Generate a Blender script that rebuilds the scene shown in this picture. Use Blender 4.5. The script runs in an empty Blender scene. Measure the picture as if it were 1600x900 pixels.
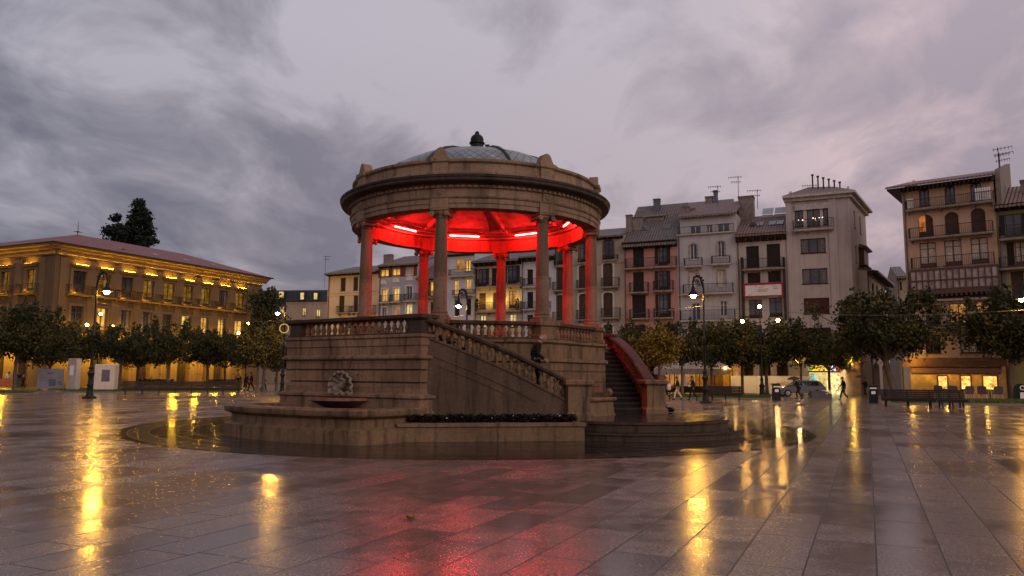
import bpy, bmesh, math, random
from mathutils import Vector, Matrix
R = math.radians
PI = math.pi
scene = bpy.context.scene
COL = scene.collection

# ---------------------------------------------------------------- camera maths
FPX = 1187.0
PITCH = R(6.61)
ROLL = 0.0075
EYE = Vector((0, 0, 1.65))
FWD = Vector((0, math.cos(PITCH), math.sin(PITCH)))
_r0 = Vector((1, 0, 0))
_u0 = Vector((0, -math.sin(PITCH), math.cos(PITCH)))
RIGHT = _r0 * math.cos(ROLL) + _u0 * math.sin(ROLL)
UP = _u0 * math.cos(ROLL) - _r0 * math.sin(ROLL)


def ray(u, v):
    return FWD + RIGHT * ((u - 800) / FPX) + UP * ((450 - v) / FPX)


def gp(u, v, z=0.0):
    d = ray(u, v)
    k = (z - EYE.z) / d.z
    return EYE + d * k


def aty(u, v, Y):
    d = ray(u, v)
    return EYE + d * (Y / d.y)


def gpd(u, Y, z=0.0):
    """a spot on the ground in column u at distance Y"""
    p = aty(u, 600, Y)
    return Vector((p.x, Y, z))


# ---------------------------------------------------------------- mesh builder
class MB:
    def __init__(s, M=None):
        s.v = []
        s.f = []
        s.M = M

    def add(s, vs, fs):
        o = len(s.v)
        if s.M is not None:
            vs = [s.M @ Vector(p) for p in vs]
        s.v.extend([tuple(p) for p in vs])
        s.f.extend([tuple(i + o for i in f) for f in fs])

    def box(s, x0, x1, y0, y1, z0, z1):
        vs = [(x0, y0, z0), (x1, y0, z0), (x1, y1, z0), (x0, y1, z0), (x0, y0, z1), (x1, y0, z1), (x1, y1, z1), (x0, y1, z1)]
        s.add(vs, [(0, 3, 2, 1), (4, 5, 6, 7), (0, 1, 5, 4), (1, 2, 6, 5), (2, 3, 7, 6), (3, 0, 4, 7)])
        return s

    def quad(s, a, b, c, d):
        s.add([a, b, c, d], [(0, 1, 2, 3)])
        return s

    def xz(s, poly, y0, y1):
        """polygon in x,z extruded along y"""
        n = len(poly)
        vs = [(p[0], y0, p[1]) for p in poly] + [(p[0], y1, p[1]) for p in poly]
        fs = [tuple(range(n)), tuple(range(2 * n - 1, n - 1, -1))]
        fs += [(i, i + n, (i + 1) % n + n, (i + 1) % n) for i in range(n)]
        s.add(vs, fs)
        return s

    def yz(s, poly, x0, x1):
        n = len(poly)
        vs = [(x0, p[0], p[1]) for p in poly] + [(x1, p[0], p[1]) for p in poly]
        fs = [tuple(range(n)), tuple(range(2 * n - 1, n - 1, -1))]
        fs += [(i, i + n, (i + 1) % n + n, (i + 1) % n) for i in range(n)]
        s.add(vs, fs)
        return s

    def xy(s, poly, z0, z1):
        n = len(poly)
        vs = [(p[0], p[1], z0) for p in poly] + [(p[0], p[1], z1) for p in poly]
        fs = [tuple(range(n - 1, -1, -1)), tuple(range(n, 2 * n))]
        fs += [(i, (i + 1) % n, (i + 1) % n + n, i + n) for i in range(n)]
        s.add(vs, fs)
        return s

    def lathe(s, prof, n=24, cx=0, cy=0, off=0.0, cap0=False, cap1=False, a0=0.0, a1=2 * PI):
        full = abs(a1 - a0 - 2 * PI) < 1e-6
        m = n if full else n + 1
        vs = []
        for r, z in prof:
            for i in range(m):
                a = off + a0 + (a1 - a0) * i / n
                vs.append((cx + r * math.cos(a), cy + r * math.sin(a), z))
        fs = []
        for k in range(len(prof) - 1):
            for i in range(n):
                j = (i + 1) % m
                fs.append((k * m + i, k * m + j, (k + 1) * m + j, (k + 1) * m + i))
        if cap0:
            fs.append(tuple(range(m - 1, -1, -1)))
        if cap1:
            o = (len(prof) - 1) * m
            fs.append(tuple(range(o, o + m)))
        s.add(vs, fs)
        return s

    def loft(s, rings, cap=True, closed=True):
        n = len(rings[0])
        vs = [p for r in rings for p in r]
        fs = []
        for k in range(len(rings) - 1):
            for i in range(n if closed else n - 1):
                j = (i + 1) % n
                fs.append((k * n + i, k * n + j, (k + 1) * n + j, (k + 1) * n + i))
        if cap:
            fs.append(tuple(range(n - 1, -1, -1)))
            o = (len(rings) - 1) * n
            fs.append(tuple(range(o, o + n)))
        s.add(vs, fs)
        return s

    def rloft(s, x0, x1, y0, y1, prof):
        rings = [[(x0 - o, y0 - o, z), (x1 + o, y0 - o, z), (x1 + o, y1 + o, z), (x0 - o, y1 + o, z)] for o, z in prof]
        return s.loft(rings)

    def tube(s, pts, r, n=6, cap=True):
        pts = [Vector(p) for p in pts]
        if not isinstance(r, (list, tuple)):
            r = [r] * len(pts)
        rings = []
        prev = None
        for i, p in enumerate(pts):
            t = (pts[min(i + 1, len(pts) - 1)] - pts[max(i - 1, 0)])
            if t.length < 1e-9:
                t = Vector((0, 0, 1))
            t.normalize()
            if prev is None:
                ref = Vector((0, 0, 1)) if abs(t.z) < 0.9 else Vector((1, 0, 0))
                a = t.cross(ref).normalized()
            else:
                a = prev - t * prev.dot(t)
                if a.length < 1e-6:
                    a = t.orthogonal()
                a.normalize()
            prev = a
            b = t.cross(a)
            rings.append([p + (a * math.cos(2 * PI * k / n) + b * math.sin(2 * PI * k / n)) * r[i] for k in range(n)])
        return s.loft(rings, cap)

    def ball(s, c, r, n=12, sc=(1, 1, 1)):
        m = n // 2
        prof = [(math.sin(PI * k / m), -math.cos(PI * k / m)) for k in range(m + 1)]
        rings = []
        for pr, pz in prof[1:-1]:
            rings.append([(c[0] + r * sc[0] * pr * math.cos(2 * PI * i / n), c[1] + r * sc[1] * pr * math.sin(2 * PI * i / n), c[2] + r * sc[2] * pz) for i in range(n)])
        vs = [p for q in rings for p in q] + [(c[0], c[1], c[2] - r * sc[2]), (c[0], c[1], c[2] + r * sc[2])]
        fs = []
        for k in range(len(rings) - 1):
            for i in range(n):
                j = (i + 1) % n
                fs.append((k * n + i, k * n + j, (k + 1) * n + j, (k + 1) * n + i))
        b, t = len(vs) - 2, len(vs) - 1
        o = (len(rings) - 1) * n
        for i in range(n):
            j = (i + 1) % n
            fs.append((j, i, b))
            fs.append((o + i, o + j, t))
        s.add(vs, fs)
        return s

    def mesh(s, name, smooth=False, angle=40):
        me = bpy.data.meshes.new(name)
        me.from_pydata(s.v, [], s.f)
        me.update()
        if smooth:
            me.polygons.foreach_set("use_smooth", [True] * len(me.polygons))
            me.set_sharp_from_angle(angle=R(angle))
        return me

    def build(s, name, mat, parent=None, smooth=False, angle=40):
        o = bpy.data.objects.new(name, s.mesh(name, smooth, angle))
        COL.objects.link(o)
        if mat is not None:
            o.data.materials.append(mat)
        if parent is not None:
            o.parent = parent
        return o


def empty(name, loc=(0, 0, 0), rz=0.0):
    o = bpy.data.objects.new(name, None)
    o.empty_display_size = 0.3
    COL.objects.link(o)
    o.location = loc
    o.rotation_euler = (0, 0, rz)
    return o


def tag(o, label=None, cat=None, group=None, kind=None):
    if label:
        o["label"] = label
    if cat:
        o["category"] = cat
    if group:
        o["group"] = group
    if kind:
        o["kind"] = kind
    return o


KIDS = {}


def copy_tree(o, parent=None):
    """a copy of a thing with copies of its parts and sub-parts"""
    c = o.copy()
    COL.objects.link(c)
    if parent is not None:
        c.parent = parent
    for ch in list(o.children):
        copy_tree(ch, c)
    return c


# ---------------------------------------------------------------- materials
def new_mat(name):
    m = bpy.data.materials.new(name)
    m.use_nodes = True
    nt = m.node_tree
    bs = nt.nodes["Principled BSDF"]
    return m, nt, bs


def N(nt, typ, **kw):
    n = nt.nodes.new(typ)
    for k, val in kw.items():
        setattr(n, k, val)
    return n


def L(nt, a, b):
    nt.links.new(a, b)


def math_node(nt, op, a, b=None, c=None):
    n = N(nt, "ShaderNodeMath", operation=op)
    for i, x in enumerate((a, b, c)):
        if x is None:
            continue
        if isinstance(x, (int, float)):
            n.inputs[i].default_value = x
        else:
            L(nt, x, n.inputs[i])
    return n.outputs[0]


def ramp(nt, fac, stops):
    n = N(nt, "ShaderNodeValToRGB")
    while len(n.color_ramp.elements) > len(stops):
        n.color_ramp.elements.remove(n.color_ramp.elements[-1])
    while len(n.color_ramp.elements) < len(stops):
        n.color_ramp.elements.new(0.5)
    for e, (p, c) in zip(n.color_ramp.elements, stops):
        e.position = p
        e.color = (c, c, c, 1) if isinstance(c, (int, float)) else (c[0], c[1], c[2], 1)
    L(nt, fac, n.inputs[0])
    return n.outputs[0]


def mix(nt, fac, a, b, blend="MIX"):
    n = N(nt, "ShaderNodeMix", data_type="RGBA", blend_type=blend)
    for idx, x in ((0, fac), (6, a), (7, b)):
        if isinstance(x, (int, float)):
            n.inputs[idx].default_value = x
        elif isinstance(x, tuple):
            n.inputs[idx].default_value = (x[0], x[1], x[2], 1)
        else:
            L(nt, x, n.inputs[idx])
    return n.outputs[2]


def pos(nt, scale=(1, 1, 1), rot=0.0, obj=False):
    if obj:
        src = N(nt, "ShaderNodeTexCoord").outputs["Object"]
    else:
        src = N(nt, "ShaderNodeNewGeometry").outputs["Position"]
    mp = N(nt, "ShaderNodeMapping")
    mp.inputs["Scale"].default_value = scale
    mp.inputs["Rotation"].default_value = (0, 0, rot)
    L(nt, src, mp.inputs["Vector"])
    return mp.outputs[0]


def noise(nt, vec, scale, detail=4, rough=0.55, dist=0.0):
    n = N(nt, "ShaderNodeTexNoise")
    n.inputs["Scale"].default_value = scale
    n.inputs["Detail"].default_value = detail
    n.inputs["Roughness"].default_value = rough
    n.inputs["Distortion"].default_value = dist
    L(nt, vec, n.inputs["Vector"])
    return n.outputs["Fac"]


def bump(nt, bs, h, strength=0.3, dist=0.02):
    b = N(nt, "ShaderNodeBump")
    b.inputs["Strength"].default_value = strength
    b.inputs["Distance"].default_value = dist
    L(nt, h, b.inputs["Height"])
    L(nt, b.outputs[0], bs.inputs["Normal"])
    return b


def plain(name, col, rough=0.6, metal=0.0, var=0.25, scale=3.0, spec=0.18, bmp=0.0):
    """a paint-like surface with a little uneven tone"""
    m, nt, bs = new_mat(name)
    n = noise(nt, pos(nt), scale, 5)
    c2 = tuple(c * (1 - var) for c in col)
    c1 = tuple(min(1, c * (1 + var * 0.5)) for c in col)
    L(nt, ramp(nt, n, [(0.3, c2), (0.7, c1)]), bs.inputs["Base Color"])
    bs.inputs["Roughness"].default_value = rough
    bs.inputs["Metallic"].default_value = metal
    bs.inputs["Specular IOR Level"].default_value = spec
    if bmp:
        bump(nt, bs, noise(nt, pos(nt), scale * 12, 3), bmp, 0.01)
    return m


def stone(name, col, stain=0.6, rough=0.6, joint=None, rot=0.0, dark_above=None):
    """weathered stone: blotches, vertical run-off stains, optional block joints (w,h)"""
    m, nt, bs = new_mat(name)
    p = pos(nt)
    big = noise(nt, p, 0.9, 5, 0.6)
    fine = noise(nt, p, 14, 4, 0.6)
    c = ramp(nt, big, [(0.25, tuple(x * 0.6 for x in col)), (0.5, col), (0.8, tuple(min(1, x * 1.25) for x in col))])
    c = mix(nt, 0.35, c, ramp(nt, fine, [(0.3, 0.25), (0.7, 0.8)]), "OVERLAY")
    st = noise(nt, pos(nt, (3.2, 3.2, 0.35)), 1.6, 5, 0.6, 0.3)
    st = ramp(nt, st, [(0.50, 0.0), (0.68, 1.0)])
    c = mix(nt, math_node(nt, "MULTIPLY", st, stain), c, tuple(x * 0.22 for x in col))
    h = fine
    if joint:
        src = N(nt, "ShaderNodeNewGeometry").outputs["Position"]
        sep = N(nt, "ShaderNodeSeparateXYZ")
        L(nt, src, sep.inputs[0])
        a = math_node(nt, "ADD", math_node(nt, "MULTIPLY", sep.outputs[0], math.cos(rot)), math_node(nt, "MULTIPLY", sep.outputs[1], math.sin(rot)))
        cb = N(nt, "ShaderNodeCombineXYZ")
        L(nt, a, cb.inputs[0])
        L(nt, sep.outputs[2], cb.inputs[1])
        br = N(nt, "ShaderNodeTexBrick")
        br.inputs["Scale"].default_value = 1.0
        br.inputs["Brick Width"].default_value = joint[0]
        br.inputs["Row Height"].default_value = joint[1]
        br.inputs["Mortar Size"].default_value = 0.006
        br.inputs["Color1"].default_value = (0.62, 0.60, 0.58, 1)
        br.inputs["Color2"].default_value = (1.0, 1.0, 1.0, 1)
        br.inputs["Mortar"].default_value = (0.35, 0.35, 0.35, 1)
        L(nt, cb.outputs[0], br.inputs["Vector"])
        c = mix(nt, 0.8, c, br.outputs["Color"], "MULTIPLY")
    if dark_above is not None:  # tone turns darker above this height
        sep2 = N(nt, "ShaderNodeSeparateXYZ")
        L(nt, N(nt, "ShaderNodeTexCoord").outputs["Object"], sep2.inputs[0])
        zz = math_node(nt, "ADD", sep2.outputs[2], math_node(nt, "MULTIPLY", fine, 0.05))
        top = math_node(nt, "GREATER_THAN", zz, dark_above)
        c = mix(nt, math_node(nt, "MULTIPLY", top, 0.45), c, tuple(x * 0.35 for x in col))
    L(nt, c, bs.inputs["Base Color"])
    bs.inputs["Roughness"].default_value = rough
    bs.inputs["Specular IOR Level"].default_value = 0.18
    bump(nt, bs, h, 0.35, 0.02)
    return m


def stucco(name, col, dirt=0.35):
    """painted render with rain streaks and faded patches"""
    m, nt, bs = new_mat(name)
    p = pos(nt)
    a = noise(nt, p, 0.35, 5, 0.6)
    c = ramp(nt, a, [(0.3, tuple(x * 0.82 for x in col)), (0.65, col)])
    st = noise(nt, pos(nt, (1.6, 1.6, 0.12)), 1.3, 5, 0.6)
    st = ramp(nt, st, [(0.48, 0.0), (0.72, 1.0)])
    c = mix(nt, math_node(nt, "MULTIPLY", st, dirt), c, tuple(x * 0.45 for x in col))
    L(nt, c, bs.inputs["Base Color"])
    bs.inputs["Roughness"].default_value = 0.85
    bs.inputs["Specular IOR Level"].default_value = 0.15
    bump(nt, bs, noise(nt, p, 6, 4), 0.15, 0.02)
    return m


def tiles(name, col, rot, dark=0.55, pitch=0.32):
    """rows of clay tiles running down a slope; rot = heading of the eaves line"""
    m, nt, bs = new_mat(name)
    src = N(nt, "ShaderNodeNewGeometry").outputs["Position"]
    sep = N(nt, "ShaderNodeSeparateXYZ")
    L(nt, src, sep.inputs[0])
    a = math_node(nt, "ADD", math_node(nt, "MULTIPLY", sep.outputs[0], math.cos(rot)), math_node(nt, "MULTIPLY", sep.outputs[1], math.sin(rot)))
    w = math_node(nt, "ABSOLUTE", math_node(nt, "SINE", math_node(nt, "MULTIPLY", a, PI / pitch)))
    n = noise(nt, pos(nt, (2, 2, 2)), 1.4, 6, 0.65)
    n2 = noise(nt, pos(nt), 7.0, 3, 0.6)
    c = ramp(nt, n, [(0.3, tuple(x * dark for x in col)), (0.55, col), (0.75, tuple(min(1, x * 1.3) for x in col))])
    c = mix(nt, 0.5, c, ramp(nt, n2, [(0.35, 0.35), (0.65, 0.75)]), "OVERLAY")
    L(nt, c, bs.inputs["Base Color"])
    bs.inputs["Roughness"].default_value = 0.55
    bump(nt, bs, w, 0.9, 0.09)
    return m


def emit(name, col, strength, var=None):
    m = bpy.data.materials.new(name)
    m.use_nodes = True
    nt = m.node_tree
    nt.nodes.clear()
    out = N(nt, "ShaderNodeOutputMaterial")
    e = N(nt, "ShaderNodeEmission")
    e.inputs["Color"].default_value = (*col, 1)
    e.inputs["Strength"].default_value = strength
    if var:
        n = noise(nt, pos(nt), var, 4, 0.6)
        c = ramp(nt, n, [(0.32, tuple(x * 0.25 for x in col)), (0.52, col), (0.72, tuple(min(1.0, x * 1.6 + 0.1) for x in col))])
        L(nt, c, e.inputs["Color"])
    L(nt, e.outputs[0], out.inputs["Surface"])
    return m


def glass(name, tint=(0.02, 0.022, 0.028), rough=0.06):
    m, nt, bs = new_mat(name)
    n = noise(nt, pos(nt), 0.7, 2)
    L(nt, ramp(nt, n, [(0.35, tuple(x * 0.5 for x in tint)), (0.65, tuple(x * 2.0 for x in tint))]), bs.inputs["Base Color"])
    bs.inputs["Roughness"].default_value = rough
    bs.inputs["Specular IOR Level"].default_value = 0.8
    bump(nt, bs, noise(nt, pos(nt), 1.2, 1), 0.08, 0.03)
    return m


M = {}
M["kiosk"] = stone("weathered_stone", (0.175, 0.110, 0.060), 0.85)
M["kiosk_ashlar"] = stone("ashlar_stone", (0.270, 0.165, 0.100), 0.75, joint=(1.25, 0.66), rot=R(-34.5))
M["kiosk_wall"] = stone("rendered_stone", (0.092, 0.058, 0.036), 0.7)
M["kiosk_dark"] = stone("mossy_stone", (0.062, 0.041, 0.027), 0.8)
M["roof_stone"] = stone("cornice_stone", (0.235, 0.158, 0.10), 0.7)
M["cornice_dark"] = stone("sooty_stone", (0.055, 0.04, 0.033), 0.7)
M["column"] = stone("column_stone", (0.195, 0.125, 0.078), 0.55, dark_above=1.4)
M["ceiling"] = plain("ceiling_plaster", (0.36, 0.33, 0.31), 0.7, var=0.45)
M["shell"] = stone("pale_shell_stone", (0.25, 0.20, 0.15), 0.5)
M["bowl"] = stone("red_marble", (0.22, 0.11, 0.075), 0.5, rough=0.35)
M["iron"] = plain("black_iron", (0.02, 0.02, 0.022), 0.45, 0.4)
M["rail_iron"] = plain("railing_iron", (0.03, 0.028, 0.028), 0.5, 0.3)
M["wood_bench"] = plain("wet_bench_wood", (0.024, 0.016, 0.012), 0.6, var=0.5, scale=6)
M["bin"] = plain("bin_paint", (0.016, 0.017, 0.02), 0.35)
M["white_paint"] = plain("white_paint", (0.72, 0.70, 0.68), 0.5, var=0.08)
M["label_white"] = plain("label_white", (0.8, 0.78, 0.74), 0.5, var=0.1, scale=20)
M["trunk"] = stone("plane_bark", (0.13, 0.10, 0.075), 0.4, 0.8)
M["glass"] = glass("window_glass")
M["glass_sky"] = glass("clear_window_glass", (0.05, 0.05, 0.06), 0.03)
M["shutter"] = plain("dark_shutter", (0.028, 0.02, 0.018), 0.5)
M["shutter_brown"] = plain("brown_blind", (0.075, 0.045, 0.036), 0.6)
M["shutter_red"] = plain("red_brown_blind", (0.07, 0.026, 0.024), 0.6)
M["frame_dark"] = plain("dark_frame", (0.035, 0.022, 0.018), 0.5)
M["frame_white"] = plain("white_frame", (0.55, 0.53, 0.52), 0.5)
M["frame_brown"] = plain("brown_frame", (0.10, 0.055, 0.04), 0.5)
M["lit"] = emit("lit_window", (1.0, 0.47, 0.075), 0.95, var=0.9)
M["lit_pale"] = emit("pale_lit_window", (1.0, 0.66, 0.25), 0.8, var=1.2)
M["lit_dim"] = emit("dim_lit_window", (0.75, 0.30, 0.07), 0.55, var=1.3)
M["lit_orange"] = emit("orange_lit_window", (0.9, 0.28, 0.07), 0.6, var=1.0)
M["curtain"] = plain("pale_curtain", (0.5, 0.42, 0.34), 0.9, var=0.35, scale=4)
M["bulb"] = emit("lamp_bulb", (1.0, 0.47, 0.06), 950)
M["globe"] = emit("lamp_globe", (1.0, 0.50, 0.10), 120)
M["strip"] = emit("warm_strip", (1.0, 0.50, 0.03), 130)
M["tube"] = emit("red_tube", (1.0, 0.010, 0.008), 400)
M["shop_light"] = emit("shop_light", (1.0, 0.80, 0.30), 3.0, var=2.2)
# ---------------------------------------------------------------- camera
cam_d = bpy.data.cameras.new("camera")
cam_d.sensor_width = 36.0
cam_d.lens = FPX / 1600 * 36.0
cam_d.clip_end = 2000
cam_d.clip_start = 0.1
cam = bpy.data.objects.new("camera", cam_d)
COL.objects.link(cam)
mw = Matrix.Identity(4)
for i in range(3):
    mw[i][0] = RIGHT[i]
    mw[i][1] = UP[i]
    mw[i][2] = -FWD[i]
    mw[i][3] = EYE[i]
cam.matrix_world = mw
scene.camera = cam

# ---------------------------------------------------------------- sky: cloud deck at dusk over a clear-sky base
w = bpy.data.worlds.new("World")
scene.world = w
w.use_nodes = True
nt = w.node_tree
nt.nodes.clear()
out = N(nt, "ShaderNodeOutputWorld")
bg = N(nt, "ShaderNodeBackground")
L(nt, bg.outputs[0], out.inputs["Surface"])
SUN_AZ = R(118)      # clockwise from +Y: to the right and a little behind the viewer
SUN_EL = R(9)
sky = N(nt, "ShaderNodeTexSky", sky_type="NISHITA")
sky.sun_disc = False
sky.sun_elevation = SUN_EL
sky.sun_rotation = SUN_AZ
tc = N(nt, "ShaderNodeTexCoord").outputs["Generated"]
sep = N(nt, "ShaderNodeSeparateXYZ")
L(nt, tc, sep.inputs[0])
X, Y, Z = sep.outputs
zc = math_node(nt, "MAXIMUM", Z, 0.0)
den = math_node(nt, "ADD", zc, 0.26)
px = math_node(nt, "DIVIDE", X, den)
py = math_node(nt, "DIVIDE", Y, den)
cb = N(nt, "ShaderNodeCombineXYZ")
L(nt, px, cb.inputs[0])
L(nt, py, cb.inputs[1])
mp = N(nt, "ShaderNodeMapping")
mp.inputs["Location"].default_value = (15.2, 0.8, 6.5)
mp.inputs["Rotation"].default_value = (0, 0, R(-28))
mp.inputs["Scale"].default_value = (1.0, 0.85, 1.0)
L(nt, cb.outputs[0], mp.inputs["Vector"])
n1 = noise(nt, mp.outputs[0], 1.15, 7, 0.52, 0.25)
mp2 = N(nt, "ShaderNodeMapping")
mp2.inputs["Location"].default_value = (18.2, 1.6, 10.5)
mp2.inputs["Rotation"].default_value = (0, 0, R(-40))
mp2.inputs["Scale"].default_value = (1.0, 0.75, 1.0)
L(nt, cb.outputs[0], mp2.inputs["Vector"])
n2 = noise(nt, mp2.outputs[0], 3.2, 9, 0.58, 0.5)
den_f = math_node(nt, "ADD", math_node(nt, "MULTIPLY", n1, 0.55), math_node(nt, "MULTIPLY", n2, 0.45))
light = ramp(nt, den_f, [(0.44, 0.0), (0.50, 0.36), (0.57, 1.0)])
# azimuth: 0 on the dark left, 1 on the sunset side
hl = math_node(nt, "SQRT", math_node(nt, "ADD", math_node(nt, "ADD", math_node(nt, "MULTIPLY", X, X), math_node(nt, "MULTIPLY", Y, Y)), 1e-5))
ca = math_node(nt, "DIVIDE", math_node(nt, "ADD", math_node(nt, "MULTIPLY", X, math.sin(SUN_AZ)), math_node(nt, "MULTIPLY", Y, math.cos(SUN_AZ))), hl)
side = ramp(nt, math_node(nt, "MULTIPLY_ADD", ca, 0.5, 0.5), [(0.02, 0.0), (0.52, 1.0)])
low = ramp(nt, zc, [(0.0, 0.0), (0.42, 1.0)])
dark = mix(nt, side, (0.205, 0.203, 0.255), (0.46, 0.395, 0.455))
dark = mix(nt, low, mix(nt, side, (0.105, 0.108, 0.155), (0.30, 0.235, 0.29)), dark)
bright = mix(nt, ramp(nt, side, [(0.0, 0.0), (0.75, 0.25), (1.0, 1.0)]), (0.50, 0.485, 0.555), (0.82, 0.615, 0.645))
bright = mix(nt, low, mix(nt, side, (0.235, 0.228, 0.295), (0.66, 0.48, 0.49)), bright)
cl = mix(nt, light, dark, bright)
# the hidden half of the sky, round the low sun, is brighter
glow = math_node(nt, "MULTIPLY", ramp(nt, math_node(nt, "MULTIPLY_ADD", ca, 0.5, 0.5), [(0.66, 0.0), (0.95, 1.0)]), ramp(nt, zc, [(0.0, 1.0), (0.55, 0.15)]))
cl = mix(nt, glow, cl, (1.15, 0.82, 0.72))
nsky = mix(nt, 1.0, sky.outputs[0], (0.05, 0.05, 0.05), "MULTIPLY")
cl = mix(nt, 0.08, cl, nsky)
L(nt, cl, bg.inputs["Color"])
bg.inputs["Strength"].default_value = 1.0

sun_d = bpy.data.lights.new("sun", "SUN")
sun_d.energy = 0.55
sun_d.angle = R(35)
sun_d.color = (1.0, 0.86, 0.80)
sun = bpy.data.objects.new("sun", sun_d)
COL.objects.link(sun)
sd = Vector((math.sin(R(150)) * math.cos(R(22)), math.cos(R(150)) * math.cos(R(22)), math.sin(R(22))))
sun.rotation_euler = (-sd).to_track_quat("-Z", "Y").to_euler()

# ---------------------------------------------------------------- wet granite paving
GRID = R(25.0)


def wet_paving(name, bw, bh, base, dark, rough, ring=False, contrast=1.0):
    m, nt, bs = new_mat(name)
    if ring:
        geo = N(nt, "ShaderNodeTexCoord").outputs["Object"]
        sp = N(nt, "ShaderNodeSeparateXYZ")
        L(nt, geo, sp.inputs[0])
        rr = math_node(nt, "SQRT", math_node(nt, "ADD", math_node(nt, "MULTIPLY", sp.outputs[0], sp.outputs[0]), math_node(nt, "MULTIPLY", sp.outputs[1], sp.outputs[1])))
        an = math_node(nt, "ARCTAN2", sp.outputs[1], sp.outputs[0])
        cbn = N(nt, "ShaderNodeCombineXYZ")
        L(nt, math_node(nt, "MULTIPLY", an, 9.0), cbn.inputs[0])
        L(nt, rr, cbn.inputs[1])
        vec = cbn.outputs[0]
    else:
        mp = N(nt, "ShaderNodeMapping")
        mp.inputs["Rotation"].default_value = (0, 0, -(PI / 2 - GRID))
        L(nt, N(nt, "ShaderNodeNewGeometry").outputs["Position"], mp.inputs["Vector"])
        vec = mp.outputs[0]
    br = N(nt, "ShaderNodeTexBrick")
    br.offset = 0.37
    br.offset_frequency = 2
    br.squash = 0.62
    br.squash_frequency = 3
    br.inputs["Scale"].default_value = 1.0
    br.inputs["Brick Width"].default_value = bw
    br.inputs["Row Height"].default_value = bh
    br.inputs["Mortar Size"].default_value = 0.009
    br.inputs["Mortar Smooth"].default_value = 0.2
    br.inputs["Color1"].default_value = (0, 0, 0, 1)
    br.inputs["Color2"].default_value = (1, 1, 1, 1)
    br.inputs["Mortar"].default_value = (0.5, 0.5, 0.5, 1)
    L(nt, vec, br.inputs["Vector"])
    slab = br.outputs["Color"]
    joint = br.outputs["Fac"]
    P = N(nt, "ShaderNodeNewGeometry").outputs["Position"]
    big = noise(nt, P, 0.32, 4, 0.55)
    mid = noise(nt, P, 2.4, 5, 0.62, 0.2)
    grain = noise(nt, P, 48, 3, 0.7)
    speck = noise(nt, P, 30, 5, 0.75)
    # tone: slab, granite speckle
    spv = N(nt, "ShaderNodeSeparateXYZ")
    L(nt, vec, spv.inputs[0])
    wn = N(nt, "ShaderNodeTexWhiteNoise", noise_dimensions="1D")
    L(nt, math_node(nt, "FLOOR", math_node(nt, "DIVIDE", spv.outputs[1], bh)), wn.inputs["W"])
    slab = math_node(nt, "ADD", math_node(nt, "MULTIPLY", slab, 0.52), math_node(nt, "MULTIPLY", wn.outputs["Value"], 0.48))
    c = mix(nt, slab, tuple(x * (1 - 0.32 * contrast) for x in base), tuple(x * (1 + 0.32 * contrast) for x in base))
    c = mix(nt, 0.8, c, ramp(nt, speck, [(0.35, 0.12), (0.65, 0.88)]), "OVERLAY")
    c = mix(nt, 0.6, c, ramp(nt, grain, [(0.35, 0.05), (0.65, 0.95)]), "OVERLAY")
    # wet film: thick where the noise is high, along with the slab's own tone
    wet = math_node(nt, "ADD", math_node(nt, "MULTIPLY", big, 0.55), math_node(nt, "MULTIPLY", mid, 0.45))
    wet = math_node(nt, "ADD", wet, math_node(nt, "MULTIPLY", math_node(nt, "SUBTRACT", slab, 0.5), 0.36 * contrast))
    film = ramp(nt, wet, [(0.42, 0.0), (0.60, 1.0)])
    c = mix(nt, math_node(nt, "MULTIPLY", film, 0.62), c, dark)
    c = mix(nt, math_node(nt, "MULTIPLY", joint, 0.95), c, (0.012, 0.010, 0.009))
    L(nt, c, bs.inputs["Base Color"])
    rg = math_node(nt, "SUBTRACT", rough, math_node(nt, "MULTIPLY", film, rough * 0.48))
    rg = math_node(nt, "ADD", rg, math_node(nt, "MULTIPLY", math_node(nt, "SUBTRACT", speck, 0.5), 0.22))
    rg = math_node(nt, "ADD", rg, math_node(nt, "MULTIPLY", joint, 0.35))
    L(nt, rg, bs.inputs["Roughness"])
    bs.inputs["IOR"].default_value = 1.45
    if ring:
        bs.inputs["Specular IOR Level"].default_value = 0.3
    hh = math_node(nt, "ADD", math_node(nt, "MULTIPLY", grain, 0.75), math_node(nt, "MULTIPLY", speck, 0.45))
    hh = math_node(nt, "SUBTRACT", hh, math_node(nt, "MULTIPLY", joint, 1.6))
    b = bump(nt, bs, hh, 0.20 if not ring else 0.10, 0.003)
    # each slab lies a hair out of level: tilt the reflected sky a little, slab by slab
    til = noise(nt, P, 0.9, 2)
    b2 = N(nt, "ShaderNodeBump")
    b2.inputs["Strength"].default_value = 0.06
    b2.inputs["Distance"].default_value = 0.05
    L(nt, til, b2.inputs["Height"])
    L(nt, b2.outputs[0], b.inputs["Normal"])
    return m


M["paving"] = wet_paving("wet_granite", 1.45, 0.57, (0.205, 0.148, 0.122), (0.070, 0.049, 0.041), 0.265)
M["ring_paving"] = wet_paving("wet_dark_paving", 1.1, 0.55, (0.022, 0.016, 0.014), (0.010, 0.008, 0.007), 0.17, ring=True)
g = MB()
g.quad((-700, -120, 0), (700, -120, 0), (700, 900, 0), (-700, 900, 0))
tag(g.build("ground", M["paving"]), kind="structure")

KX, KY = -1.27, 26.0
ring = MB()
ring.lathe([(0.1, 0.0), (5.0, 0.0), (8.0, 0.0), (10.75, 0.0)], 96)
ro = ring.build("paved_ring", M["ring_paving"])
ro.location = (KX, KY, 0.004)
tag(ro, kind="structure")
# ---------------------------------------------------------------- the bandstand
K = empty("bandstand", (KX, KY, 0))
tag(K, "round stone bandstand with shallow dome, red-lit ceiling and balustraded stairs", "bandstand")


def FM(phi):
    return Matrix.Rotation(R(phi), 4, "Z")


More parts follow.
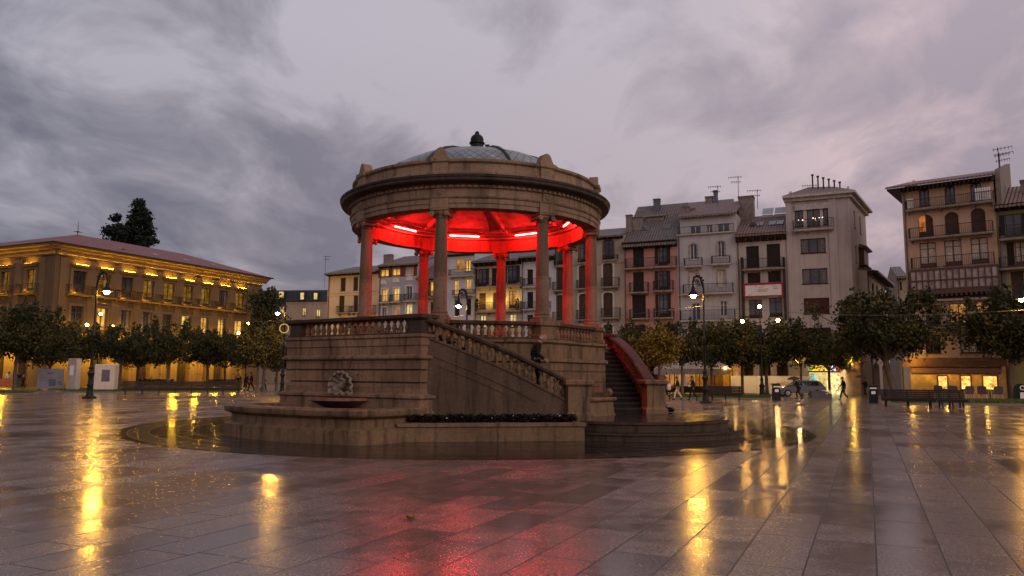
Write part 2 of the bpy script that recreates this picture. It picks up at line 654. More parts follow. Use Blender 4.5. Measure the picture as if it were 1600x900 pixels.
PHI_F, PHI_S, PHI_L, PHI_R = -34.5, 10.5, 55.5, 100.5
VERT = [-12 + 45 * k for k in range(8)]       # column bearings, from the viewer's side


def bearing(phi, r):
    return Vector((math.sin(R(phi)) * r, -math.cos(R(phi)) * r, 0))


# octagonal plinth; vertices under the columns
OFF8 = R(-90 - 12)
pl = MB()
pl.lathe([(4.62, 0), (4.62, 0.95), (4.5, 1.05), (4.45, 1.08), (4.45, 1.44), (4.41, 1.45), (4.41, 1.48), (4.45, 1.49), (4.45, 1.77), (4.41, 1.78), (4.41, 1.81), (4.45, 1.82), (4.45, 2.04), (4.54, 2.08), (4.54, 2.16), (4.43, 2.2), (4.43, 2.58), (4.52, 2.64), (4.52, 2.72), (4.30, 2.74), (0.05, 2.74)], 8, off=OFF8)
pl.build("plinth", M["kiosk"], K)
fl = MB()
fl.lathe([(4.2, 2.70), (4.2, 2.765), (0.02, 2.765)], 48)
fl.build("floor", M["kiosk_dark"], K)

BAL_PROF = [(0.075, 0.0), (0.075, 0.035), (0.045, 0.05), (0.05, 0.09), (0.078, 0.17), (0.06, 0.25), (0.036, 0.33), (0.036, 0.37), (0.055, 0.39), (0.07, 0.42), (0.07, 0.46)]


def baluster_mesh(h):
    b = MB()
    b.lathe([(r, z * h / 0.46) for r, z in BAL_PROF], 8)
    return b.mesh("baluster", True, 50)


BAL = baluster_mesh(0.36)
BAL.materials.append(M["kiosk"])
BAL_S = baluster_mesh(0.42)
BAL_S.materials.append(M["kiosk"])


def balusters(parent, pts, mesh):
    for p in pts:
        o = bpy.data.objects.new("baluster", mesh)
        COL.objects.link(o)
        o.parent = parent
        o.location = p


def baluster_mass(parent, pts, h):
    b = MB()
    for p in pts:
        b.M = Matrix.Translation(p)
        b.lathe([(r, z * h / 0.46) for r, z in BAL_PROF], 6)
    tag(b.build("balusters", M["kiosk"], parent, True), kind="stuff")


# pedestals under the columns, one pier per vertex
for ph in VERT:
    pd = MB(FM(ph))
    pd.rloft(-0.3, 0.3, -4.36, -3.74, [(0.05, 2.74), (0.05, 2.84), (0, 2.88), (0, 3.1), (0.06, 3.14), (0.06, 3.25), (0.0, 3.26)])
    pd.build("pedestal", M["kiosk"], K)


def straight_balustrade(phi, x0, x1, y, each=True):
    """level balustrade along a face of the plinth: bottom course, rail, balusters"""
    r_ = MB(FM(phi))
    r_.rloft(x0, x1, y - 0.09, y + 0.09, [(0.02, 2.70), (0.02, 2.76), (0, 2.78)])
    r_.rloft(x0, x1, y - 0.10, y + 0.10, [(0.0, 3.13), (0.04, 3.16), (0.05, 3.24), (0.0, 3.255)])
    bo = r_.build("balustrade", M["kiosk_dark"], K)
    n = max(2, int(abs(x1 - x0) / 0.2))
    pts = [FM(phi) @ Vector((x0 + (x1 - x0) * (i + 0.5) / n, y, 2.775)) for i in range(n)]
    if each:
        balusters(bo, pts, BAL)
    else:
        baluster_mass(bo, pts, 0.36)


# faces of the octagon between the pedestals
for phi in (PHI_S, PHI_L, PHI_R):
    straight_balustrade(phi, -1.22, 1.22, -3.86)
for phi in (PHI_S + 180, PHI_L + 180, PHI_R + 180):
    straight_balustrade(phi, -1.22, 1.22, -3.86, each=False)

# projecting fountain blocks
NB, WB = 5.7, 2.6
BLK = [(0.14, 0), (0.14, 0.70), (0.10, 0.74), (0.10, 1.02), (0.16, 1.06), (0.16, 1.12), (0.0, 1.18), (0, 1.43), (-0.09, 1.435), (-0.09, 1.475), (0, 1.48), (0, 1.765), (-0.09, 1.77), (-0.09, 1.81), (0, 1.815), (0, 2.04), (0.07, 2.07), (0.10, 2.1), (0.10, 2.15), (0.0, 2.2), (0, 2.42), (0.03, 2.44), (0.03, 2.62), (0.07, 2.66), (0.07, 2.72), (0.0, 2.74)]
for phi, front in ((PHI_F, True), (PHI_F + 180, False)):
    b = MB(FM(phi))
    b.rloft(-WB, WB, -NB, -3.6, BLK)
    # corner pilasters standing a little proud
    for sx in (-1, 1):
        xa, xb = (sx * WB - 0.5, sx * WB + 0.03) if sx > 0 else (sx * WB - 0.03, sx * WB + 0.5)
        b.rloft(xa, xb, -NB - 0.06, -NB + 0.5, BLK)
    fb = b.build("fountain_block", M["kiosk_ashlar"], K)
    r_ = MB(FM(phi))
    y = -NB + 0.14
    for sx in (-1, 1):
        xa, xb = (sx * WB - 0.46, sx * WB) if sx > 0 else (sx * WB, sx * WB + 0.46)
        r_.rloft(xa, xb, -NB + 0.0, -NB + 0.46, [(0.04, 2.72), (0.04, 2.8), (0, 2.82), (0, 3.1)])
        r_.rloft(xa, xb, -NB, -NB + 0.46, [(0.02, 3.1), (0.10, 3.16), (0.10, 3.25), (0.03, 3.27)])
    r_.rloft(-WB + 0.46, WB - 0.46, y - 0.12, y + 0.12, [(0.03, 2.72), (0.03, 2.765), (0, 2.775)])
    r_.rloft(-WB + 0.4, WB - 0.4, y - 0.13, y + 0.13, [(0.02, 3.125), (0.09, 3.165), (0.09, 3.243), (0.0, 3.262)])
    bo = r_.build("balustrade", M["kiosk_dark"], K)
    x0, x1 = -WB + 0.5, WB - 0.5
    n = 18
    pts = [FM(phi) @ Vector((x0 + (x1 - x0) * (i + 0.5) / n, y, 2.77)) for i in range(n)]
    if front:
        balusters(bo, pts, BAL)
    else:
        baluster_mass(bo, pts, 0.36)
    # scallop shell
    sx0, sz0, yb = -0.15, 1.30, -NB - 0.03
    sh = MB(FM(phi))
    nr, na = 7, 72
    rings = []
    for k in range(nr):
        t = k / (nr - 1)
        rg = []
        for i in range(na):
            a = -0.30 + (PI + 0.60) * i / (na - 1)
            sc = 1 + 0.045 * math.cos(a * 15)
            rad = 0.46 * t * (1 + (sc - 1) * t)
            flute = 0.03 * math.cos(a * 15) * t
            rg.append((sx0 - rad * math.cos(a), yb - 0.02 - 0.16 * t ** 3 + flute * (1 - t * 0.4), sz0 + rad * math.sin(a) * 0.98 - 0.02))
        rings.append(rg)
    sh.loft(rings, cap=False, closed=False)
    edge = rings[-1]
    sh.tube([Vector(p) for p in edge], [0.034 + 0.012 * math.cos(i * 15 * (PI + 0.6) / na) for i in range(na)], 6)
    so = sh.build("shell_niche", M["shell"], fb, True, 60)
    sw = MB(FM(phi))
    neck = [(sx0 - 0.12, yb - 0.1, sz0 + 0.0), (sx0 + 0.10, yb - 0.16, sz0 + 0.08), (sx0 + 0.17, yb - 0.17, sz0 + 0.2), (sx0 + 0.03, yb - 0.18, sz0 + 0.25), (sx0 + 0.08, yb - 0.16, sz0 + 0.36), (sx0 + 0.2, yb - 0.16, sz0 + 0.36)]
    sw.tube(neck, [0.09, 0.085, 0.06, 0.05, 0.045, 0.02], 8)
    sw.ball((sx0 - 0.2, yb - 0.1, sz0 - 0.05), 0.15, 10, (1.3, 0.7, 0.8))
    for q in range(9):
        sw.ball((sx0 - 0.36 + q * 0.09, yb - 0.13, sz0 - 0.16 + 0.03 * math.sin(q * 2.1)), 0.055 + 0.015 * (q % 3), 8, (1.2, 0.8, 0.7))
    sw.build("carved_relief", M["shell"], fb, True, 60)
    for a in (75, 105, 38, 142):
        gr = MB(FM(phi))
        ca_, sa_ = math.cos(R(a)), math.sin(R(a))
        r0, r1 = 0.52, (0.78 if a in (75, 105) else 0.62)
        gr.tube([(sx0 + r0 * ca_, -NB - 0.004, sz0 + r0 * sa_), (sx0 + r1 * ca_, -NB - 0.004, sz0 + r1 * sa_)], 0.014, 4)
        gr.build("joint_line", M["cornice_dark"], fb)
    # shallow bowl under the shell
    bw = MB(FM(phi))
    prof = [(0.08, 0.70), (0.30, 0.72), (0.62, 0.80), (0.9, 0.93), (0.98, 0.955), (0.98, 1.02), (0.93, 1.03), (0.8, 0.98), (0.3, 0.92), (0.02, 0.92)]
    bw.lathe(prof, 36, cx=sx0, cy=-NB - 0.05, a0=PI, a1=2 * PI)
    bw.build("bowl", M["bowl"], fb, True, 35)
    # big basin in front
    hw = 2.62

    def plan(off):
        pts = []
        yb0 = -NB + 0.05
        pts.append((-hw - off, yb0))
        pts.append((-hw - off, -7.2 - off * 0.5))
        for i in range(9):
            t = -1 + 2 * i / 8
            pts.append(((hw - 0.22 + off) * t, -8.1 + 0.42 * abs(t) ** 2.2 - off))
        pts.append((hw + off, -7.2 - off * 0.5))
        pts.append((hw + off, yb0))
        return pts
    bp = [(0.16, 0.0), (0.16, 0.33), (0.06, 0.37), (0.03, 0.40), (0.02, 0.58), (0.07, 0.62), (0.15, 0.66), (0.17, 0.70), (0.17, 0.79), (0.12, 0.83), (-0.22, 0.84), (-0.26, 0.80), (-0.27, 0.45)]
    ba = MB(FM(phi))
    ba.loft([[(x, yy, z) for x, yy in plan(o)] for o, z in bp], cap=False)
    bs_ = ba.build("basin", M["kiosk"], K, True, 30)
    wt = MB(FM(phi))
    pts = plan(-0.24)
    wt.add([(x, yy, 0.66) for x, yy in pts], [tuple(range(len(pts)))])
    wm, wnt, wbs = new_mat("basin_water")
    wbs.inputs["Base Color"].default_value = (0.01, 0.012, 0.012, 1)
    wbs.inputs["Roughness"].default_value = 0.05
    bump(wnt, wbs, noise(wnt, pos(wnt), 5, 2), 0.1, 0.02)
    wt.build("water", wm, bs_)


# ---------------------------------------------------------------- stairs
def arch_line(s, s0, s1, z0, z1, bulge):
    t = (s - s0) / (s1 - s0)
    return z0 + (z1 - z0) * t + bulge * math.sin(PI * t)


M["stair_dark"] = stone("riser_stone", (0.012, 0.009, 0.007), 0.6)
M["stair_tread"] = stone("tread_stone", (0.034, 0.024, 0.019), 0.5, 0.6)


def stair(phi, sg, each):
    """one flight along a face; sg=1 descends to +x, -1 to -x (seen from outside)"""
    MM = FM(phi) @ Matrix.Diagonal((sg, 1, 1, 1))
    s0, s1 = -2.25, 1.78
    n = 13
    st = MB(MM)
    zt, zb = 2.72, 0.48
    rise = (zt - zb) / (n + 1)
    run = (2.05 + 1.55) / n
    poly = [(-2.3, 0.02), (-2.3, zt), (-1.55, zt)]
    x, z = -1.55, zt
    for i in range(n + 1):
        z -= rise
        poly.append((x, z))
        if i < n:
            x += run
            poly.append((x, z))
    poly.append((x, 0.02))
    st.xz(poly, -5.5, -3.95)
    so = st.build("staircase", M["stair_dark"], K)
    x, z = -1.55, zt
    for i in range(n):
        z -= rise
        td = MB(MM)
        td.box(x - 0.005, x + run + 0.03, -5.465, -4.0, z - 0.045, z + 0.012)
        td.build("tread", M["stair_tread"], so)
        x += run
    # stair wall
    sw = MB(MM)
    SS = [s0 + (s1 - s0) * i / 14 for i in range(15)]
    bg = 0.10 if sg > 0 else 0.24
    top = [(s, arch_line(s, s0, s1, 2.70, 0.95, bg)) for s in SS]
    sw.xz([(s0, 0.02)] + top + [(s1, 0.02)], -5.72, -5.47)
    # coping under the balusters and a raised string panel below it
    cop = [[(s, -5.76, z + 0.002), (s, -5.43, z + 0.002), (s, -5.43, z + 0.06), (s, -5.76, z + 0.06)] for s, z in top]
    sw.loft(cop)
    lo = [[(s, -5.745, z - 0.42), (s, -5.70, z - 0.42), (s, -5.70, z - 0.36), (s, -5.745, z - 0.36)] for s, z in top if s < 1.2]
    sw.loft(lo)
    lo = [[(s, -5.74, z - 0.62), (s, -5.70, z - 0.62), (s, -5.70, z - 0.58), (s, -5.74, z - 0.58)] for s, z in top if -1.9 < s < 0.1]
    sw.loft(lo)
    sw.build("stair_wall", M["kiosk_wall"], K)
    # sloping balustrade
    rl = MB(MM)
    rt = [(s, arch_line(s, s0, s1 + 0.1, 3.13, 1.42, bg)) for s in [s0 + (s1 + 0.1 - s0) * i / 14 for i in range(15)]]
    rl.loft([[(s, -5.78, z), (s, -5.41, z), (s, -5.39, z + 0.07), (s, -5.43, z + 0.125), (s, -5.76, z + 0.125), (s, -5.80, z + 0.07)] for s, z in rt])
    ro = rl.build("balustrade", M["kiosk_dark"], K)
    nb = 19
    pts = []
    for i in range(nb):
        s = -1.98 + (s1 - 0.1 + 1.98) * i / (nb - 1)
        pts.append(MM @ Vector((s, -5.595, arch_line(s, s0, s1, 2.76, 1.01, bg))))
    if each:
        balusters(ro, pts, BAL_S)
    else:
        baluster_mass(ro, pts, 0.42)
    nw = MB(MM)
    nw.rloft(1.74, 2.36, -5.92, -5.30, [(0.06, 0.02), (0.06, 0.62), (0.02, 0.66), (0, 0.70), (0, 1.38), (0.04, 1.40), (0.08, 1.44), (0.08, 1.54), (0.02, 1.56)])
    nw.build("newel", M["kiosk"], K)


stair(PHI_S, 1, True)
stair(PHI_R, -1, True)
stair(PHI_S + 180, 1, False)
stair(PHI_R + 180, -1, False)

# round landings with two steps and a stone bench against the plinth
for phi, front in ((PHI_L, True), (PHI_L + 180, False)):
    ld = MB(FM(phi))
    c, cx_ = -5.46, 0.2
    ld.lathe([(3.44, 0.006), (3.44, 0.15), (3.50, 0.165), (3.50, 0.22), (3.06, 0.225), (3.06, 0.40), (3.12, 0.415), (3.12, 0.47), (3.09, 0.478), (2.6, 0.4785)], 72, cx=cx_, cy=c)
    lo_ = ld.build("landing", M["kiosk_dark"], K)
    ld = MB(FM(phi))
    ld.lathe([(3.10, 0.482), (2.4, 0.483), (1.2, 0.483), (0.02, 0.483)], 72, cx=cx_, cy=c)
    ld.lathe([(3.51, 0.2235), (3.07, 0.227)], 72, cx=cx_, cy=c)
    ld.build("landing_paving", M["ring_paving"], lo_)
    bn = MB(FM(phi))
    bn.rloft(-0.78, 0.78, -4.9, -4.2, [(0.05, 0.48), (0.0, 0.52), (-0.03, 0.88), (0.04, 0.92), (0.06, 0.95), (0.06, 1.0), (0.02, 1.02)])
    bn.rloft(-0.86, 0.86, -4.3, -4.05, [(0, 1.0), (0, 1.34), (0.03, 1.36), (0.03, 1.42), (0, 1.43)])
    for sx in (-0.72, 0.72):
        bn.rloft(sx - 0.1, sx + 0.1, -4.72, -4.28, [(0, 1.0), (0, 1.16)])
        bn.M = FM(phi) @ Matrix.Translation((sx, -4.70, 1.16)) @ Matrix.Rotation(R(90), 4, "Y")
        bn.lathe([(0.02, -0.12), (0.12, -0.12), (0.12, 0.12), (0.02, 0.12)], 14)
        bn.M = FM(phi)
    bn.build("stone_bench", M["kiosk"], K)

# planter boxes in front of the stair walls
plant_pts = []
for phi, sg, front in ((PHI_S, 1, True), (PHI_R, -1, True)):
    MM = FM(phi) @ Matrix.Diagonal((sg, 1, 1, 1))
    pb = MB(MM)
    pb.rloft(-2.75, 2.0, -6.6, -5.74, [(0.0, 0.006), (0, 0.36), (0.05, 0.38), (0.05, 0.46), (0.0, 0.47)])
    pb.build("planter_box", M["kiosk"], K)
    rnd = random.Random(5)
    for i in range(1000):
        plant_pts.append((MM @ Vector((rnd.uniform(-2.5, 1.85), rnd.uniform(-6.45, -5.85), 0.47)), rnd))
pv, pw = MB(), MB()
for p, rnd in plant_pts:
    h = rnd.uniform(0.06, 0.20)
    for k in range(4):
        a = rnd.uniform(0, 2 * PI)
        d = Vector((math.cos(a), math.sin(a), 0)) * rnd.uniform(0.04, 0.11)
        e = Vector((-d.y, d.x, 0)) * 0.5
        q = p + Vector((0, 0, h * rnd.uniform(0.2, 1)))
        tgt = pw if (rnd.random() < 0.008) else pv
        tgt.add([q - e, q + d * 0.7 - e * 0.2 + Vector((0, 0, 0.03)), q + d + Vector((0, 0, 0.0)), q + e], [(0, 1, 2, 3)])
M["bed_leaf"] = plain("bedding_leaf", (0.008, 0.011, 0.006), 0.8, var=0.5, scale=20)
pvo = pv.build("bedding_plants", M["bed_leaf"])
pvo.location = (KX, KY, 0)
tag(pvo, "low dark bedding plants along the top of the bandstand's planter boxes", "plants", kind="stuff")
M["petal"] = plain("white_petal", (0.6, 0.56, 0.55), 0.6)
pwo = pw.build("white_flowers", M["petal"])
pwo.location = (KX, KY, 0)
tag(pwo, "scattered white flowers among the dark bedding plants in the planter boxes", "flowers", kind="stuff")

# ---------------------------------------------------------------- columns
RC = 4.0
ZB, ZT = 3.255, 6.53
cm = MB()
cm.rloft(-0.27, 0.27, -0.27, 0.27, [(0, 0), (0, 0.09), (-0.01, 0.095)])
cm.lathe([(0.262, 0.09), (0.275, 0.12), (0.262, 0.16), (0.225, 0.175), (0.222, 0.2), (0.24, 0.215), (0.24, 0.245), (0.205, 0.26), (0.203, 0.5), (0.20, 1.24), (0.197, 1.25), (0.197, 1.26), (0.199, 1.27), (0.192, 2.0), (0.172, 2.98), (0.19, 3.0), (0.19, 3.03), (0.172, 3.04), (0.172, 3.08)], 28)
col_me = cm.mesh("column", True, 32)
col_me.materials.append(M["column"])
cp = MB()
cp.lathe([(0.172, 0.0), (0.20, 0.03), (0.235, 0.07), (0.235, 0.10), (0.2, 0.11)], 24)
cp.rloft(-0.25, 0.25, -0.24, 0.24, [(-0.02, 0.11), (-0.02, 0.125), (0.02, 0.14), (0.03, 0.185), (0.02, 0.2)])
for sx in (-1, 1):
    for sy in (-1, 1):
        cp.M = Matrix.Translation((sx * 0.225, sy * 0.225, 0.045)) @ Matrix.Rotation(R(90), 4, "X")
        cp.lathe([(0.005, -0.035), (0.075, -0.035), (0.082, -0.02), (0.082, 0.02), (0.075, 0.035), (0.005, 0.035)], 14)
        cp.lathe([(0.005, -0.045), (0.03, -0.045), (0.03, 0.045), (0.005, 0.045)], 10)
        cp.M = Matrix.Rotation(R(90), 4, "Z") @ Matrix.Translation((sx * 0.225, sy * 0.225, 0.045)) @ Matrix.Rotation(R(90), 4, "X")
        cp.M = None
    cp.M = Matrix.Translation((sx * 0.225, 0, 0.045)) @ Matrix.Rotation(R(90), 4, "X")
    cp.lathe([(0.05, -0.2), (0.045, 0.0), (0.05, 0.2)], 12)
    cp.M = None
cap_me = cp.mesh("capital", True, 35)
cap_me.materials.append(M["roof_stone"])
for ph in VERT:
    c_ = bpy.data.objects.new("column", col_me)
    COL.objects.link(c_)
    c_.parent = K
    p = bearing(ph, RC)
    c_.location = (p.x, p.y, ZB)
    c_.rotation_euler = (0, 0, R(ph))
    d = bpy.data.objects.new("capital", cap_me)
    COL.objects.link(d)
    d.parent = c_
    d.location = (0, 0, 3.075)

# ---------------------------------------------------------------- entablature, cornice, parapet
NS = 144
en = MB()
en.lathe([(3.76, 6.98), (3.76, 6.53), (4.22, 6.53), (4.22, 6.66), (4.25, 6.67), (4.25, 6.80), (4.29, 6.82), (4.31, 6.86), (4.24, 6.88), (4.24, 7.10), (4.27, 7.12)], NS)
eo = en.build("entablature", M["roof_stone"], K, True, 25)
# dentils are a pattern of the entablature; carved swags and rosettes above each column
dn = MB()
for i in range(150):
    a = 2 * PI * i / 150
    dn.M = Matrix.Rotation(a, 4, "Z")
    dn.box(-0.055, 0.055, -4.335, -4.25, 7.12, 7.19)
dn.M = None
dn.lathe([(4.25, 7.11), (4.29, 7.12), (4.29, 7.19), (4.36, 7.21)], NS)
dn.build("dentil_band", M["roof_stone"], eo)
for ph in VERT:
    ro_ = MB(FM(ph))
    ro_.rloft(-0.28, 0.28, -4.27, -4.1, [(0, 6.535), (0, 6.85)])
    ro_.rloft(-0.17, 0.17, -4.28, -4.1, [(0, 6.86), (0, 7.1)])
    ro_.M = FM(ph) @ Matrix.Translation((0, -4.28, 6.98)) @ Matrix.Rotation(R(90), 4, "X")
    ro_.lathe([(0.085, 0.0), (0.085, 0.03), (0.06, 0.035), (0.05, 0.02), (0.03, 0.045), (0.003, 0.05)], 14)
    ro_.build("rosette_block", M["roof_stone"], eo)
co = MB()
co.lathe([(4.30, 7.20), (4.40, 7.22), (4.58, 7.27), (4.60, 7.30), (4.60, 7.36), (4.63, 7.38), (4.64, 7.44), (4.60, 7.46), (4.24, 7.52)], NS)
co.build("cornice", M["cornice_dark"], K, True, 25)
pa = MB()
pa.lathe([(4.26, 7.48), (4.26, 7.60), (4.22, 7.63), (4.18, 7.65), (4.16, 7.88), (4.20, 7.90), (4.24, 7.93), (4.25, 8.00), (4.20, 8.02), (3.86, 8.04), (3.84, 7.75)], NS)
po = pa.build("parapet", M["roof_stone"], K, True, 25)
for ph in VERT:
    ac = MB(FM(ph))
    ac.rloft(-0.27, 0.27, -4.30, -3.9, [(0, 7.50), (0, 7.60), (-0.03, 7.64), (-0.03, 7.88), (0.02, 7.92), (0.02, 8.03), (-0.02, 8.04)])
    prof = [(-0.25, 8.02), (-0.24, 8.08), (-0.19, 8.16), (-0.15, 8.26), (-0.10, 8.33), (0, 8.37), (0.10, 8.33), (0.15, 8.26), (0.19, 8.16), (0.24, 8.08), (0.25, 8.02)]
    ac.xz(prof, -4.24, -3.96)
    ac.build("acroterion", M["roof_stone"], po)

# ---------------------------------------------------------------- dome
dm, dnt, dbs = new_mat("slate_scales")
sp = N(dnt, "ShaderNodeSeparateXYZ")
L(dnt, N(dnt, "ShaderNodeTexCoord").outputs["Object"], sp.inputs[0])
rr = math_node(dnt, "SQRT", math_node(dnt, "ADD", math_node(dnt, "MULTIPLY", sp.outputs[0], sp.outputs[0]), math_node(dnt, "MULTIPLY", sp.outputs[1], sp.outputs[1])))
an = math_node(dnt, "ARCTAN2", sp.outputs[1], sp.outputs[0])
cbn = N(dnt, "ShaderNodeCombineXYZ")
u_ = math_node(dnt, "MULTIPLY", an, 11.0)
L(dnt, math_node(dnt, "ADD", u_, math_node(dnt, "MULTIPLY", rr, 3.0)), cbn.inputs[0])
L(dnt, math_node(dnt, "SUBTRACT", u_, math_node(dnt, "MULTIPLY", rr, 3.0)), cbn.inputs[1])
chk = N(dnt, "ShaderNodeTexBrick")
chk.offset = 0.0
chk.inputs["Scale"].default_value = 1.0
chk.inputs["Brick Width"].default_value = 1.0
chk.inputs["Row Height"].default_value = 1.0
chk.inputs["Mortar Size"].default_value = 0.07
chk.inputs["Color1"].default_value = (0.14, 0.17, 0.18, 1)
chk.inputs["Color2"].default_value = (0.20, 0.235, 0.245, 1)
chk.inputs["Mortar"].default_value = (0.05, 0.055, 0.06, 1)
L(dnt, cbn.outputs[0], chk.inputs["Vector"])
L(dnt, mix(dnt, 0.5, chk.outputs["Color"], ramp(dnt, noise(dnt, pos(dnt), 2.0, 4), [(0.3, 0.25), (0.7, 0.75)]), "OVERLAY"), dbs.inputs["Base Color"])
dbs.inputs["Roughness"].default_value = 0.36
bump(dnt, dbs, math_node(dnt, "SUBTRACT", 1.0, chk.outputs["Fac"]), 0.5, 0.02)
DP = [(3.80, 7.72), (3.52, 8.10), (3.2, 8.40), (2.78, 8.71), (2.25, 8.97), (1.75, 9.14), (1.2, 9.25), (0.72, 9.31)]
d_ = MB()
d_.lathe(DP, 96)
do = d_.build("dome", dm, K, True, 60)
rb = MB()
for k in range(8):
    a = R(-12 + 22.5 + 45 * k - 90 + 10)
    pts = [(r * math.cos(a), r * math.sin(a), z + 0.02) for r, z in DP]
    rb.tube(pts, 0.055, 6)
M["lead"] = plain("lead_sheet", (0.045, 0.05, 0.055), 0.5, 0.3)
rb.build("ribs", M["lead"], do)
fi = MB()
fi.lathe([(0.92, 9.17), (0.90, 9.25), (0.74, 9.36), (0.52, 9.43), (0.26, 9.47), (0.22, 9.50), (0.22, 9.68), (0.27, 9.70), (0.27, 9.75), (0.22, 9.77), (0.235, 9.86), (0.20, 9.96), (0.12, 10.03), (0.075, 10.05), (0.08, 10.10), (0.05, 10.15), (0.005, 10.17)], 24)
fi.rloft(0.30, 0.42, -0.07, 0.07, [(0, 9.44), (0, 9.64), (0.02, 9.66)])
fi.v = [(x, y, z + 0.06) for x, y, z in fi.v]
fi.build("finial", M["iron"], do, True, 40)

# ---------------------------------------------------------------- ceiling with red tubes
ce = MB()
ce.lathe([(3.76, 6.96), (3.62, 7.0), (3.62, 7.06), (3.42, 7.10), (3.42, 7.17), (3.18, 7.22), (3.14, 7.32), (2.2, 7.62), (1.2, 7.82), (0.35, 7.88), (0.3, 7.80), (0.02, 7.80)], 96)
cl_ = ce.build("ceiling", M["ceiling"], K, True, 30)
for k in range(8):
    rib = MB(FM(-12 + 45 * k))
    for sx in (-0.30, 0.30):
        rib.loft([[(sx * (0.3 + 0.7 * r / 3.12) - 0.045, -r, z - 0.16), (sx * (0.3 + 0.7 * r / 3.12) + 0.045, -r, z - 0.16), (sx * (0.3 + 0.7 * r / 3.12) + 0.045, -r, z + 0.05), (sx * (0.3 + 0.7 * r / 3.12) - 0.045, -r, z + 0.05)] for r, z in ((3.12, 7.30), (2.2, 7.62), (1.2, 7.82), (0.4, 7.88))])
    rib.box(-0.42, 0.42, -3.16, -3.02, 7.12, 7.24)
    rib.build("ceiling_rib", M["ceiling"], cl_)
for k in range(8):
    ph = -34.5 + 45 * k
    fx = MB(FM(ph))
    fx.box(-0.62, 0.62, -3.33, -3.25, 7.09, 7.125)
    fo = fx.build("light_fitting", M["iron"], K)
    tb = MB(FM(ph))
    tb.tube([(-0.58, -3.29, 7.065), (0.58, -3.29, 7.065)], 0.024, 8)
    tb.build("tube_light", M["tube"], fo)
# ---------------------------------------------------------------- house building kit
class Fac:
    """a facade plane: origin on the ground, heading beta of its left-to-right direction"""

    def __init__(s, O, beta):
        s.O = Vector((O[0], O[1], 0))
        s.b = beta
        s.x = Vector((math.cos(beta), math.sin(beta), 0))
        s.y = Vector((-math.sin(beta), math.cos(beta), 0))

    def loc(s, u, v, yd=0.0):
        d = ray(u, v)
        k = ((s.O - EYE).dot(s.y) + yd) / d.dot(s.y)
        p = EYE + d * k
        return (p - s.O).dot(s.x), p.z

    def pt(s, x, y, z=0.0):
        return s.O + s.x * x + s.y * y + Vector((0, 0, z))


def wall_grid(mb, x0, x1, z0, z1, ops, y=0.0):
    """front wall with real openings; ops = (x0,x1,z0,z1,arch_rise,reveal)"""
    xs = sorted(set([x0, x1] + [min(max(o[i], x0), x1) for o in ops for i in (0, 1)]))
    zs = sorted(set([z0, z1] + [min(max(o[i], z0), z1) for o in ops for i in (2, 3)]))
    for i in range(len(xs) - 1):
        if xs[i + 1] - xs[i] < 1e-5:
            continue
        xm = (xs[i] + xs[i + 1]) / 2
        run = None
        for j in range(len(zs) - 1):
            zm = (zs[j] + zs[j + 1]) / 2
            hole = any(o[0] < xm < o[1] and o[2] < zm < o[3] for o in ops)
            if not hole:
                mb.quad((xs[i], y, zs[j]), (xs[i + 1], y, zs[j]), (xs[i + 1], y, zs[j + 1]), (xs[i], y, zs[j + 1]))
    for o in ops:
        a, b, c, d, ar, rv = o
        yb = y + rv
        mb.quad((a, y, c), (a, yb, c), (a, yb, d), (a, y, d))
        mb.quad((b, y, c), (b, y, d), (b, yb, d), (b, yb, c))
        mb.quad((a, y, d), (a, yb, d), (b, yb, d), (b, y, d))
        mb.quad((a, y, c), (b, y, c), (b, yb, c), (a, yb, c))
        if ar > 0:
            xm, hw = (a + b) / 2, (b - a) / 2
            for sg in (-1, 1):
                pts = [(xm + sg * hw, d)]
                for k in range(7):
                    t = PI / 2 * k / 6
                    pts.append((xm + sg * hw * math.cos(t), d - ar + ar * math.sin(t)))
                mb.xz(pts, y + 0.002, y + rv - 0.02)


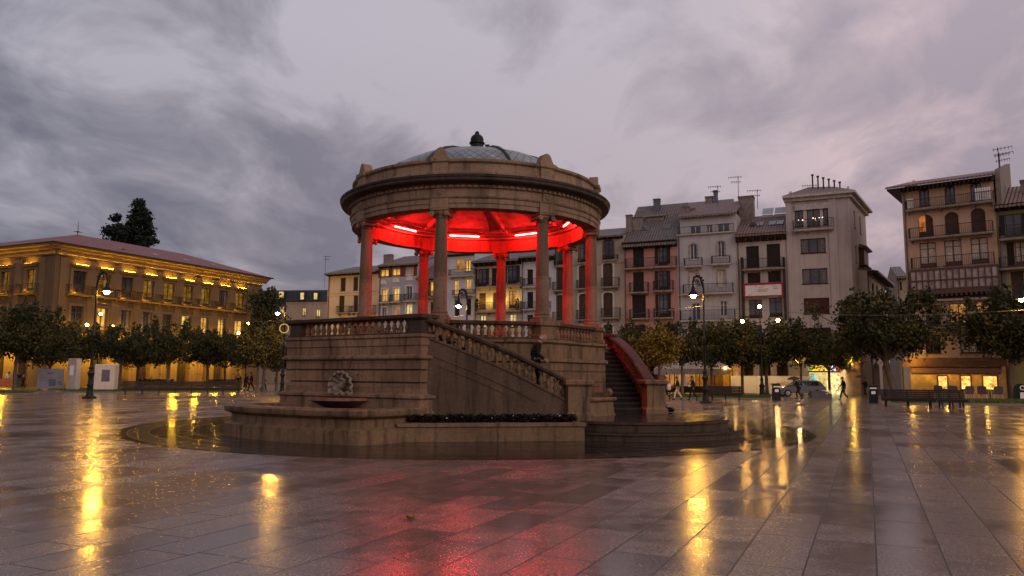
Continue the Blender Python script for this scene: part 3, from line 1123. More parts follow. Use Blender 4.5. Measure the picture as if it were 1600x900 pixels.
def window(parent, MM, x0, x1, z0, z1, kind, frame, arch=0.0, sur=None, pane=None, rv=0.22, shutter=None, sill=True):
    fr = MB(MM)
    y = rv - 0.08
    t = 0.065
    w_, h_ = x1 - x0, z1 - z0
    if kind != "S":
        fr.box(x0, x0 + t, y, y + 0.07, z0, z1)
        fr.box(x1 - t, x1, y, y + 0.07, z0, z1)
        fr.box(x0 + t, x1 - t, y, y + 0.07, z1 - t, z1)
        fr.box(x0 + t, x1 - t, y, y + 0.07, z0, z0 + t)
        nm = max(1, int(round(w_ / 0.75)) - 1) if w_ > 0.8 else 1
        for i in range(nm):
            xm = x0 + w_ * (i + 1) / (nm + 1)
            fr.box(xm - 0.045, xm + 0.045, y - 0.005, y + 0.065, z0 + t, z1 - t)
        if h_ > 1.9:
            fr.box(x0 + t, x1 - t, y + 0.004, y + 0.06, z0 + h_ * 0.74, z0 + h_ * 0.74 + 0.05)
            fr.box(x0 + t, x1 - t, y + 0.006, y + 0.055, z0 + t, z0 + h_ * 0.16)
    else:
        fr.box(x0, x1, y + 0.02, y + 0.05, z1 - 0.1, z1)
        fr.box(x0, x0 + 0.05, y + 0.02, y + 0.05, z0, z1 - 0.1)
        fr.box(x1 - 0.05, x1, y + 0.02, y + 0.05, z0, z1 - 0.1)
    if sill:
        fr.box(x0 - 0.06, x1 + 0.06, -0.07, 0.0, z0 - 0.09, z0 - 0.003)
    wo = fr.build("window", frame, parent)
    if kind == "S":
        sh = MB(MM)
        n = max(6, int(h_ / 0.16))
        for i in range(n):
            za = z0 + h_ * i / n
            sh.add([(x0 + 0.05, y + 0.035, za), (x1 - 0.05, y + 0.035, za), (x1 - 0.05, y + 0.01, za + h_ / n * 0.93), (x0 + 0.05, y + 0.01, za + h_ / n * 0.93)], [(0, 1, 2, 3)])
        sh.box(x0 + 0.05, x1 - 0.05, y + 0.05, y + 0.06, z0, z1 - 0.02)
        sh.build("shutter", shutter or M["shutter"], wo)
    else:
        p = MB(MM)
        p.quad((x0, y + 0.05, z0), (x1, y + 0.05, z0), (x1, y + 0.05, z1), (x0, y + 0.05, z1))
        p.build("pane", pane or {"D": M["glass"], "O": M["glass_sky"], "G": M["curtain"], "L": M["lit"], "P": M["lit_pale"], "M": M["lit_dim"], "LO": M["lit"]}[kind], wo)
        if kind in ("D", "O") and h_ > 1.5 and CRND.random() < 0.6:
            cw = w_ * CRND.uniform(0.14, 0.3)
            for (a_, b_) in ((x0 + t, x0 + cw), (x1 - cw * CRND.uniform(0.5, 1.0), x1 - t)):
                if b_ - a_ > 0.05:
                    cu = MB(MM)
                    cu.quad((a_, y + 0.046, z0 + h_ * 0.04), (b_, y + 0.046, z0 + h_ * 0.04), (b_, y + 0.046, z1 - 0.07), (a_, y + 0.046, z1 - 0.07))
                    cu.build("curtain", M["dim_curtain"], wo)
    if kind in ("O", "LO"):
        for sg in (-1, 1):
            xa, xb = (x0 - w_ * 0.36, x0 - 0.02) if sg < 0 else (x1 + 0.02, x1 + w_ * 0.36)
            s2 = MB(MM)
            s2.box(xa, xb, -0.09, -0.05, z0 + 0.02, z1 - 0.02)
            n = max(5, int(h_ / 0.2))
            for i in range(n):
                s2.box(xa + 0.05, xb - 0.05, -0.105, -0.09, z0 + 0.06 + (h_ - 0.12) * i / n, z0 + 0.06 + (h_ - 0.12) * (i + 0.55) / n)
            s2.build("shutter", shutter or M["shutter"], wo)
    if sur is not None:
        s3 = MB(MM)
        b = 0.16
        if arch > 0:
            xm, hw = (x0 + x1) / 2, w_ / 2
            for k in range(10):
                t0, t1 = PI * k / 10, PI * (k + 1) / 10
                q = []
                for (tt, e) in ((t0, 0), (t0, b), (t1, b), (t1, 0)):
                    q.append((xm - (hw + e) * math.cos(tt), z1 - arch + (arch + e) * math.sin(tt)))
                s3.xz(q, -0.045, 0.0)
            s3.box(x0 - b, x0, -0.045, -0.001, z0, z1 - arch)
            s3.box(x1, x1 + b, -0.045, -0.001, z0, z1 - arch)
        else:
            s3.box(x0 - b, x0, -0.045, -0.001, z0, z1 + b)
            s3.box(x1, x1 + b, -0.045, -0.001, z0, z1 + b)
            s3.box(x0, x1, -0.045, -0.001, z1, z1 + b)
        s3.build("surround", sur, wo)
    return wo


def balcony(parent, MM, x0, x1, z, zr, slab, out=0.75, brackets=True, rail=None):
    b = MB(MM)
    b.rloft(x0, x1, -out, 0.0, [(-0.06, z - 0.17), (-0.03, z - 0.10), (0.0, z - 0.09), (0, z)])
    if brackets:
        n = max(2, int((x1 - x0) / 1.3) + 1)
        for i in range(n):
            xb = x0 + 0.2 + (x1 - x0 - 0.4) * i / (n - 1)
            b.yz([(-0.004, z - 0.172), (-out * 0.7, z - 0.172), (-out * 0.55, z - 0.25), (-0.004, z - 0.45)], xb - 0.05, xb + 0.05)
    bo = b.build("balcony", slab, parent)
    r = MB(MM)
    yo = -out + 0.05
    h = zr - z
    r.box(x0 + 0.02, x1 - 0.02, yo - 0.025, yo + 0.025, zr - 0.05, zr)
    r.box(x0 + 0.02, x1 - 0.02, yo - 0.015, yo + 0.015, z + 0.08, z + 0.11)
    n = max(3, int((x1 - x0) / 0.15))
    for i in range(n + 1):
        xx = x0 + 0.03 + (x1 - x0 - 0.06) * i / n
        r.box(xx - 0.011, xx + 0.011, yo - 0.011, yo + 0.011, z, zr - 0.05)
    for xx in (x0 + 0.03, x1 - 0.03):
        r.box(xx - 0.02, xx + 0.02, yo + 0.025, -0.0, zr - 0.05, zr)
        m = 5
        for i in range(m):
            yy = yo + (0 - yo) * (i + 0.5) / m
            r.box(xx - 0.011, xx + 0.011, yy - 0.011, yy + 0.011, z, zr - 0.05)
    r.build("railing", rail or M["rail_iron"], bo)
    return bo


def roof_slab(parent, MM, x0, x1, z, depth, rise, over, mat, name="roof", side=0.0):
    r = MB(MM)
    e = rise / (depth / 2) * over
    r.yz([(-over, z - e), (-over, z - e + 0.2), (depth / 2, z + rise + 0.2), (depth + 0.3, z + 0.2), (depth + 0.3, z), (depth / 2, z + rise - 0.03)], x0 - side, x1 + side)
    return r.build(name, mat, parent)


def eaves(parent, MM, x0, x1, z, over, mat, drop=0.35):
    e = MB(MM)
    e.yz([(0.002, z), (0.002, z - drop), (-over * 0.35, z - drop * 0.8), (-over * 0.9, z - 0.12), (-over * 0.95, z - 0.02)], x0, x1)
    n = int((x1 - x0) / 0.7)
    for i in range(n):
        xx = x0 + (i + 0.5) * (x1 - x0) / n
        e.box(xx - 0.06, xx + 0.06, -over * 0.85, -over * 0.3, z - drop - 0.02, z - drop * 0.5)
    return e.build("eaves", mat, parent)


def chimney(parent, fr, MM, u0, v0, u1, v1, yd, mat, capmat=None, x_off=0.0, w=0.7):
    xa, zb = fr.loc(u0, v1, yd)
    xb, zt = fr.loc(u1, v0, yd)
    c = MB(MM)
    xa, xb = xa - x_off, xb - x_off
    c.rloft(xa, xb, yd, yd + w, [(0, zb - 1.2), (0, zt - 0.3), (0.05, zt - 0.28), (0.05, zt - 0.2), (-0.03, zt - 0.19), (-0.03, zt - 0.08), (0.07, zt - 0.07), (0.07, zt)])
    return c.build("chimney", mat, parent)


def antenna(parent, fr, MM, u, v0, v1, yd, x_off, sg=1):
    x, zt = fr.loc(u, v0, yd)
    _, zb = fr.loc(u, v1, yd)
    x -= x_off
    a = MB(MM)
    a.tube([(x, yd, zb - 0.5), (x, yd, zt)], 0.035, 5)
    for k, (zz, ln) in enumerate(((zt - 0.15, 1.1), (zt - 0.75, 0.8))):
        a.tube([(x - ln * 0.4 * sg, yd, zz), (x + ln * sg, yd, zz + 0.1)], 0.025, 4)
        for i in range(6):
            xx = x + sg * (-0.3 + i * 0.26) * ln
            a.tube([(xx, yd - 0.3, zz + 0.02 + i * 0.012), (xx, yd + 0.3, zz + 0.02 + i * 0.012)], 0.014, 3)
            a.tube([(xx, yd, zz - 0.16), (xx, yd, zz + 0.16)], 0.014, 3)
    return a.build("antenna", M["rail_iron"], parent)


M["downpipe"] = plain("downpipe_zinc", (0.10, 0.095, 0.095), 0.5)
CRND = random.Random(12)
M["dim_curtain"] = plain("dim_curtain", (0.17, 0.15, 0.14), 0.9, var=0.5, scale=5)
BOUND = {}


def house(name, label, fr, u0, u1, um, veave, mat, wins, bals, frame, slab, roofmat, depth=12.0, rise=2.2, over=0.7, eave_mat=None, group=None, drop=0.35, chim=(), ant=(), xlim=None, shut=None, side_u=None, cat="building", arcade=3, strings=()):
    vh = 590
    x0 = BOUND.get((id(fr), u0))
    if x0 is None:
        x0 = fr.loc(u0, veave + 60)[0]
    x1 = fr.loc(u1, veave + 60)[0]
    BOUND[(id(fr), u1)] = x1
    ze = fr.loc(um, veave)[1]
    o = fr.pt(x0, 0)
    root = empty(name, o, fr.b)
    tag(root, label, cat, group)
    W = x1 - x0
    MM = None
    ops, todo = [], []
    for wd in wins:
        k, a, b_, c, d = wd[:5]
        op = wd[5] if len(wd) > 5 else {}
        vm, um_ = (b_ + d) / 2, (a + c) / 2
        xa, xb = fr.loc(a, vm)[0] - x0, fr.loc(c, vm)[0] - x0
        za, zb = fr.loc(um_, d)[1], fr.loc(um_, b_)[1]
        if k in ("O", "LO"):
            ww = xb - xa
            xa, xb = xa + ww * 0.20, xb - ww * 0.20
        xa, xb = max(xa, 0.08), min(xb, W - 0.08)
        if xb - xa < 0.2:
            continue
        ar = (xb - xa) * op.get("arch", 0)
        ops.append((xa, xb, za, zb, ar, 0.22))
        todo.append((k, xa, xb, za, zb, ar, op))
    if arcade or roofmat is not None or cat == "building":
        dp = MB(MM)
        dp.tube([(0.22, -0.07, 0.1), (0.22, -0.07, ze - 0.5), (0.22, -0.3, ze - 0.15)], 0.055, 6)
        dp.build("downpipe", M["downpipe"], root)
    zlow = min([o_[2] for o_ in ops] + [8.0])
    if arcade and todo:
        # carry the window columns on down to the arcade
        zz = min(t[3] for t in todo)
        low_row = [t for t in todo if t[3] < zz + 0.8]
        step = max(2.8, low_row[0][4] - low_row[0][3] + 0.9)
        while zz - step > 4.1:
            zz -= step
            for (k, xa, xb, za, zb, ar, op) in low_row:
                k2 = {"L": "D", "P": "D", "M": "D", "LO": "O"}.get(k, k)
                hgt = min(zb - za, step - 0.8)
                ops.append((xa, xb, zz, zz + hgt, ar, 0.22))
                todo.append((k2, xa, xb, zz, zz + hgt, ar, op))
    if arcade:
        wa = W / arcade
        for i in range(arcade):
            ops.append((wa * (i + 0.5) - wa * 0.33, wa * (i + 0.5) + wa * 0.33, 0.0, 3.4, 0.6, 2.6))
    wl = MB(MM)
    wall_grid(wl, 0, W, 0, ze, ops)
    wl.quad((0, 0, 0), (0, depth, 0), (0, depth, ze), (0, 0, ze))
    wl.quad((W, 0, 0), (W, 0, ze), (W, depth, ze), (W, depth, 0))
    wl.quad((0, depth, 0), (W, depth, 0), (W, depth, ze), (0, depth, ze))
    wl.quad((0, 0.3, ze - 0.01), (W, 0.3, ze - 0.01), (W, depth, ze - 0.01), (0, depth, ze - 0.01))
    # gables
    wl.yz([(0.1, ze - 0.02), (depth / 2, ze + rise - 0.06), (depth - 0.05, ze - 0.02)], 0.0, 0.22)
    wl.yz([(0.1, ze - 0.02), (depth / 2, ze + rise - 0.06), (depth - 0.05, ze - 0.02)], W - 0.22, W)
    for v_ in strings:
        zz = fr.loc((u0 + u1) / 2, v_)[1]
        wl.box(0.0, W, -0.09, -0.002, zz - 0.1, zz + 0.1)
    wo = wl.build("wall", mat, root)
    if arcade:
        ib = MB()
        ib.quad((0, 2.58, 0), (W, 2.58, 0), (W, 2.58, 3.4), (0, 2.58, 3.4))
        ib.build("arcade_back", M["arcade_back"], root)
    for (k, xa, xb, za, zb, ar, op) in todo:
        window(root, MM, xa, xb, za, zb, k, op.get("frame", frame), ar, op.get("sur"), op.get("pane"), shutter=op.get("shut", shut), sill=op.get("sill", True))
    for bd in bals:
        a, c, vs, vr = bd[:4]
        kw = bd[4] if len(bd) > 4 else {}
        xa, xb = fr.loc(a, vs, -0.75)[0] - x0, fr.loc(c, vs, -0.75)[0] - x0
        um_ = (a + c) / 2
        balcony(root, MM, xa, xb, fr.loc(um_, vs, -0.75)[1], fr.loc(um_, vr, -0.75)[1], slab, **kw)
    if roofmat is not None:
        ro = roof_slab(root, MM, 0.0, W, ze, depth, rise, over, roofmat)
        eaves(root, MM, 0.0, W, ze - rise / (depth / 2) * over * 0.2, over, eave_mat or M["frame_dark"], drop)
        for c_ in chim:
            cm_ = c_[5] if len(c_) > 5 else M["chimney"]
            chimney(ro, fr, MM, *c_[:5], cm_, x_off=x0)
        for a_ in ant:
            antenna(ro, fr, MM, *a_[:4], x0, a_[4] if len(a_) > 4 else 1)
    return root, x0, W, ze


M["chimney"] = plain("chimney_render", (0.22, 0.18, 0.16), 0.8, var=0.4)
M["chimney_metal"] = plain("chimney_metal", (0.12, 0.13, 0.15), 0.4, 0.6)
M["arcade_back"] = plain("arcade_back_wall", (0.16, 0.10, 0.06), 0.7, var=0.5, scale=1.2)
ROW_B = R(-25)
ROWP = aty(1330, 600, 78)
row = Fac(ROWP, ROW_B)
M["row_tiles"] = tiles("row_roof_tiles", (0.15, 0.092, 0.08), ROW_B)
M["grey_tiles"] = tiles("grey_roof_tiles", (0.125, 0.10, 0.095), ROW_B)
# ---------------------------------------------------------------- the row of houses behind the bandstand
GRP = None
cream = stucco("cream_render", (0.519, 0.414, 0.293))
greyblue = stucco("greyblue_render", (0.312, 0.329, 0.412))
ochre = stucco("ochre_render", (0.436, 0.350, 0.249))
white = stucco("white_render", (0.496, 0.511, 0.566), 0.3)
tan = stucco("tan_render", (0.357, 0.299, 0.236))
pink = stucco("pink_render", (0.457, 0.239, 0.195))
pale = stucco("pale_grey_render", (0.436, 0.423, 0.425))
beige = stucco("beige_render", (0.436, 0.380, 0.342))
towerm = stucco("tower_render", (0.436, 0.374, 0.348), 0.45)
peach = stucco("peach_render", (0.510, 0.333, 0.225))
green = stucco("green_render", (0.312, 0.276, 0.109))
slabm = plain("balcony_slab", (0.30, 0.25, 0.22), 0.8, var=0.4)
slabw = plain("pale_balcony_slab", (0.42, 0.38, 0.36), 0.8, var=0.3)
redbrown = plain("red_brown_boards", (0.12, 0.035, 0.03), 0.7)
surw = plain("white_surround", (0.55, 0.50, 0.46), 0.8)
fd, fw, fbn = M["frame_dark"], M["frame_white"], M["frame_brown"]
br, bg_ = M["shutter_brown"], M["shutter"]

house("townhouse", "cream townhouse with dark shuttered windows and deep eaves, left of the grey-blue house", row, 511, 591, 545, 426, cream,
      [("S", 532, 434, 540, 455), ("S", 552, 433, 559.5, 454), ("S", 571, 432, 579, 453), ("S", 529.6, 462, 538, 487.6), ("S", 552, 461.6, 559.5, 487), ("S", 571, 461, 579, 486),
       ("S", 530, 496, 538, 520), ("S", 552, 496, 559.5, 520), ("S", 571, 495, 579, 520)],
      [(524, 543, 488, 478), (545.5, 561.5, 487.5, 477.5), (566, 583, 487, 477)], fd, slabm, M["grey_tiles"], over=1.0, rise=1.6, strings=(456, 460))
r2 = house("townhouse", "narrow grey-blue painted townhouse with two yellow-lit top windows under a red-brown band", row, 591, 652, 620, 414, greyblue,
      [("L", 594.6, 421, 607, 432), ("L", 613, 419.7, 625, 430.5), ("G", 634, 418, 646, 429, {"frame": fw}), ("L", 596.5, 451.5, 605.7, 471, {"frame": fw, "sur": surw}), ("L", 614.8, 450, 624, 470, {"frame": fw, "sur": surw}), ("D", 634.5, 447, 644, 468, {"frame": fw, "sur": surw}),
       ("D", 596.7, 480, 604, 497, {"frame": fw, "sur": surw}), ("M", 615, 479, 624, 496, {"frame": fw, "sur": surw}), ("P", 634, 475, 644, 494, {"frame": fw, "sur": surw})],
      [(591.7, 607.6, 472, 461), (609, 624.5, 471, 459.7), (629, 649, 469.5, 458.7)], fd, slabw, M["row_tiles"], chim=[(599, 397, 611, 410, 3.0)], over=0.5, rise=2.0)
rt = r2[0]
za, zb = row.loc(620, 432.5)[1], row.loc(620, 418)[1]
for (a, b) in ((591.5, 594.2), (607.5, 612.6), (625.5, 633.5), (646.5, 651.5)):
    bandm = MB()
    bandm.box(row.loc(a, 425)[0] - r2[1], row.loc(b, 425)[0] - r2[1], -0.05, -0.002, za, zb)
    bandm.build("painted_band", redbrown, rt)
for (u, v) in ((599, 444), (619, 441), (640, 438)):
    x, z = row.loc(u, v)
    x -= r2[1]
    sil = MB()
    sil.M = Matrix.Translation((x, -0.03, z)) @ Matrix.Rotation(R(90), 4, "X")
    sil.lathe([(0.02, -0.03), (0.55, -0.03), (0.6, 0.03), (0.02, 0.03)], 14, a0=0, a1=PI)
    sil.build("lunette", surw, rt)

house("townhouse", "low ochre townhouse with one lit shuttered window, right of the grey-blue house", row, 652, 690, 670, 433, ochre,
      [("LO", 669, 440, 684, 462), ("S", 672.5, 472, 681, 493), ("S", 657, 441, 664, 463)], [(662, 688, 463.5, 455)], fd, slabm, M["row_tiles"], rise=3.2, over=0.6)
r4 = house("townhouse", "tall pale townhouse with a yellow-lit arched loft opening and two tall lit windows", row, 690, 741, 720, 396, white,
      [("M", 712, 404, 726, 424, {"arch": 0.5, "sur": surw, "frame": fw}), ("L", 727, 406, 735, 424, {"frame": fd}), ("L", 709.5, 438, 716.7, 460, {"sur": surw}), ("L", 728, 436, 736, 459, {"sur": surw}), ("S", 709.5, 468, 718, 494), ("S", 728, 466, 736, 493)],
      [(700, 740, 430, 420), (706, 720, 461, 453), (725, 739, 460, 452)], fw, slabw, M["grey_tiles"], rise=1.8, over=0.5)
r5 = house("townhouse", "cream townhouse whose balcony wall glows yellow between potted plants", row, 741, 814, 778, 407, cream,
      [("O", 742.5, 420, 764, 446), ("S", 768, 419, 776, 445), ("O", 788, 415, 812, 442), ("S", 748, 458, 759, 482, {"shut": br}), ("S", 770, 457, 778, 481, {"shut": br}), ("M", 795, 454, 806, 480), ("P", 750, 493, 759, 512, {"sur": surw}), ("P", 796, 491, 806, 511, {"sur": surw})],
      [(743, 813, 447, 434), (741.5, 813, 486, 472)], fd, slabm, M["grey_tiles"], over=1.1, drop=0.6, rise=1.8)
# potted plants and lamps on its lower balcony
for i, (u, lab) in enumerate(((745.5, "potted shrub lit yellow at the end of a balcony, beside a brown shutter"), (808, "potted shrub with small lights at the balcony end next to the white house"))):
    x, z = row.loc(u, 484, -0.4)
    e = empty("potted_shrub", row.pt(x, -0.4, row.loc(u, 485.8, -0.75)[1]), row.b)
    tag(e, lab, "potted plant", "potted shrubs on the glowing balcony")
    pt_ = MB()
    pt_.lathe([(0.14, 0.003), (0.2, 0.35), (0.23, 0.38), (0.2, 0.4), (0.02, 0.38)], 12, cap0=True)
    pt_.build("pot", M["bowl"], e, True)
    rnd = random.Random(i)
    lf = MB()
    for k in range(260):
        zz = rnd.uniform(0.4, 1.6)
        rr_ = 0.32 * math.sin(PI * min(1, (1.7 - zz) / 1.0) * 0.5 + 0.25)
        a = rnd.uniform(0, 2 * PI)
        c = Vector((rr_ * math.cos(a) * rnd.random() ** 0.5, rr_ * math.sin(a) * rnd.random() ** 0.5, zz))
        t1, t2 = Vector((rnd.gauss(0, 1), rnd.gauss(0, 1), rnd.gauss(0, 1))).normalized() * 0.09, Vector((rnd.gauss(0, 1), rnd.gauss(0, 1), rnd.gauss(0, 1))).normalized() * 0.05
        lf.add([c - t1, c + t2, c + t1, c - t2], [(0, 1, 2, 3)])
    lf.build("leaves", M["bed_leaf"], e)
for u, v in ((750, 471), (765, 470), (785, 469), (802, 467)):
    ld_ = bpy.data.lights.new("balcony_lamp", "POINT")
    ld_.energy = 38
    ld_.color = (1.0, 0.62, 0.06)
    ld_.shadow_soft_size = 0.08
    lo = bpy.data.objects.new("balcony_lamp", ld_)
    COL.objects.link(lo)
    x, z = row.loc(u, v, -0.5)
    lo.location = row.pt(x, -0.5, z)
house("townhouse", "white townhouse with grey shuttered french windows left of the tan house with arched windows", row, 814, 868, 840, 400, white,
      [("S", 823.6, 421, 833, 443.5, {"sur": surw}), ("S", 841, 420, 851, 443, {"sur": surw}), ("S", 823.6, 456, 833, 480), ("S", 842, 455, 851, 479), ("S", 823.6, 492, 833, 512), ("S", 842, 491, 851, 512)],
      [(816, 858, 447, 434), (816, 858, 482.5, 471)], fd, slabw, M["grey_tiles"], over=1.0, drop=0.6, rise=1.8)
wl7 = []
for k, (dx, dy) in enumerate(((0, 0), (38, -5), (-38, 5))):
    wl7 += [("D", 905.5 + dx, 380 + dy, 920 + dx, 409 + dy, {"arch": 0.35, "sur": M["frame_brown"]}), ("S", 904 + dx, 414.5 + dy * 0.7, 919.5 + dx, 450 + dy * 0.5, {"arch": 0.2, "sur": surw, "shut": br}), ("S", 904.5 + dx, 459 + dy * 0.4, 919.5 + dx, 498 + dy * 0.3, {"arch": 0.2, "sur": surw, "shut": br}), ("S", 904.5 + dx, 508 + dy * 0.3, 919.5 + dx, 535, {"arch": 0.2, "sur": surw, "shut": br})]
house("townhouse", "tan townhouse with arched windows and brown blinds framed in pale stone", row, 868, 974.5, 925, 371, tan, wl7,
      [(901, 923.5, 409, 401, {"out": 0.35}), (940, 963, 405, 397, {"out": 0.35}), (863, 886, 414, 406, {"out": 0.35}), (900, 924, 450, 437), (938.5, 966, 447.5, 433.5), (862, 886, 453, 440), (900, 924, 499, 484), (938.5, 967.5, 496, 481), (862, 886, 501, 487)],
      fd, slabm, M["grey_tiles"], over=0.6, rise=1.9, strings=(412,))
r8 = house("townhouse", "salmon pink townhouse with black shutters and iron balconies beside the pale grey house", row, 974.5, 1059, 1015, 376, pink,
      [("S", 989, 387.6, 1006, 416.5), ("O", 1024, 384.5, 1047, 413), ("S", 989, 425, 1006, 455), ("O", 1024, 423, 1047, 452), ("S", 987.7, 460.7, 1009, 496), ("O", 1025, 459, 1048, 495), ("S", 988, 508, 1009, 540), ("S", 1026, 507, 1047, 539)],
      [(976, 1056, 417, 402), (982.5, 1012, 456, 441), (1020, 1051, 453.5, 438), (982.5, 1013, 497, 483), (1020.5, 1052, 496, 481.5)], fd, slabm, M["grey_tiles"], over=0.9, drop=0.75, rise=5.4, depth=13,
      chim=[(978, 335, 986.5, 353, 1.6), (988, 338, 1001.7, 352, 1.8), (1021, 310, 1030, 329, 5.2, M["chimney_metal"])])
ro8 = [c for c in r8[0].children if c.name.startswith("roof")][0]
# dormer and skylights on the pink house's roof
xa, za = row.loc(1008, 341, 3.6)
xb, zb = row.loc(1037, 327, 3.6)
dr = MB()
dr.yz([(3.4, za - 0.6), (3.4, za + 0.05), (6.8, zb + 0.1), (6.8, za - 0.6)], xa - r8[1], xb - r8[1])
dr.yz([(3.15, za + 0.02), (3.15, za + 0.14), (6.9, zb + 0.25), (6.9, zb + 0.12)], xa - r8[1] - 0.2, xb - r8[1] + 0.2)
dr.build("dormer", M["chimney"], ro8)
sl_ = MB()
for (u, v) in ((986, 354), (1008.5, 356), (1041, 352)):
    x, z = row.loc(u, v, 2.0)
    x -= r8[1]
    zz = r8[3] + 5.4 / 6.5 * 2.0 + 0.24
    sl_.add([(x - 0.5, 1.6, zz - 0.30), (x + 0.5, 1.6, zz - 0.30), (x + 0.5, 2.4, zz + 0.36), (x - 0.5, 2.4, zz + 0.36)], [(0, 1, 2, 3)])
sl_.build("skylight", M["glass_sky"], ro8)

# pale grey house with a set-back attic
r9 = house("townhouse", "pale grey townhouse with carved arched window hoods, a balustraded attic terrace and long balconies", row, 1059, 1151, 1105, 366, pale,
      [("D", 1078, 381, 1089, 405, {"arch": 0.4, "sur": slabm, "frame": fw}), ("D", 1121, 377, 1132, 401.5, {"arch": 0.4, "sur": slabm, "frame": fw}), ("G", 1078, 424, 1090.5, 449, {"sur": slabm, "frame": fw}), ("G", 1121.5, 422, 1133, 447, {"sur": slabm, "frame": fw}),
       ("D", 1081, 474, 1094, 500, {"frame": fw, "sur": slabw}), ("D", 1125, 470, 1136, 497, {"frame": fw, "sur": slabw}), ("D", 1080, 512, 1095, 540), ("D", 1122, 511, 1137, 540)],
      [(1068, 1096.6, 415, 402.5), (1111, 1140, 411.5, 399), (1066.5, 1145, 457.5, 443), (1062, 1148, 500, 484)], fw, slabw, None, arcade=3, strings=(366, 413, 460, 505))
root9, x9, W9, z9 = r9
at = MB()
ops9, td = [], []
for (u0, v0, u1, v1) in ((1078, 354, 1095, 366.5), (1104, 352.5, 1113, 364.5), (1121, 350, 1139.5, 363.5)):
    a, zb = row.loc(u0, v0, 1.2)
    b, za = row.loc(u1, v1, 1.2)
    ops9.append((a - x9, b - x9, za, zb, 0, 0.22))
za9 = row.loc(1105, 335.5, 1.2)[1]
wall_grid(at, 0.1, W9 - 0.1, z9, za9, ops9, 1.2)
at.quad((0.1, 1.2, z9), (0.1, 11, z9), (0.1, 11, za9), (0.1, 1.2, za9))
at.quad((W9 - 0.1, 1.2, z9), (W9 - 0.1, 11, z9), (W9 - 0.1, 11, za9), (W9 - 0.1, 1.2, za9))
ao = at.build("attic", pale, root9)
for o_ in ops9:
    window(root9, Matrix.Translation((0, 1.2, 0)), o_[0], o_[1], o_[2], o_[3], "O" if False else "D", fw, pane=M["glass_sky"])
tr = MB()
tr.box(0, W9, -0.35, 0.25, z9 - 0.001, z9 + 0.12)
tr.build("cornice", slabw, root9)
balcony(root9, None, 0.15, W9 - 0.15, z9 + 0.125, z9 + 1.0, slabw, out=0.3, brackets=False)
ro9 = roof_slab(root9, Matrix.Translation((0, 1.2, 0)), 0.0, W9, za9, 10, 2.2, 0.6, M["row_tiles"])
chimney(ro9, row, None, 1154, 305, 1176, 333, 5.0, M["chimney"], x_off=x9, w=1.6)
chimney(ro9, row, None, 1066, 322, 1076, 340, 3.0, M["chimney"], x_off=x9)
chimney(ro9, row, None, 1076, 325, 1085, 340, 3.4, M["chimney"], x_off=x9)
for (u, v0, v1, sg) in ((1121, 290, 316, -1), (1153, 275, 312, -1), (1183, 296, 320, -1)):
    antenna(ro9, row, None, u, v0, v1, 6.0, x9, sg)

# a taller house behind: its roof rises over the pink and grey houses
bk = Fac(row.pt(0, 13.5), ROW_B)
r_b = house("townhouse", "dark tiled roof of a house standing behind the pink and pale grey townhouses", bk, 1043, 1137, 1090, 332, ochre, [], [], fd, slabm, M["grey_tiles"], rise=2.6, over=0.5, arcade=0,
      chim=[(1102, 306, 1113, 322, 3.0), (1115, 297, 1120, 318, 3.0, M["chimney_metal"])])

r10 = house("townhouse", "beige townhouse with tall dark openings, skylights and a banner, beside the corner house", row, 1151, 1231, 1190, 364, beige,
      [("S", 1166, 384.5, 1186, 417.5), ("S", 1198, 381, 1219, 415), ("S", 1168, 426, 1188, 443.5), ("S", 1200, 423, 1220, 441), ("D", 1170.5, 468, 1190.7, 496), ("D", 1202, 465, 1222, 494), ("D", 1171, 508, 1191, 540), ("D", 1202, 507, 1222, 539)],
      [(1159.6, 1226, 419, 403)], fd, slabm, M["row_tiles"], over=0.8, drop=0.85, rise=2.9, depth=12)
# beige house: skylights, solar panels, balcony posts
root10, x10, W10, z10 = r10
ro10 = [c for c in root10.children if c.name.startswith("roof")][0]
sk = MB()
for (u0, v0, u1, v1) in ((1173, 340, 1194, 349), (1202, 337, 1225, 346)):
    xa, xb = row.loc(u0, v0, 3)[0] - x10, row.loc(u1, v1, 3)[0] - x10
    m_ = 2.9 / 6.0
    for q in range(2):
        a = xa + (xb - xa) * (0.52 * q)
        b = xa + (xb - xa) * (0.52 * q + 0.46)
        sk.add([(a, 1.9, z10 + m_ * 1.9 + 0.30), (b, 1.9, z10 + m_ * 1.9 + 0.30), (b, 3.3, z10 + m_ * 3.3 + 0.30), (a, 3.3, z10 + m_ * 3.3 + 0.30)], [(0, 1, 2, 3)])
sk.build("skylight", M["glass"], ro10)
so = MB()
for q in range(2):
    a = W10 * (0.42 + 0.26 * q)
    so.add([(a, 5.2, z10 + 3.1), (a + W10 * 0.23, 5.2, z10 + 3.1), (a + W10 * 0.23, 6.6, z10 + 4.1), (a, 6.6, z10 + 4.1)], [(0, 1, 2, 3)])
    so.box(a, a + W10 * 0.23, 5.25, 6.5, z10 + 2.3, z10 + 3.05)
so.build("solar_panel", plain("solar_panel", (0.35, 0.38, 0.42), 0.2, var=0.1), ro10)
for u in (1160, 1225.5):
    xa = row.loc(u, 440, -0.5)[0] - x10
    za, zb = row.loc(u, 500, -0.5)[1], row.loc(u, 402, -0.5)[1]
    pp = MB()
    pp.box(xa - 0.11, xa + 0.11, -0.6, -0.002, za, zb)
    pp.build("balcony_post", fd, root10)
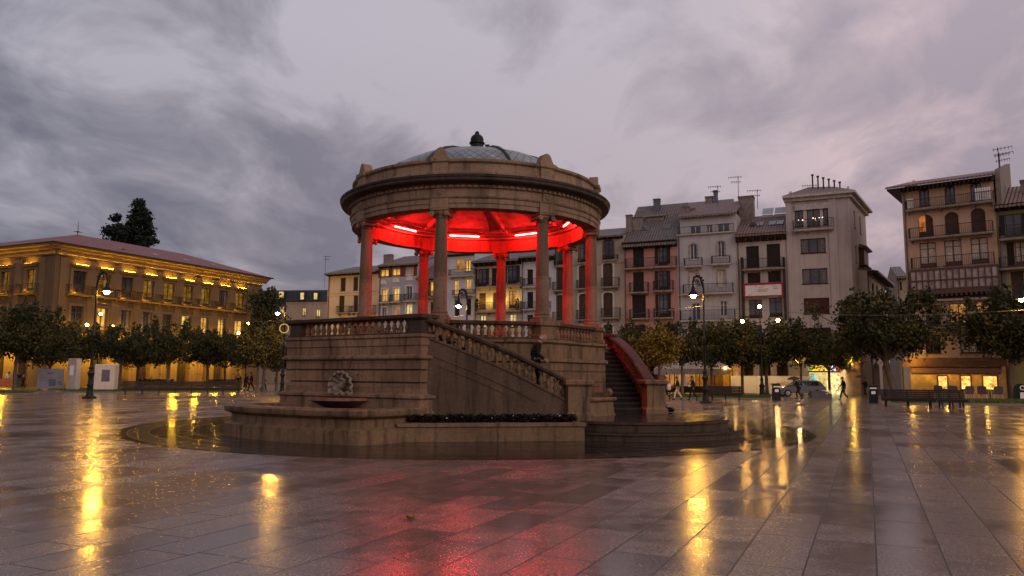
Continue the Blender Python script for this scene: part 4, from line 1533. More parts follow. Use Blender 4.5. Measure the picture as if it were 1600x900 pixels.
# banner hung between the balcony posts
xa, xb = row.loc(1161.5, 452, -0.85)[0], row.loc(1224, 452, -0.85)[0]
za, zb = row.loc(1192, 463.2, -0.85)[1], row.loc(1192, 441.5, -0.85)[1]
bn = empty("banner", row.pt(xa, -0.85, za), row.b)
tag(bn, "long white banner with a dark red border hung across the beige townhouse", "banner")
w_, h_ = xb - xa, zb - za
b1 = MB()
b1.box(0, w_, 0, 0.03, 0, h_)
b1.build("border", plain("banner_red", (0.28, 0.025, 0.05), 0.7), bn)
b1 = MB()
b1.box(0.2, w_ - 0.2, -0.02, -0.002, 0.1, h_ - 0.26)
b1.build("sheet", plain("banner_white", (0.62, 0.57, 0.56), 0.7, var=0.1), bn)
b1 = MB()
for (a, b, c, d) in ((0.30, 0.34, 0.70, 0.75), (0.36, 0.62, 0.50, 0.55), (0.36, 0.60, 0.36, 0.43), (0.74, 0.86, 0.68, 0.72), (0.75, 0.86, 0.52, 0.58), (0.10, 0.21, 0.11, 0.15), (0.44, 0.53, 0.74, 0.78), (0.38, 0.5, 0.62, 0.66)):
    b1.box(w_ * a, w_ * b, -0.025, -0.021, h_ * c, h_ * d)
b1.build("printed_lines", plain("banner_grey", (0.27, 0.24, 0.25), 0.7), bn)

# ---------------------------------------------------------------- corner tower house
r11 = house("corner_house", "tall beige corner house with top loggia, wide dark windows and deep pale cornice", row, 1231, 1329, 1275, 306, towerm,
            [("D", 1242, 329, 1255, 354), ("D", 1261, 327, 1281, 353), ("D", 1286, 325, 1299.5, 351), ("D", 1251, 372.5, 1290, 395, {"frame": fd}), ("D", 1253.5, 419.5, 1293, 443), ("S", 1256, 465.5, 1296, 490, {"shut": M["shutter_red"]}), ("S", 1258, 512, 1298, 536, {"shut": M["shutter_red"]})],
            [(1239, 1303, 357, 341)], fd, slabw, None, arcade=0)
root11, x11, W11, z11 = r11
SM = Matrix.Translation((W11, 0, 0)) @ Matrix.Rotation(R(82), 4, "Z")
sw = MB(SM)
sops = []
for k, (a, b, vs) in enumerate(((2.6, 3.5, 0), (6.3, 7.2, 0))):
    for zt in (z11 - 1.3, z11 - 5.1, z11 - 9.3):
        sops.append((a, b, zt - 1.9, zt, 0, 0.22))
wall_grid(sw, 0.0, 11, 0, z11, sops)
sw.quad((11, 0, 0), (11, 8, 0), (11, 8, z11), (11, 0, z11))
sw.build("side_wall", towerm, root11)
for o_ in sops:
    window(root11, SM, *o_[:4], "D", fd)
pil = MB()
for (a, b) in ((1231.5, 1241), (1298.5, 1311)):
    xa, xb = row.loc(a, 440)[0] - x11, row.loc(b, 440)[0] - x11
    pil.box(xa, xb, -0.14, -0.002, 0, z11 - 0.2 if a < 1290 else z11 - 0.2)
pil.build("pilaster", towerm, root11)
aw = MB()
xa, xb = row.loc(1241.5, 322)[0] - x11, row.loc(1299, 322)[0] - x11
za, zb = row.loc(1270, 327, -0.1)[1], row.loc(1270, 318, -0.1)[1]
aw.box(xa, xb, -0.17, -0.145, za, zb)
aw.build("roller_blind", slabw, root11)


def sidept(k, off):
    p = SM @ Vector((k, off, 0))
    return (p.x, p.y)


ev = MB()
foot = [(-0.25, -0.75), (W11 + 0.62, -0.75), sidept(11.3, -0.75), sidept(11.3, 7.8), (0.0, 9.0), (-0.25, 9.0)]
ev.xy(foot, z11 - 0.12, z11 + 0.12)
ins = [(p[0] * 0.97 + 0.1, p[1] * 0.97 + 0.1) for p in foot]
ev.xy([(-0.1, -0.35), (W11 + 0.25, -0.35), sidept(11.1, -0.35), sidept(11, 7.6), (0.0, 8.8), (-0.1, 8.8)], z11 - 0.45, z11 - 0.121)
ev.build("cornice", slabw, root11)
rf = MB()
zc_ = z11 + 0.121
rid0, rid1 = (W11 * 0.35, 3.6), (W11 * 0.75, 4.4)
rf.add([(foot[0][0], foot[0][1], zc_), (foot[1][0], foot[1][1], zc_), (foot[2][0], foot[2][1], zc_), (foot[3][0], foot[3][1], zc_), (foot[5][0], foot[5][1], zc_), (rid0[0], rid0[1], zc_ + 1.75), (rid1[0], rid1[1], zc_ + 1.75)],
       [(0, 1, 6, 5), (1, 2, 6), (2, 3, 6), (3, 4, 5, 6), (4, 0, 5)])
rfo = rf.build("roof", M["row_tiles"], root11)
pf = MB()
for i in range(6):
    x = W11 * 0.42 + i * 0.55
    pf.tube([(x, 3.2, zc_ + 1.2), (x, 3.2, zc_ + 2.9 - i * 0.22)], 0.09, 6)
    pf.tube([(x, 3.2, zc_ + 2.9 - i * 0.22), (x, 3.2, zc_ + 3.05 - i * 0.22)], 0.16, 6)
pf.build("vent_pipe", fd, rfo)
antenna(rfo, row, None, 1270, 288, 305, 4.0, x11, -1)
# strings of small lights in the loggia
stl = MB()
for u, v in ((1248, 343.5), (1254, 344), (1270.5, 341), (1274, 341.5), (1280, 340.5), (1285, 340)):
    x, z = row.loc(u, v, -0.4)
    stl.ball((x - x11, -0.4, z), 0.06, 6)
stl.build("string_lights", emit("tiny_lights", (1.0, 0.75, 0.45), 6), root11)

side = Fac(row.pt(x11 + W11, 0) + Vector((math.sin(R(33)) * 11.4, math.cos(R(33)) * 11.4, 0)), R(57))
r12 = house("townhouse", "lower brown house with an attic bay down the street behind the corner house", Fac(side.pt(0, -0.9), R(57)), 1358, 1385, 1372, 436, beige,
            [("D", 1362.5, 443, 1366, 461), ("D", 1369, 446, 1372, 463), ("D", 1377, 449, 1379.5, 465), ("D", 1364, 478, 1368, 498), ("D", 1372, 480, 1376, 498)], [], fd, slabm, M["row_tiles"], over=1.1, rise=1.6, arcade=2)
root12, x12, W12, z12 = r12
bay = MB()
bay.rloft(1.6, 4.4, 0.5, 4.0, [(0, z12 - 0.2), (0, z12 + 0.6), (0.4, z12 + 0.75), (0.1, z12 + 0.9), (0.1, z12 + 2.5), (0.5, z12 + 2.65), (0.5, z12 + 2.8), (-0.8, z12 + 3.5)])
bay.build("attic_bay", M["frame_brown"], root12)

# ---------------------------------------------------------------- right-hand corner block
RB = R(-38)
rgt = Fac(aty(1411, 600, 72), RB)
M["right_tiles"] = tiles("right_roof_tiles", (0.16, 0.09, 0.075), RB)
r13 = house("apartment_house", "peach apartment house with arched upper windows, full-width balconies and a long dark glazed gallery", rgt, 1411, 1556, 1483, 286, peach,
            [("D", 1436, 292, 1452, 321, {"arch": 0.5, "pane": M["glass_sky"]}), ("D", 1476, 289, 1492.5, 318, {"arch": 0.45, "pane": M["glass_sky"]}), ("D", 1516, 284, 1533.6, 313, {"arch": 0.45, "pane": M["glass_sky"]}),
             ("S", 1435, 335.5, 1458, 370, {"arch": 0.45, "shut": br}), ("S", 1476, 331, 1498, 365, {"arch": 0.45, "shut": br}), ("S", 1517, 325, 1540, 361, {"arch": 0.45, "shut": br}),
             ("G", 1437, 379, 1463, 417, {"frame": fbn}), ("G", 1476, 375, 1503, 414, {"frame": fbn}), ("G", 1517, 371, 1544.5, 410, {"frame": fbn}),
             ("D", 1446, 477, 1470, 508, {"frame": fbn}), ("M", 1484, 474, 1511, 506, {"frame": fbn}), ("M", 1524, 471, 1549, 503, {"frame": fbn}), ("D", 1446, 527, 1470, 552), ("G", 1500, 522, 1540, 551, {"frame": fbn})],
            [(1414, 1553, 320, 305), (1419, 1552, 367, 350), (1423, 1554, 416.5, 398), (1430, 1553, 510, 492)], fbn, slabm, None, arcade=0)
root13, x13, W13, z13 = r13
# orange light behind one blind
lg = MB()
xa, xb = rgt.loc(1436, 352)[0] - x13, rgt.loc(1446, 352)[0] - x13
za, zb = rgt.loc(1441, 362)[1], rgt.loc(1441, 337)[1]
lg.quad((xa, 0.10, za), (xb, 0.10, za), (xb, 0.10, zb), (xa, 0.10, zb))
lg.build("lit_pane", M["lit_orange"], root13)
# gallery of glazed timber bays
za, zb = rgt.loc(1490, 452, -0.9)[1], rgt.loc(1490, 418.5, -0.9)[1]
xa, xb = rgt.loc(1422, 430, -0.9)[0] - x13, rgt.loc(1560, 430, -0.9)[0] - x13
ga = MB()
ga.box(xa, xb, -0.9, -0.002, za - 0.35, za)
ga.box(xa, xb, -0.9, -0.002, zb - 0.12, zb + 0.1)
nb = 14
for i in range(nb + 1):
    xx = xa + (xb - xa) * i / nb
    ga.box(xx - 0.055, xx + 0.055, -0.92, -0.78, za + 0.001, zb - 0.121)
zm = za + (zb - za) * 0.48
ga.box(xa, xb, -0.915, -0.79, zm - 0.06, zm + 0.06)
ga.box(xa, xb, -0.91, -0.80, za + 0.001, za + 0.16)
ga.box(xa, xa + 0.08, -0.78, -0.002, za + 0.001, zb - 0.121)
ga.box(xb - 0.08, xb, -0.78, -0.002, za + 0.001, zb - 0.121)
for i in range(18):
    xx = xa + (xb - xa) * (i + 0.5) / 18
    ga.box(xx - 0.09, xx + 0.09, -0.85, -0.1, za - 0.55, za - 0.351)
go = ga.build("glazed_gallery", fbn, root13)
gp_ = MB()
gp_.quad((xa, -0.82, za), (xb, -0.82, za), (xb, -0.82, zb), (xa, -0.82, zb))
gp_.build("pane", plain("gallery_net_curtain", (0.42, 0.34, 0.31), 0.6, var=0.5, scale=1.6), go)
bd_ = MB()
zl = rgt.loc(1500, 466, -0.2)[1]
zu = rgt.loc(1500, 457, -0.2)[1]
bd_.box(0, W13, -0.2, -0.003, zl, zu)
bd_.build("painted_band", redbrown, root13)
ld2 = MB()
ld2.box(2.0, W13, -0.45, -0.003, zl - 0.2, zl - 0.003)
ld2.build("ledge", slabw, root13)
# roof: mono-pitch with deep dark eaves and a rising gable wall on the right
rr = MB()
rr.yz([(-1.1, z13 - 0.05), (-1.1, z13 + 0.12), (11, z13 + 3.2), (11, z13 + 3.0)], -1.2, W13 + 0.15)
ro13 = rr.build("roof", M["right_tiles"], root13)
e2 = MB()
e2.box(-1.1, W13 + 0.1, -1.0, -0.003, z13 - 0.16, z13 - 0.052)
e2.box(-1.1, -0.003, -0.95, 11, z13 - 0.2, z13 - 0.1)
for i in range(22):
    xx = W13 * i / 21
    e2.box(xx - 0.07, xx + 0.07, -0.9, -0.003, z13 - 0.36, z13 - 0.161)
e2.build("eaves", fd, root13)
pw_ = MB()
pw_.yz([(0.02, 0), (0.02, z13 + 0.3), (0.2, z13 + 0.75), (11, z13 + 3.7), (11, 0)], W13 + 0.16, W13 + 0.55)
pw_.build("party_wall", M["chimney"], root13)
antenna(ro13, rgt, None, 1559, 231, 262, 1.2, x13, 1)
antenna(ro13, rgt, None, 1561, 239, 262, 2.4, x13, 1)
# white screens on the top balcony
for (u0, v0, u1, v1) in ((1417.5, 311, 1427.5, 325), (1523, 294.5, 1549.5, 311)):
    xa, zb = rgt.loc(u0, v0, -0.66)
    xb, za = rgt.loc(u1, v1, -0.66)
    s_ = MB()
    n = max(4, int((xb - xa) / 0.16))
    for i in range(n):
        s_.box(xa - x13 + (xb - xa) * i / n, xa - x13 + (xb - xa) * (i + 0.7) / n, -0.68, -0.65, za, zb)
    s_.build("balcony_screen", M["white_paint"], root13)
# shop front with awning box
sf_w = plain("shop_panel", (0.40, 0.27, 0.13), 0.6, var=0.3)
sfw = MB()
zt = rgt.loc(1500, 581, -0.3)[1]
zt2 = rgt.loc(1500, 572, -0.5)[1]
zt3 = rgt.loc(1500, 559, -0.5)[1]
shops = [(1464, 1482), (1499.5, 1518.5), (1534, 1560)]
ops = []
for (a, b) in shops:
    xa, xb = rgt.loc(a, 595, -0.3)[0] - x13, min(W13 - 0.1, rgt.loc(b, 595, -0.3)[0] - x13)
    ops.append((xa, xb, 0.7, rgt.loc((a + b) / 2, 586, -0.3)[1], 0, 0.25))
wall_grid(sfw, 0.0, W13, 0, zt, ops, -0.3)
so_ = sfw.build("shop_front", sf_w, root13)
for o_ in ops:
    f_ = MB()
    a, b, c, d = o_[:4]
    for (p, q, r_, s_) in ((a, a + 0.12, c, d), (b - 0.12, b, c, d), (a + 0.12, b - 0.12, d - 0.12, d), (a + 0.12, b - 0.12, c, c + 0.1)):
        f_.box(p, q, -0.34, -0.2, r_, s_)
    fo = f_.build("shop_window", fbn, root13)
    g_ = MB()
    g_.quad((a, -0.12, c), (b, -0.12, c), (b, -0.12, d), (a, -0.12, d))
    g_.build("pane", M["shop_warm"] if "shop_warm" in M else M.setdefault("shop_warm", emit("shop_warm", (1.0, 0.50, 0.10), 1.6, var=2.6)), fo)
a_ = MB()
a_.box(-0.3, W13 + 0.2, -0.75, -0.003, zt2, zt3)
a_.box(-0.5, W13 + 0.2, -1.0, -0.751, zt2 - 0.05, zt2 + 0.25)
a_.yz([(-1.5, zt - 0.25), (-1.5, zt - 0.1), (-0.76, zt2 - 0.06), (-0.76, zt2 - 0.18)], 0.3, W13 - 0.2)
a_.build("awning_box", plain("awning_brown", (0.22, 0.11, 0.06), 0.6), root13)
for q in (0.12, 0.3, 0.5, 0.7, 0.9):
    ld_ = bpy.data.lights.new("shop_lamp", "POINT")
    ld_.energy = 26
    ld_.color = (1.0, 0.58, 0.10)
    ld_.shadow_soft_size = 0.1
    lo = bpy.data.objects.new("shop_lamp", ld_)
    COL.objects.link(lo)
    lo.location = rgt.pt(W13 * q, -1.0, zt - 0.45)

r14 = house("apartment_house", "olive green apartment house with black shutters and lit curtains at the edge of the square", Fac(rgt.pt(W13 + 0.56, 0.1), RB), 1558, 1640, 1585, 318, green,
            [("O", 1562, 334, 1606, 367), ("O", 1610, 331, 1640, 365), ("M", 1586, 377, 1604, 414, {"pane": M["curtain"]}), ("S", 1573, 378, 1585, 415), ("M", 1612, 375, 1630, 412), ("S", 1580, 424, 1600, 465, {"shut": br}), ("S", 1612, 421, 1632, 462, {"shut": br}), ("D", 1575, 520, 1595, 552)],
            [(1561, 1640, 370, 349), (1561, 1640, 417, 399)], fbn, slabm, M["right_tiles"], over=1.0, drop=0.5, rise=2.6, arcade=0, chim=[(1595, 280, 1606, 298, 3.0)])
BX = Fac(rgt.pt(-0.5, 17), R(-60))
r15 = house("townhouse", "dark house far down the side street, showing beside the peach apartment house", Fac(aty(1402, 600, 104), R(-20)), 1403.5, 1420, 1410, 432, tan, [("D", 1406, 440, 1409, 452), ("D", 1406, 466, 1409, 478)], [], fd, slabm, M["grey_tiles"], over=1.2, rise=2.0, arcade=0)

# ---------------------------------------------------------------- far building between palace and row
far = Fac(aty(405, 600, 150), R(-8))
farm = stucco("far_render", (0.42, 0.31, 0.21))
r16 = house("apartment_block", "distant block with grey mansard roof and pale lit windows beside the palace", far, 400, 514, 458, 471, farm,
            [("P", 472, 481, 477.5, 493), ("P", 494, 483, 500, 495), ("P", 437, 479, 443, 490), ("D", 415, 478, 420, 490), ("D", 415, 504, 420, 518), ("D", 437, 505, 443, 518)], [], fd, slabm, None, arcade=0, strings=(474,))
root16, x16, W16, z16 = r16
mz = far.loc(455, 449)[1]
mr = MB()
mr.yz([(-0.3, z16), (0.0, z16 + 0.2), (0.9, mz - 0.5), (5, mz), (11, z16)], 0, W16)
mro = mr.build("roof", M["lead"], root16)
for (u0, v0, u1, v1) in ((437, 456, 444, 467), (470.5, 457.5, 475.5, 468), (491.5, 458, 496.5, 468)):
    xa, zb = far.loc(u0, v0)
    xb, za = far.loc(u1, v1)
    d1 = MB()
    d1.box(xa - x16 - 0.2, xb - x16 + 0.2, -0.25, 1.4, za - 0.2, zb + 0.15)
    do_ = d1.build("dormer", M["lead"], mro)
    d1 = MB()
    d1.quad((xa - x16, -0.27, za), (xb - x16, -0.27, za), (xb - x16, -0.27, zb), (xa - x16, -0.27, zb))
    d1.build("pane", M["lit_pale"], do_)
antenna(mro, far, None, 509, 400, 445, 5.0, x16, 1)

# ---------------------------------------------------------------- the palace on the left
PC = aty(72, 600, 86)
PC.z = 0
pal = empty("palace", PC, 0)
tag(pal, "long classical stone palace with red tiled roof, floodlit yellow along its cornice", "palace")
pstone = stucco("palace_stone", (0.135, 0.088, 0.048), 0.3)
ptrim = stucco("palace_trim", (0.165, 0.108, 0.058), 0.2)
M["palace_tiles"] = tiles("palace_roof_tiles", (0.20, 0.075, 0.07), R(65), pitch=0.5)


class PF(Fac):
    pass


f1 = PF(PC, R(65))
f2l = 34.0
f2 = PF(PC + Vector((-math.cos(R(25)), math.sin(R(25)), 0)) * f2l, R(-25))
zE = f1.loc(100, 384)[1]
LEN1 = f1.loc(408, 470)[0]
zs = {k: f1.loc(123, v)[1] for k, v in dict(slot0=407.5, slot1=412.5, wt=423, wb=457, led=463, lt=478, lb=519, bal=527).items()}


def palace_face(f, Mx, length, centers, lit_low, lit_up):
    """one front: arcade, two window storeys, ledges, hidden lamps"""
    ops, wins = [], []
    hw = 0.85
    for i, c in enumerate(centers):
        ops.append((c - hw, c + hw, zs["wb"], zs["wt"], 0, 0.3))
        ops.append((c - 0.8, c + 0.8, zs["lb"], zs["lt"], 0, 0.3))
        ops.append((c - 1.05, c + 1.05, 0.0, 4.3, 0.8, 0.9))
    wl = MB(Mx)
    wall_grid(wl, 0, length, 0, zE, ops)
    for i, c in enumerate(centers):
        dr_ = MB(Mx)
        dr_.quad((c - 1.05, 0.88, 0), (c + 1.05, 0.88, 0), (c + 1.05, 0.88, 4.3), (c - 1.05, 0.88, 4.3))
        for q in range(4):
            dr_.box(c - 1.0 + q * 0.52, c - 0.56 + q * 0.52, 0.83, 0.878, 0.15, 1.4)
            dr_.box(c - 1.0 + q * 0.52, c - 0.56 + q * 0.52, 0.83, 0.878, 1.55, 3.4)
        dr_.build("door", fd if i % 2 else ptrim, pal)
    wo = wl.build("wall", pstone, pal)
    tr = MB(Mx)
    # pilasters between windows, string course, window hoods
    mids = [centers[0] - 2.0] + [(a + b) / 2 for a, b in zip(centers, centers[1:])] + [centers[-1] + 2.0]
    for m_ in mids:
        tr.rloft(m_ - 0.5, m_ + 0.5, -0.12, -0.003, [(0.05, 5.6), (0.05, 6.0), (0, 6.1), (0, zs["slot0"] - 0.4), (0.05, zs["slot0"] - 0.2), (0.08, zs["slot0"] + 0.1)])
    tr.box(0, length, -0.25, -0.004, 5.0, 5.25)
    tr.box(0, length, -0.22, -0.004, zE - 1.15, zE - 0.98)
    for c in centers:
        tr.box(c - hw - 0.35, c - hw, -0.1, -0.003, zs["wb"], zs["wt"] + 0.3)
        tr.box(c + hw, c + hw + 0.35, -0.1, -0.003, zs["wb"], zs["wt"] + 0.3)
        tr.box(c - hw, c + hw, -0.1, -0.003, zs["wt"], zs["wt"] + 0.3)
        tr.rloft(c - hw - 0.4, c + hw + 0.4, -0.45, -0.003, [(-0.1, zs["wt"] + 0.35), (0, zs["wt"] + 0.5), (0.03, zs["wt"] + 0.62), (0.03, zs["wt"] + 0.68)])
        tr.box(c - 1.1, c - 0.8, -0.08, -0.003, zs["lb"], zs["lt"] + 0.25)
        tr.box(c + 0.8, c + 1.1, -0.08, -0.003, zs["lb"], zs["lt"] + 0.25)
        tr.box(c - 0.8, c + 0.8, -0.08, -0.003, zs["lt"], zs["lt"] + 0.25)
    tr.build("stone_trim", ptrim, pal)
    co = MB(Mx)
    co.yz([(-0.003, zE - 0.75), (-0.15, zE - 0.75), (-0.2, zE - 0.5), (-0.5, zE - 0.4), (-0.55, zE - 0.2), (-0.95, zE - 0.1), (-1.0, zE + 0.1), (-0.003, zE + 0.1)], -0.9, length + 0.9)
    co.build("cornice", ptrim, pal)
    ls = MB(Mx)
    ls.box(0.2, length - 0.2, -0.14, -0.10, zE - 0.978, zE - 0.965)
    lso = ls.build("light_strip", M["strip_cornice"], pal)
    for i, c in enumerate(centers):
        a = MB(Mx)
        a.box(c - 0.8, c + 0.8, -0.40, -0.33, zs["wt"] + 0.683, zs["wt"] + 0.70)
        a.build("light_strip", M["strip"], pal)
        lk = "M" if i in lit_up else "D"
        window(pal, Mx, c - hw, c + hw, zs["wb"], zs["wt"], "D", fd, rv=0.3, pane=M["glass"] if i not in lit_up else M["lit_curtain"], sill=False)
        window(pal, Mx, c - 0.8, c + 0.8, zs["lb"], zs["lt"], "D", fbn, rv=0.3, pane=M["lit"] if i in lit_low else M["glass"], sill=False)
        balcony(pal, Mx, c - 1.75, c + 1.75, zs["led"] + 0.2, zs["led"] + 1.25, ptrim, out=0.8)
        # low ledge lamps shining up the upper wall
        if True:
            ld_ = bpy.data.lights.new("ledge_lamp", "POINT")
            ld_.energy = 60
            ld_.color = (1.0, 0.5, 0.05)
            ld_.shadow_soft_size = 0.06
            lo = bpy.data.objects.new("ledge_lamp", ld_)
            COL.objects.link(lo)
            lo.location = f.pt(c - 0.55, -0.3, zs["led"] + 0.42)
    # continuous balcony of the first floor, lit from behind its balustrade
    balcony(pal, Mx, centers[0] - 1.9, centers[-1] + 1.9, zs["lb"] - 0.1, zs["lb"] + 0.85, ptrim, out=1.1)
    x = centers[0] - 1.0
    while x < centers[-1] + 1.5:
        for (zz, en, yy) in ((zs["lb"] + 0.15, 190, -0.55), (4.4, 1000, -1.5)):
            ld_ = bpy.data.lights.new("wall_lamp", "POINT")
            ld_.energy = en
            ld_.color = (1.0, 0.56, 0.03)
            ld_.shadow_soft_size = 0.35
            lo = bpy.data.objects.new("wall_lamp", ld_)
            COL.objects.link(lo)
            lo.location = f.pt(x, yy, zz)
        x += 3.5


M["strip_cornice"] = emit("cornice_strip", (1.0, 0.50, 0.03), 20)
M["lit_curtain"] = emit("lit_curtain", (0.75, 0.34, 0.03), 0.30, var=1.6)
cen1 = [f1.loc(u, 455)[0] for u in (123, 162, 198, 232, 264, 293.6, 322, 349, 375)]
palace_face(f1, Matrix.Rotation(R(65), 4, "Z"), LEN1, cen1, (1, 5, 6, 7, 8), (1, 3, 4, 5, 6, 8))
M2 = Matrix.Translation(f2.O - PC) @ Matrix.Rotation(R(-25), 4, "Z")
cen2 = [f2l - 3.0 - 3.9 * k for k in range(8)][::-1]
cen2 = [f2.loc(u, 440)[0] for u in (8, 48)]
stp = cen2[1] - cen2[0]
cen2 = [cen2[0] - stp * k for k in range(5, 0, -1)] + cen2
palace_face(f2, M2, f2l, cen2, (6,), (5, 6))
# far end wall and back
bwl = MB(Matrix.Rotation(R(65), 4, "Z"))
bwl.quad((LEN1, 0, 0), (LEN1, 16, 0), (LEN1, 16, zE), (LEN1, 0, zE))
bwl.rloft(LEN1 - 1.2, LEN1 + 0.25, 0.25, 2.0, [(0, 0), (0, zE - 0.8)])
bwl.build("end_wall", pstone, pal)
rp = MB(Matrix.Rotation(R(65), 4, "Z"))
o_ = 1.15
zr = zE + 0.12
H = f1.loc(97, 362, 8.0)[1]
L1 = LEN1 + o_
# ridge rings: outer eaves of the two wings (f1 along +x, f2 wing along +y), ridge 8 m in
rp.add([(-o_, -o_, zr), (L1, -o_, zr), (8, 8, H), (LEN1 - 8, 8, H), (L1, 17, zr), (-o_, f2l, zr), (8, f2l, H), (16, f2l, zr), (16, 17, zr)],
       [(0, 1, 3, 2), (1, 4, 3), (0, 2, 6, 5), (2, 3, 4, 8), (2, 8, 7, 6)])
rp.add([(-o_, -o_, zr - 0.08), (L1, -o_, zr - 0.08), (L1, 17, zr - 0.08), (16, 17, zr - 0.08), (16, f2l, zr - 0.08), (-o_, f2l, zr - 0.08)], [(0, 1, 2, 3, 4, 5)])
rpo = rp.build("roof", M["palace_tiles"], pal)
gt = MB(Matrix.Rotation(R(65), 4, "Z"))
gt.box(-o_ - 0.05, L1 + 0.05, -o_ - 0.06, -o_ + 0.02, zr - 0.14, zr + 0.07)
gt.box(-o_ - 0.06, -o_ + 0.02, -o_, f2l, zr - 0.14, zr + 0.07)
gt.build("gutter", fd, rpo)
tp = MB(Matrix.Rotation(R(65), 4, "Z"))
tp.tube([(8, 8, H - 0.3), (8, 8, H + 1.7)], [0.06, 0.02], 5)
tp.tube([(7.4, 8, H + 0.35), (8.6, 8, H + 0.35)], 0.04, 5)
tp.tube([(8, 8, H + 0.3), (8, 8, H + 0.42)], 0.2, 8)
tp.build("weathervane", M["rail_iron"], rpo)
skl = MB(Matrix.Rotation(R(65), 4, "Z"))
for k in range(6):
    x = cen1[2] + k * 5.0
    sl = (H - zr) / (8 + o_)
    y0, y1 = 1.5, 2.3
    skl.add([(x, y0, zr + sl * (y0 + o_) + 0.06), (x + 0.8, y0, zr + sl * (y0 + o_) + 0.06), (x + 0.8, y1, zr + sl * (y1 + o_) + 0.06), (x, y1, zr + sl * (y1 + o_) + 0.06)], [(0, 1, 2, 3)])
skl.build("skylight", M["glass_sky"], rpo)
# ---------------------------------------------------------------- street lamps with a scrolled arm
def make_lamp():
    e = empty("street_lamp")
    b = MB()
    b.rloft(-0.3, 0.3, -0.3, 0.3, [(0, 0.0), (0, 0.12), (-0.05, 0.16)])
    b.lathe([(0.26, 0.14), (0.22, 0.3), (0.17, 0.5), (0.16, 0.8), (0.2, 0.86), (0.2, 0.92), (0.15, 0.98), (0.13, 1.4), (0.17, 1.5), (0.22, 1.58), (0.22, 1.66), (0.15, 1.74), (0.12, 1.9), (0.15, 1.95), (0.15, 2.02), (0.09, 2.12)], 12)
    b.build("base", M["iron"], e, True, 40)
    p = MB()
    p.lathe([(0.085, 2.1), (0.075, 4.0), (0.1, 4.04), (0.1, 4.12), (0.07, 4.18), (0.055, 6.55), (0.09, 6.6), (0.09, 6.7), (0.05, 6.75), (0.05, 6.95)], 10)
    p.build("post", M["iron"], e, True, 40)
    a = MB()
    arc = [(0, 0, 6.9), (-0.02, 0, 7.3), (0.03, 0, 7.75), (0.17, 0, 8.1), (0.38, 0, 8.25), (0.58, 0, 8.12), (0.66, 0, 7.85), (0.66, 0, 7.55)]
    a.tube(arc, [0.05, 0.06, 0.07, 0.075, 0.075, 0.07, 0.06, 0.05], 8)
    for (cx, cz, r0) in ((0.16, 7.72, 0.2), (0.42, 7.85, 0.16)):
        sp_ = [(cx + r0 * (1 - k / 16) * math.cos(k * 0.75), 0, cz + r0 * (1 - k / 16) * math.sin(k * 0.75)) for k in range(14)]
        a.tube(sp_, 0.03, 6)
    for k in range(5):
        t = 0.3 + k * 0.5
        a.ball((0.34 - 0.36 * math.cos(t), 0, 7.82 + 0.44 * math.sin(t)), 0.075, 8)
    a.build("scroll_arm", M["iron"], e, True, 50)
    l = MB()
    l.lathe([(0.03, 7.6), (0.1, 7.52), (0.12, 7.3), (0.2, 7.2), (0.34, 7.02), (0.36, 6.96), (0.33, 6.97), (0.2, 7.12), (0.03, 7.2)], 16, cx=0.66)
    l.build("lamp_shade", M["iron"], e, True, 40)
    bl = MB()
    bl.ball((0.66, 0, 6.93), 0.17, 14, (1, 1, 0.85))
    bl.build("bulb", M["bulb"], e, True)
    return e


LAMPS = [
    # u at the base, distance, arm heading, label
    (141, 49.6, 0, "scroll-armed street lamp standing in front of the white information boxes and the palace"),
    (441, 66, 180, "scroll-armed street lamp with a glowing ring ornament, half hidden by the bandstand's fountain block"),
    (728, 58, 180, "scroll-armed street lamp behind the bandstand, its bulb seen between the columns"),
    (1102, 49.2, 180, "scroll-armed street lamp beside the short dark bench and the walker in cream trousers"),
    (1622, 50, 180, "scroll-armed street lamp at the right-hand edge of the square, only its cable bracket in view"),
]
lamp0 = make_lamp()
LP = []
for i, (u, Y, hd, lab) in enumerate(LAMPS):
    e = lamp0 if i == 0 else copy_tree(lamp0)
    p = gpd(u, Y)
    e.location = p
    e.rotation_euler = (0, 0, R(hd))
    e["label"] = lab
    e["category"] = "street lamp"
    e["group"] = "scroll-armed street lamps round the square"
    LP.append(p)
# ring ornament on the second lamp (hung on the lamp, a thing of its own)
o_ = LP[1]
rg = MB()
rg.tube([(0.38 * math.cos(2 * PI * k / 28), 0, 0.38 * math.sin(2 * PI * k / 28)) for k in range(29)], 0.05, 6)
ro2 = rg.build("ring_ornament", emit("ring_lights", (1.0, 0.55, 0.14), 0.6))
ro2.location = o_ + Vector((0.02, -0.2, 5.6))
tag(ro2, "glowing ring of small lights hung on the lamp post left of the bandstand", "ornament")
# overhead cable strung from post to post
cab = MB()
pts_all = [gpd(-260, 47)] + LP
for a, b in zip(pts_all, pts_all[1:]):
    seg = []
    for k in range(25):
        t = k / 24
        q = a.lerp(b, t)
        seg.append((q.x, q.y, 6.28 - 0.5 * math.sin(PI * t)))
    cab.tube(seg, 0.012, 4)
tag(cab.build("overhead_cable", plain("cable_grey", (0.13, 0.12, 0.11), 0.5)), "thin overhead cable strung from street lamp to street lamp round the square", "cable")


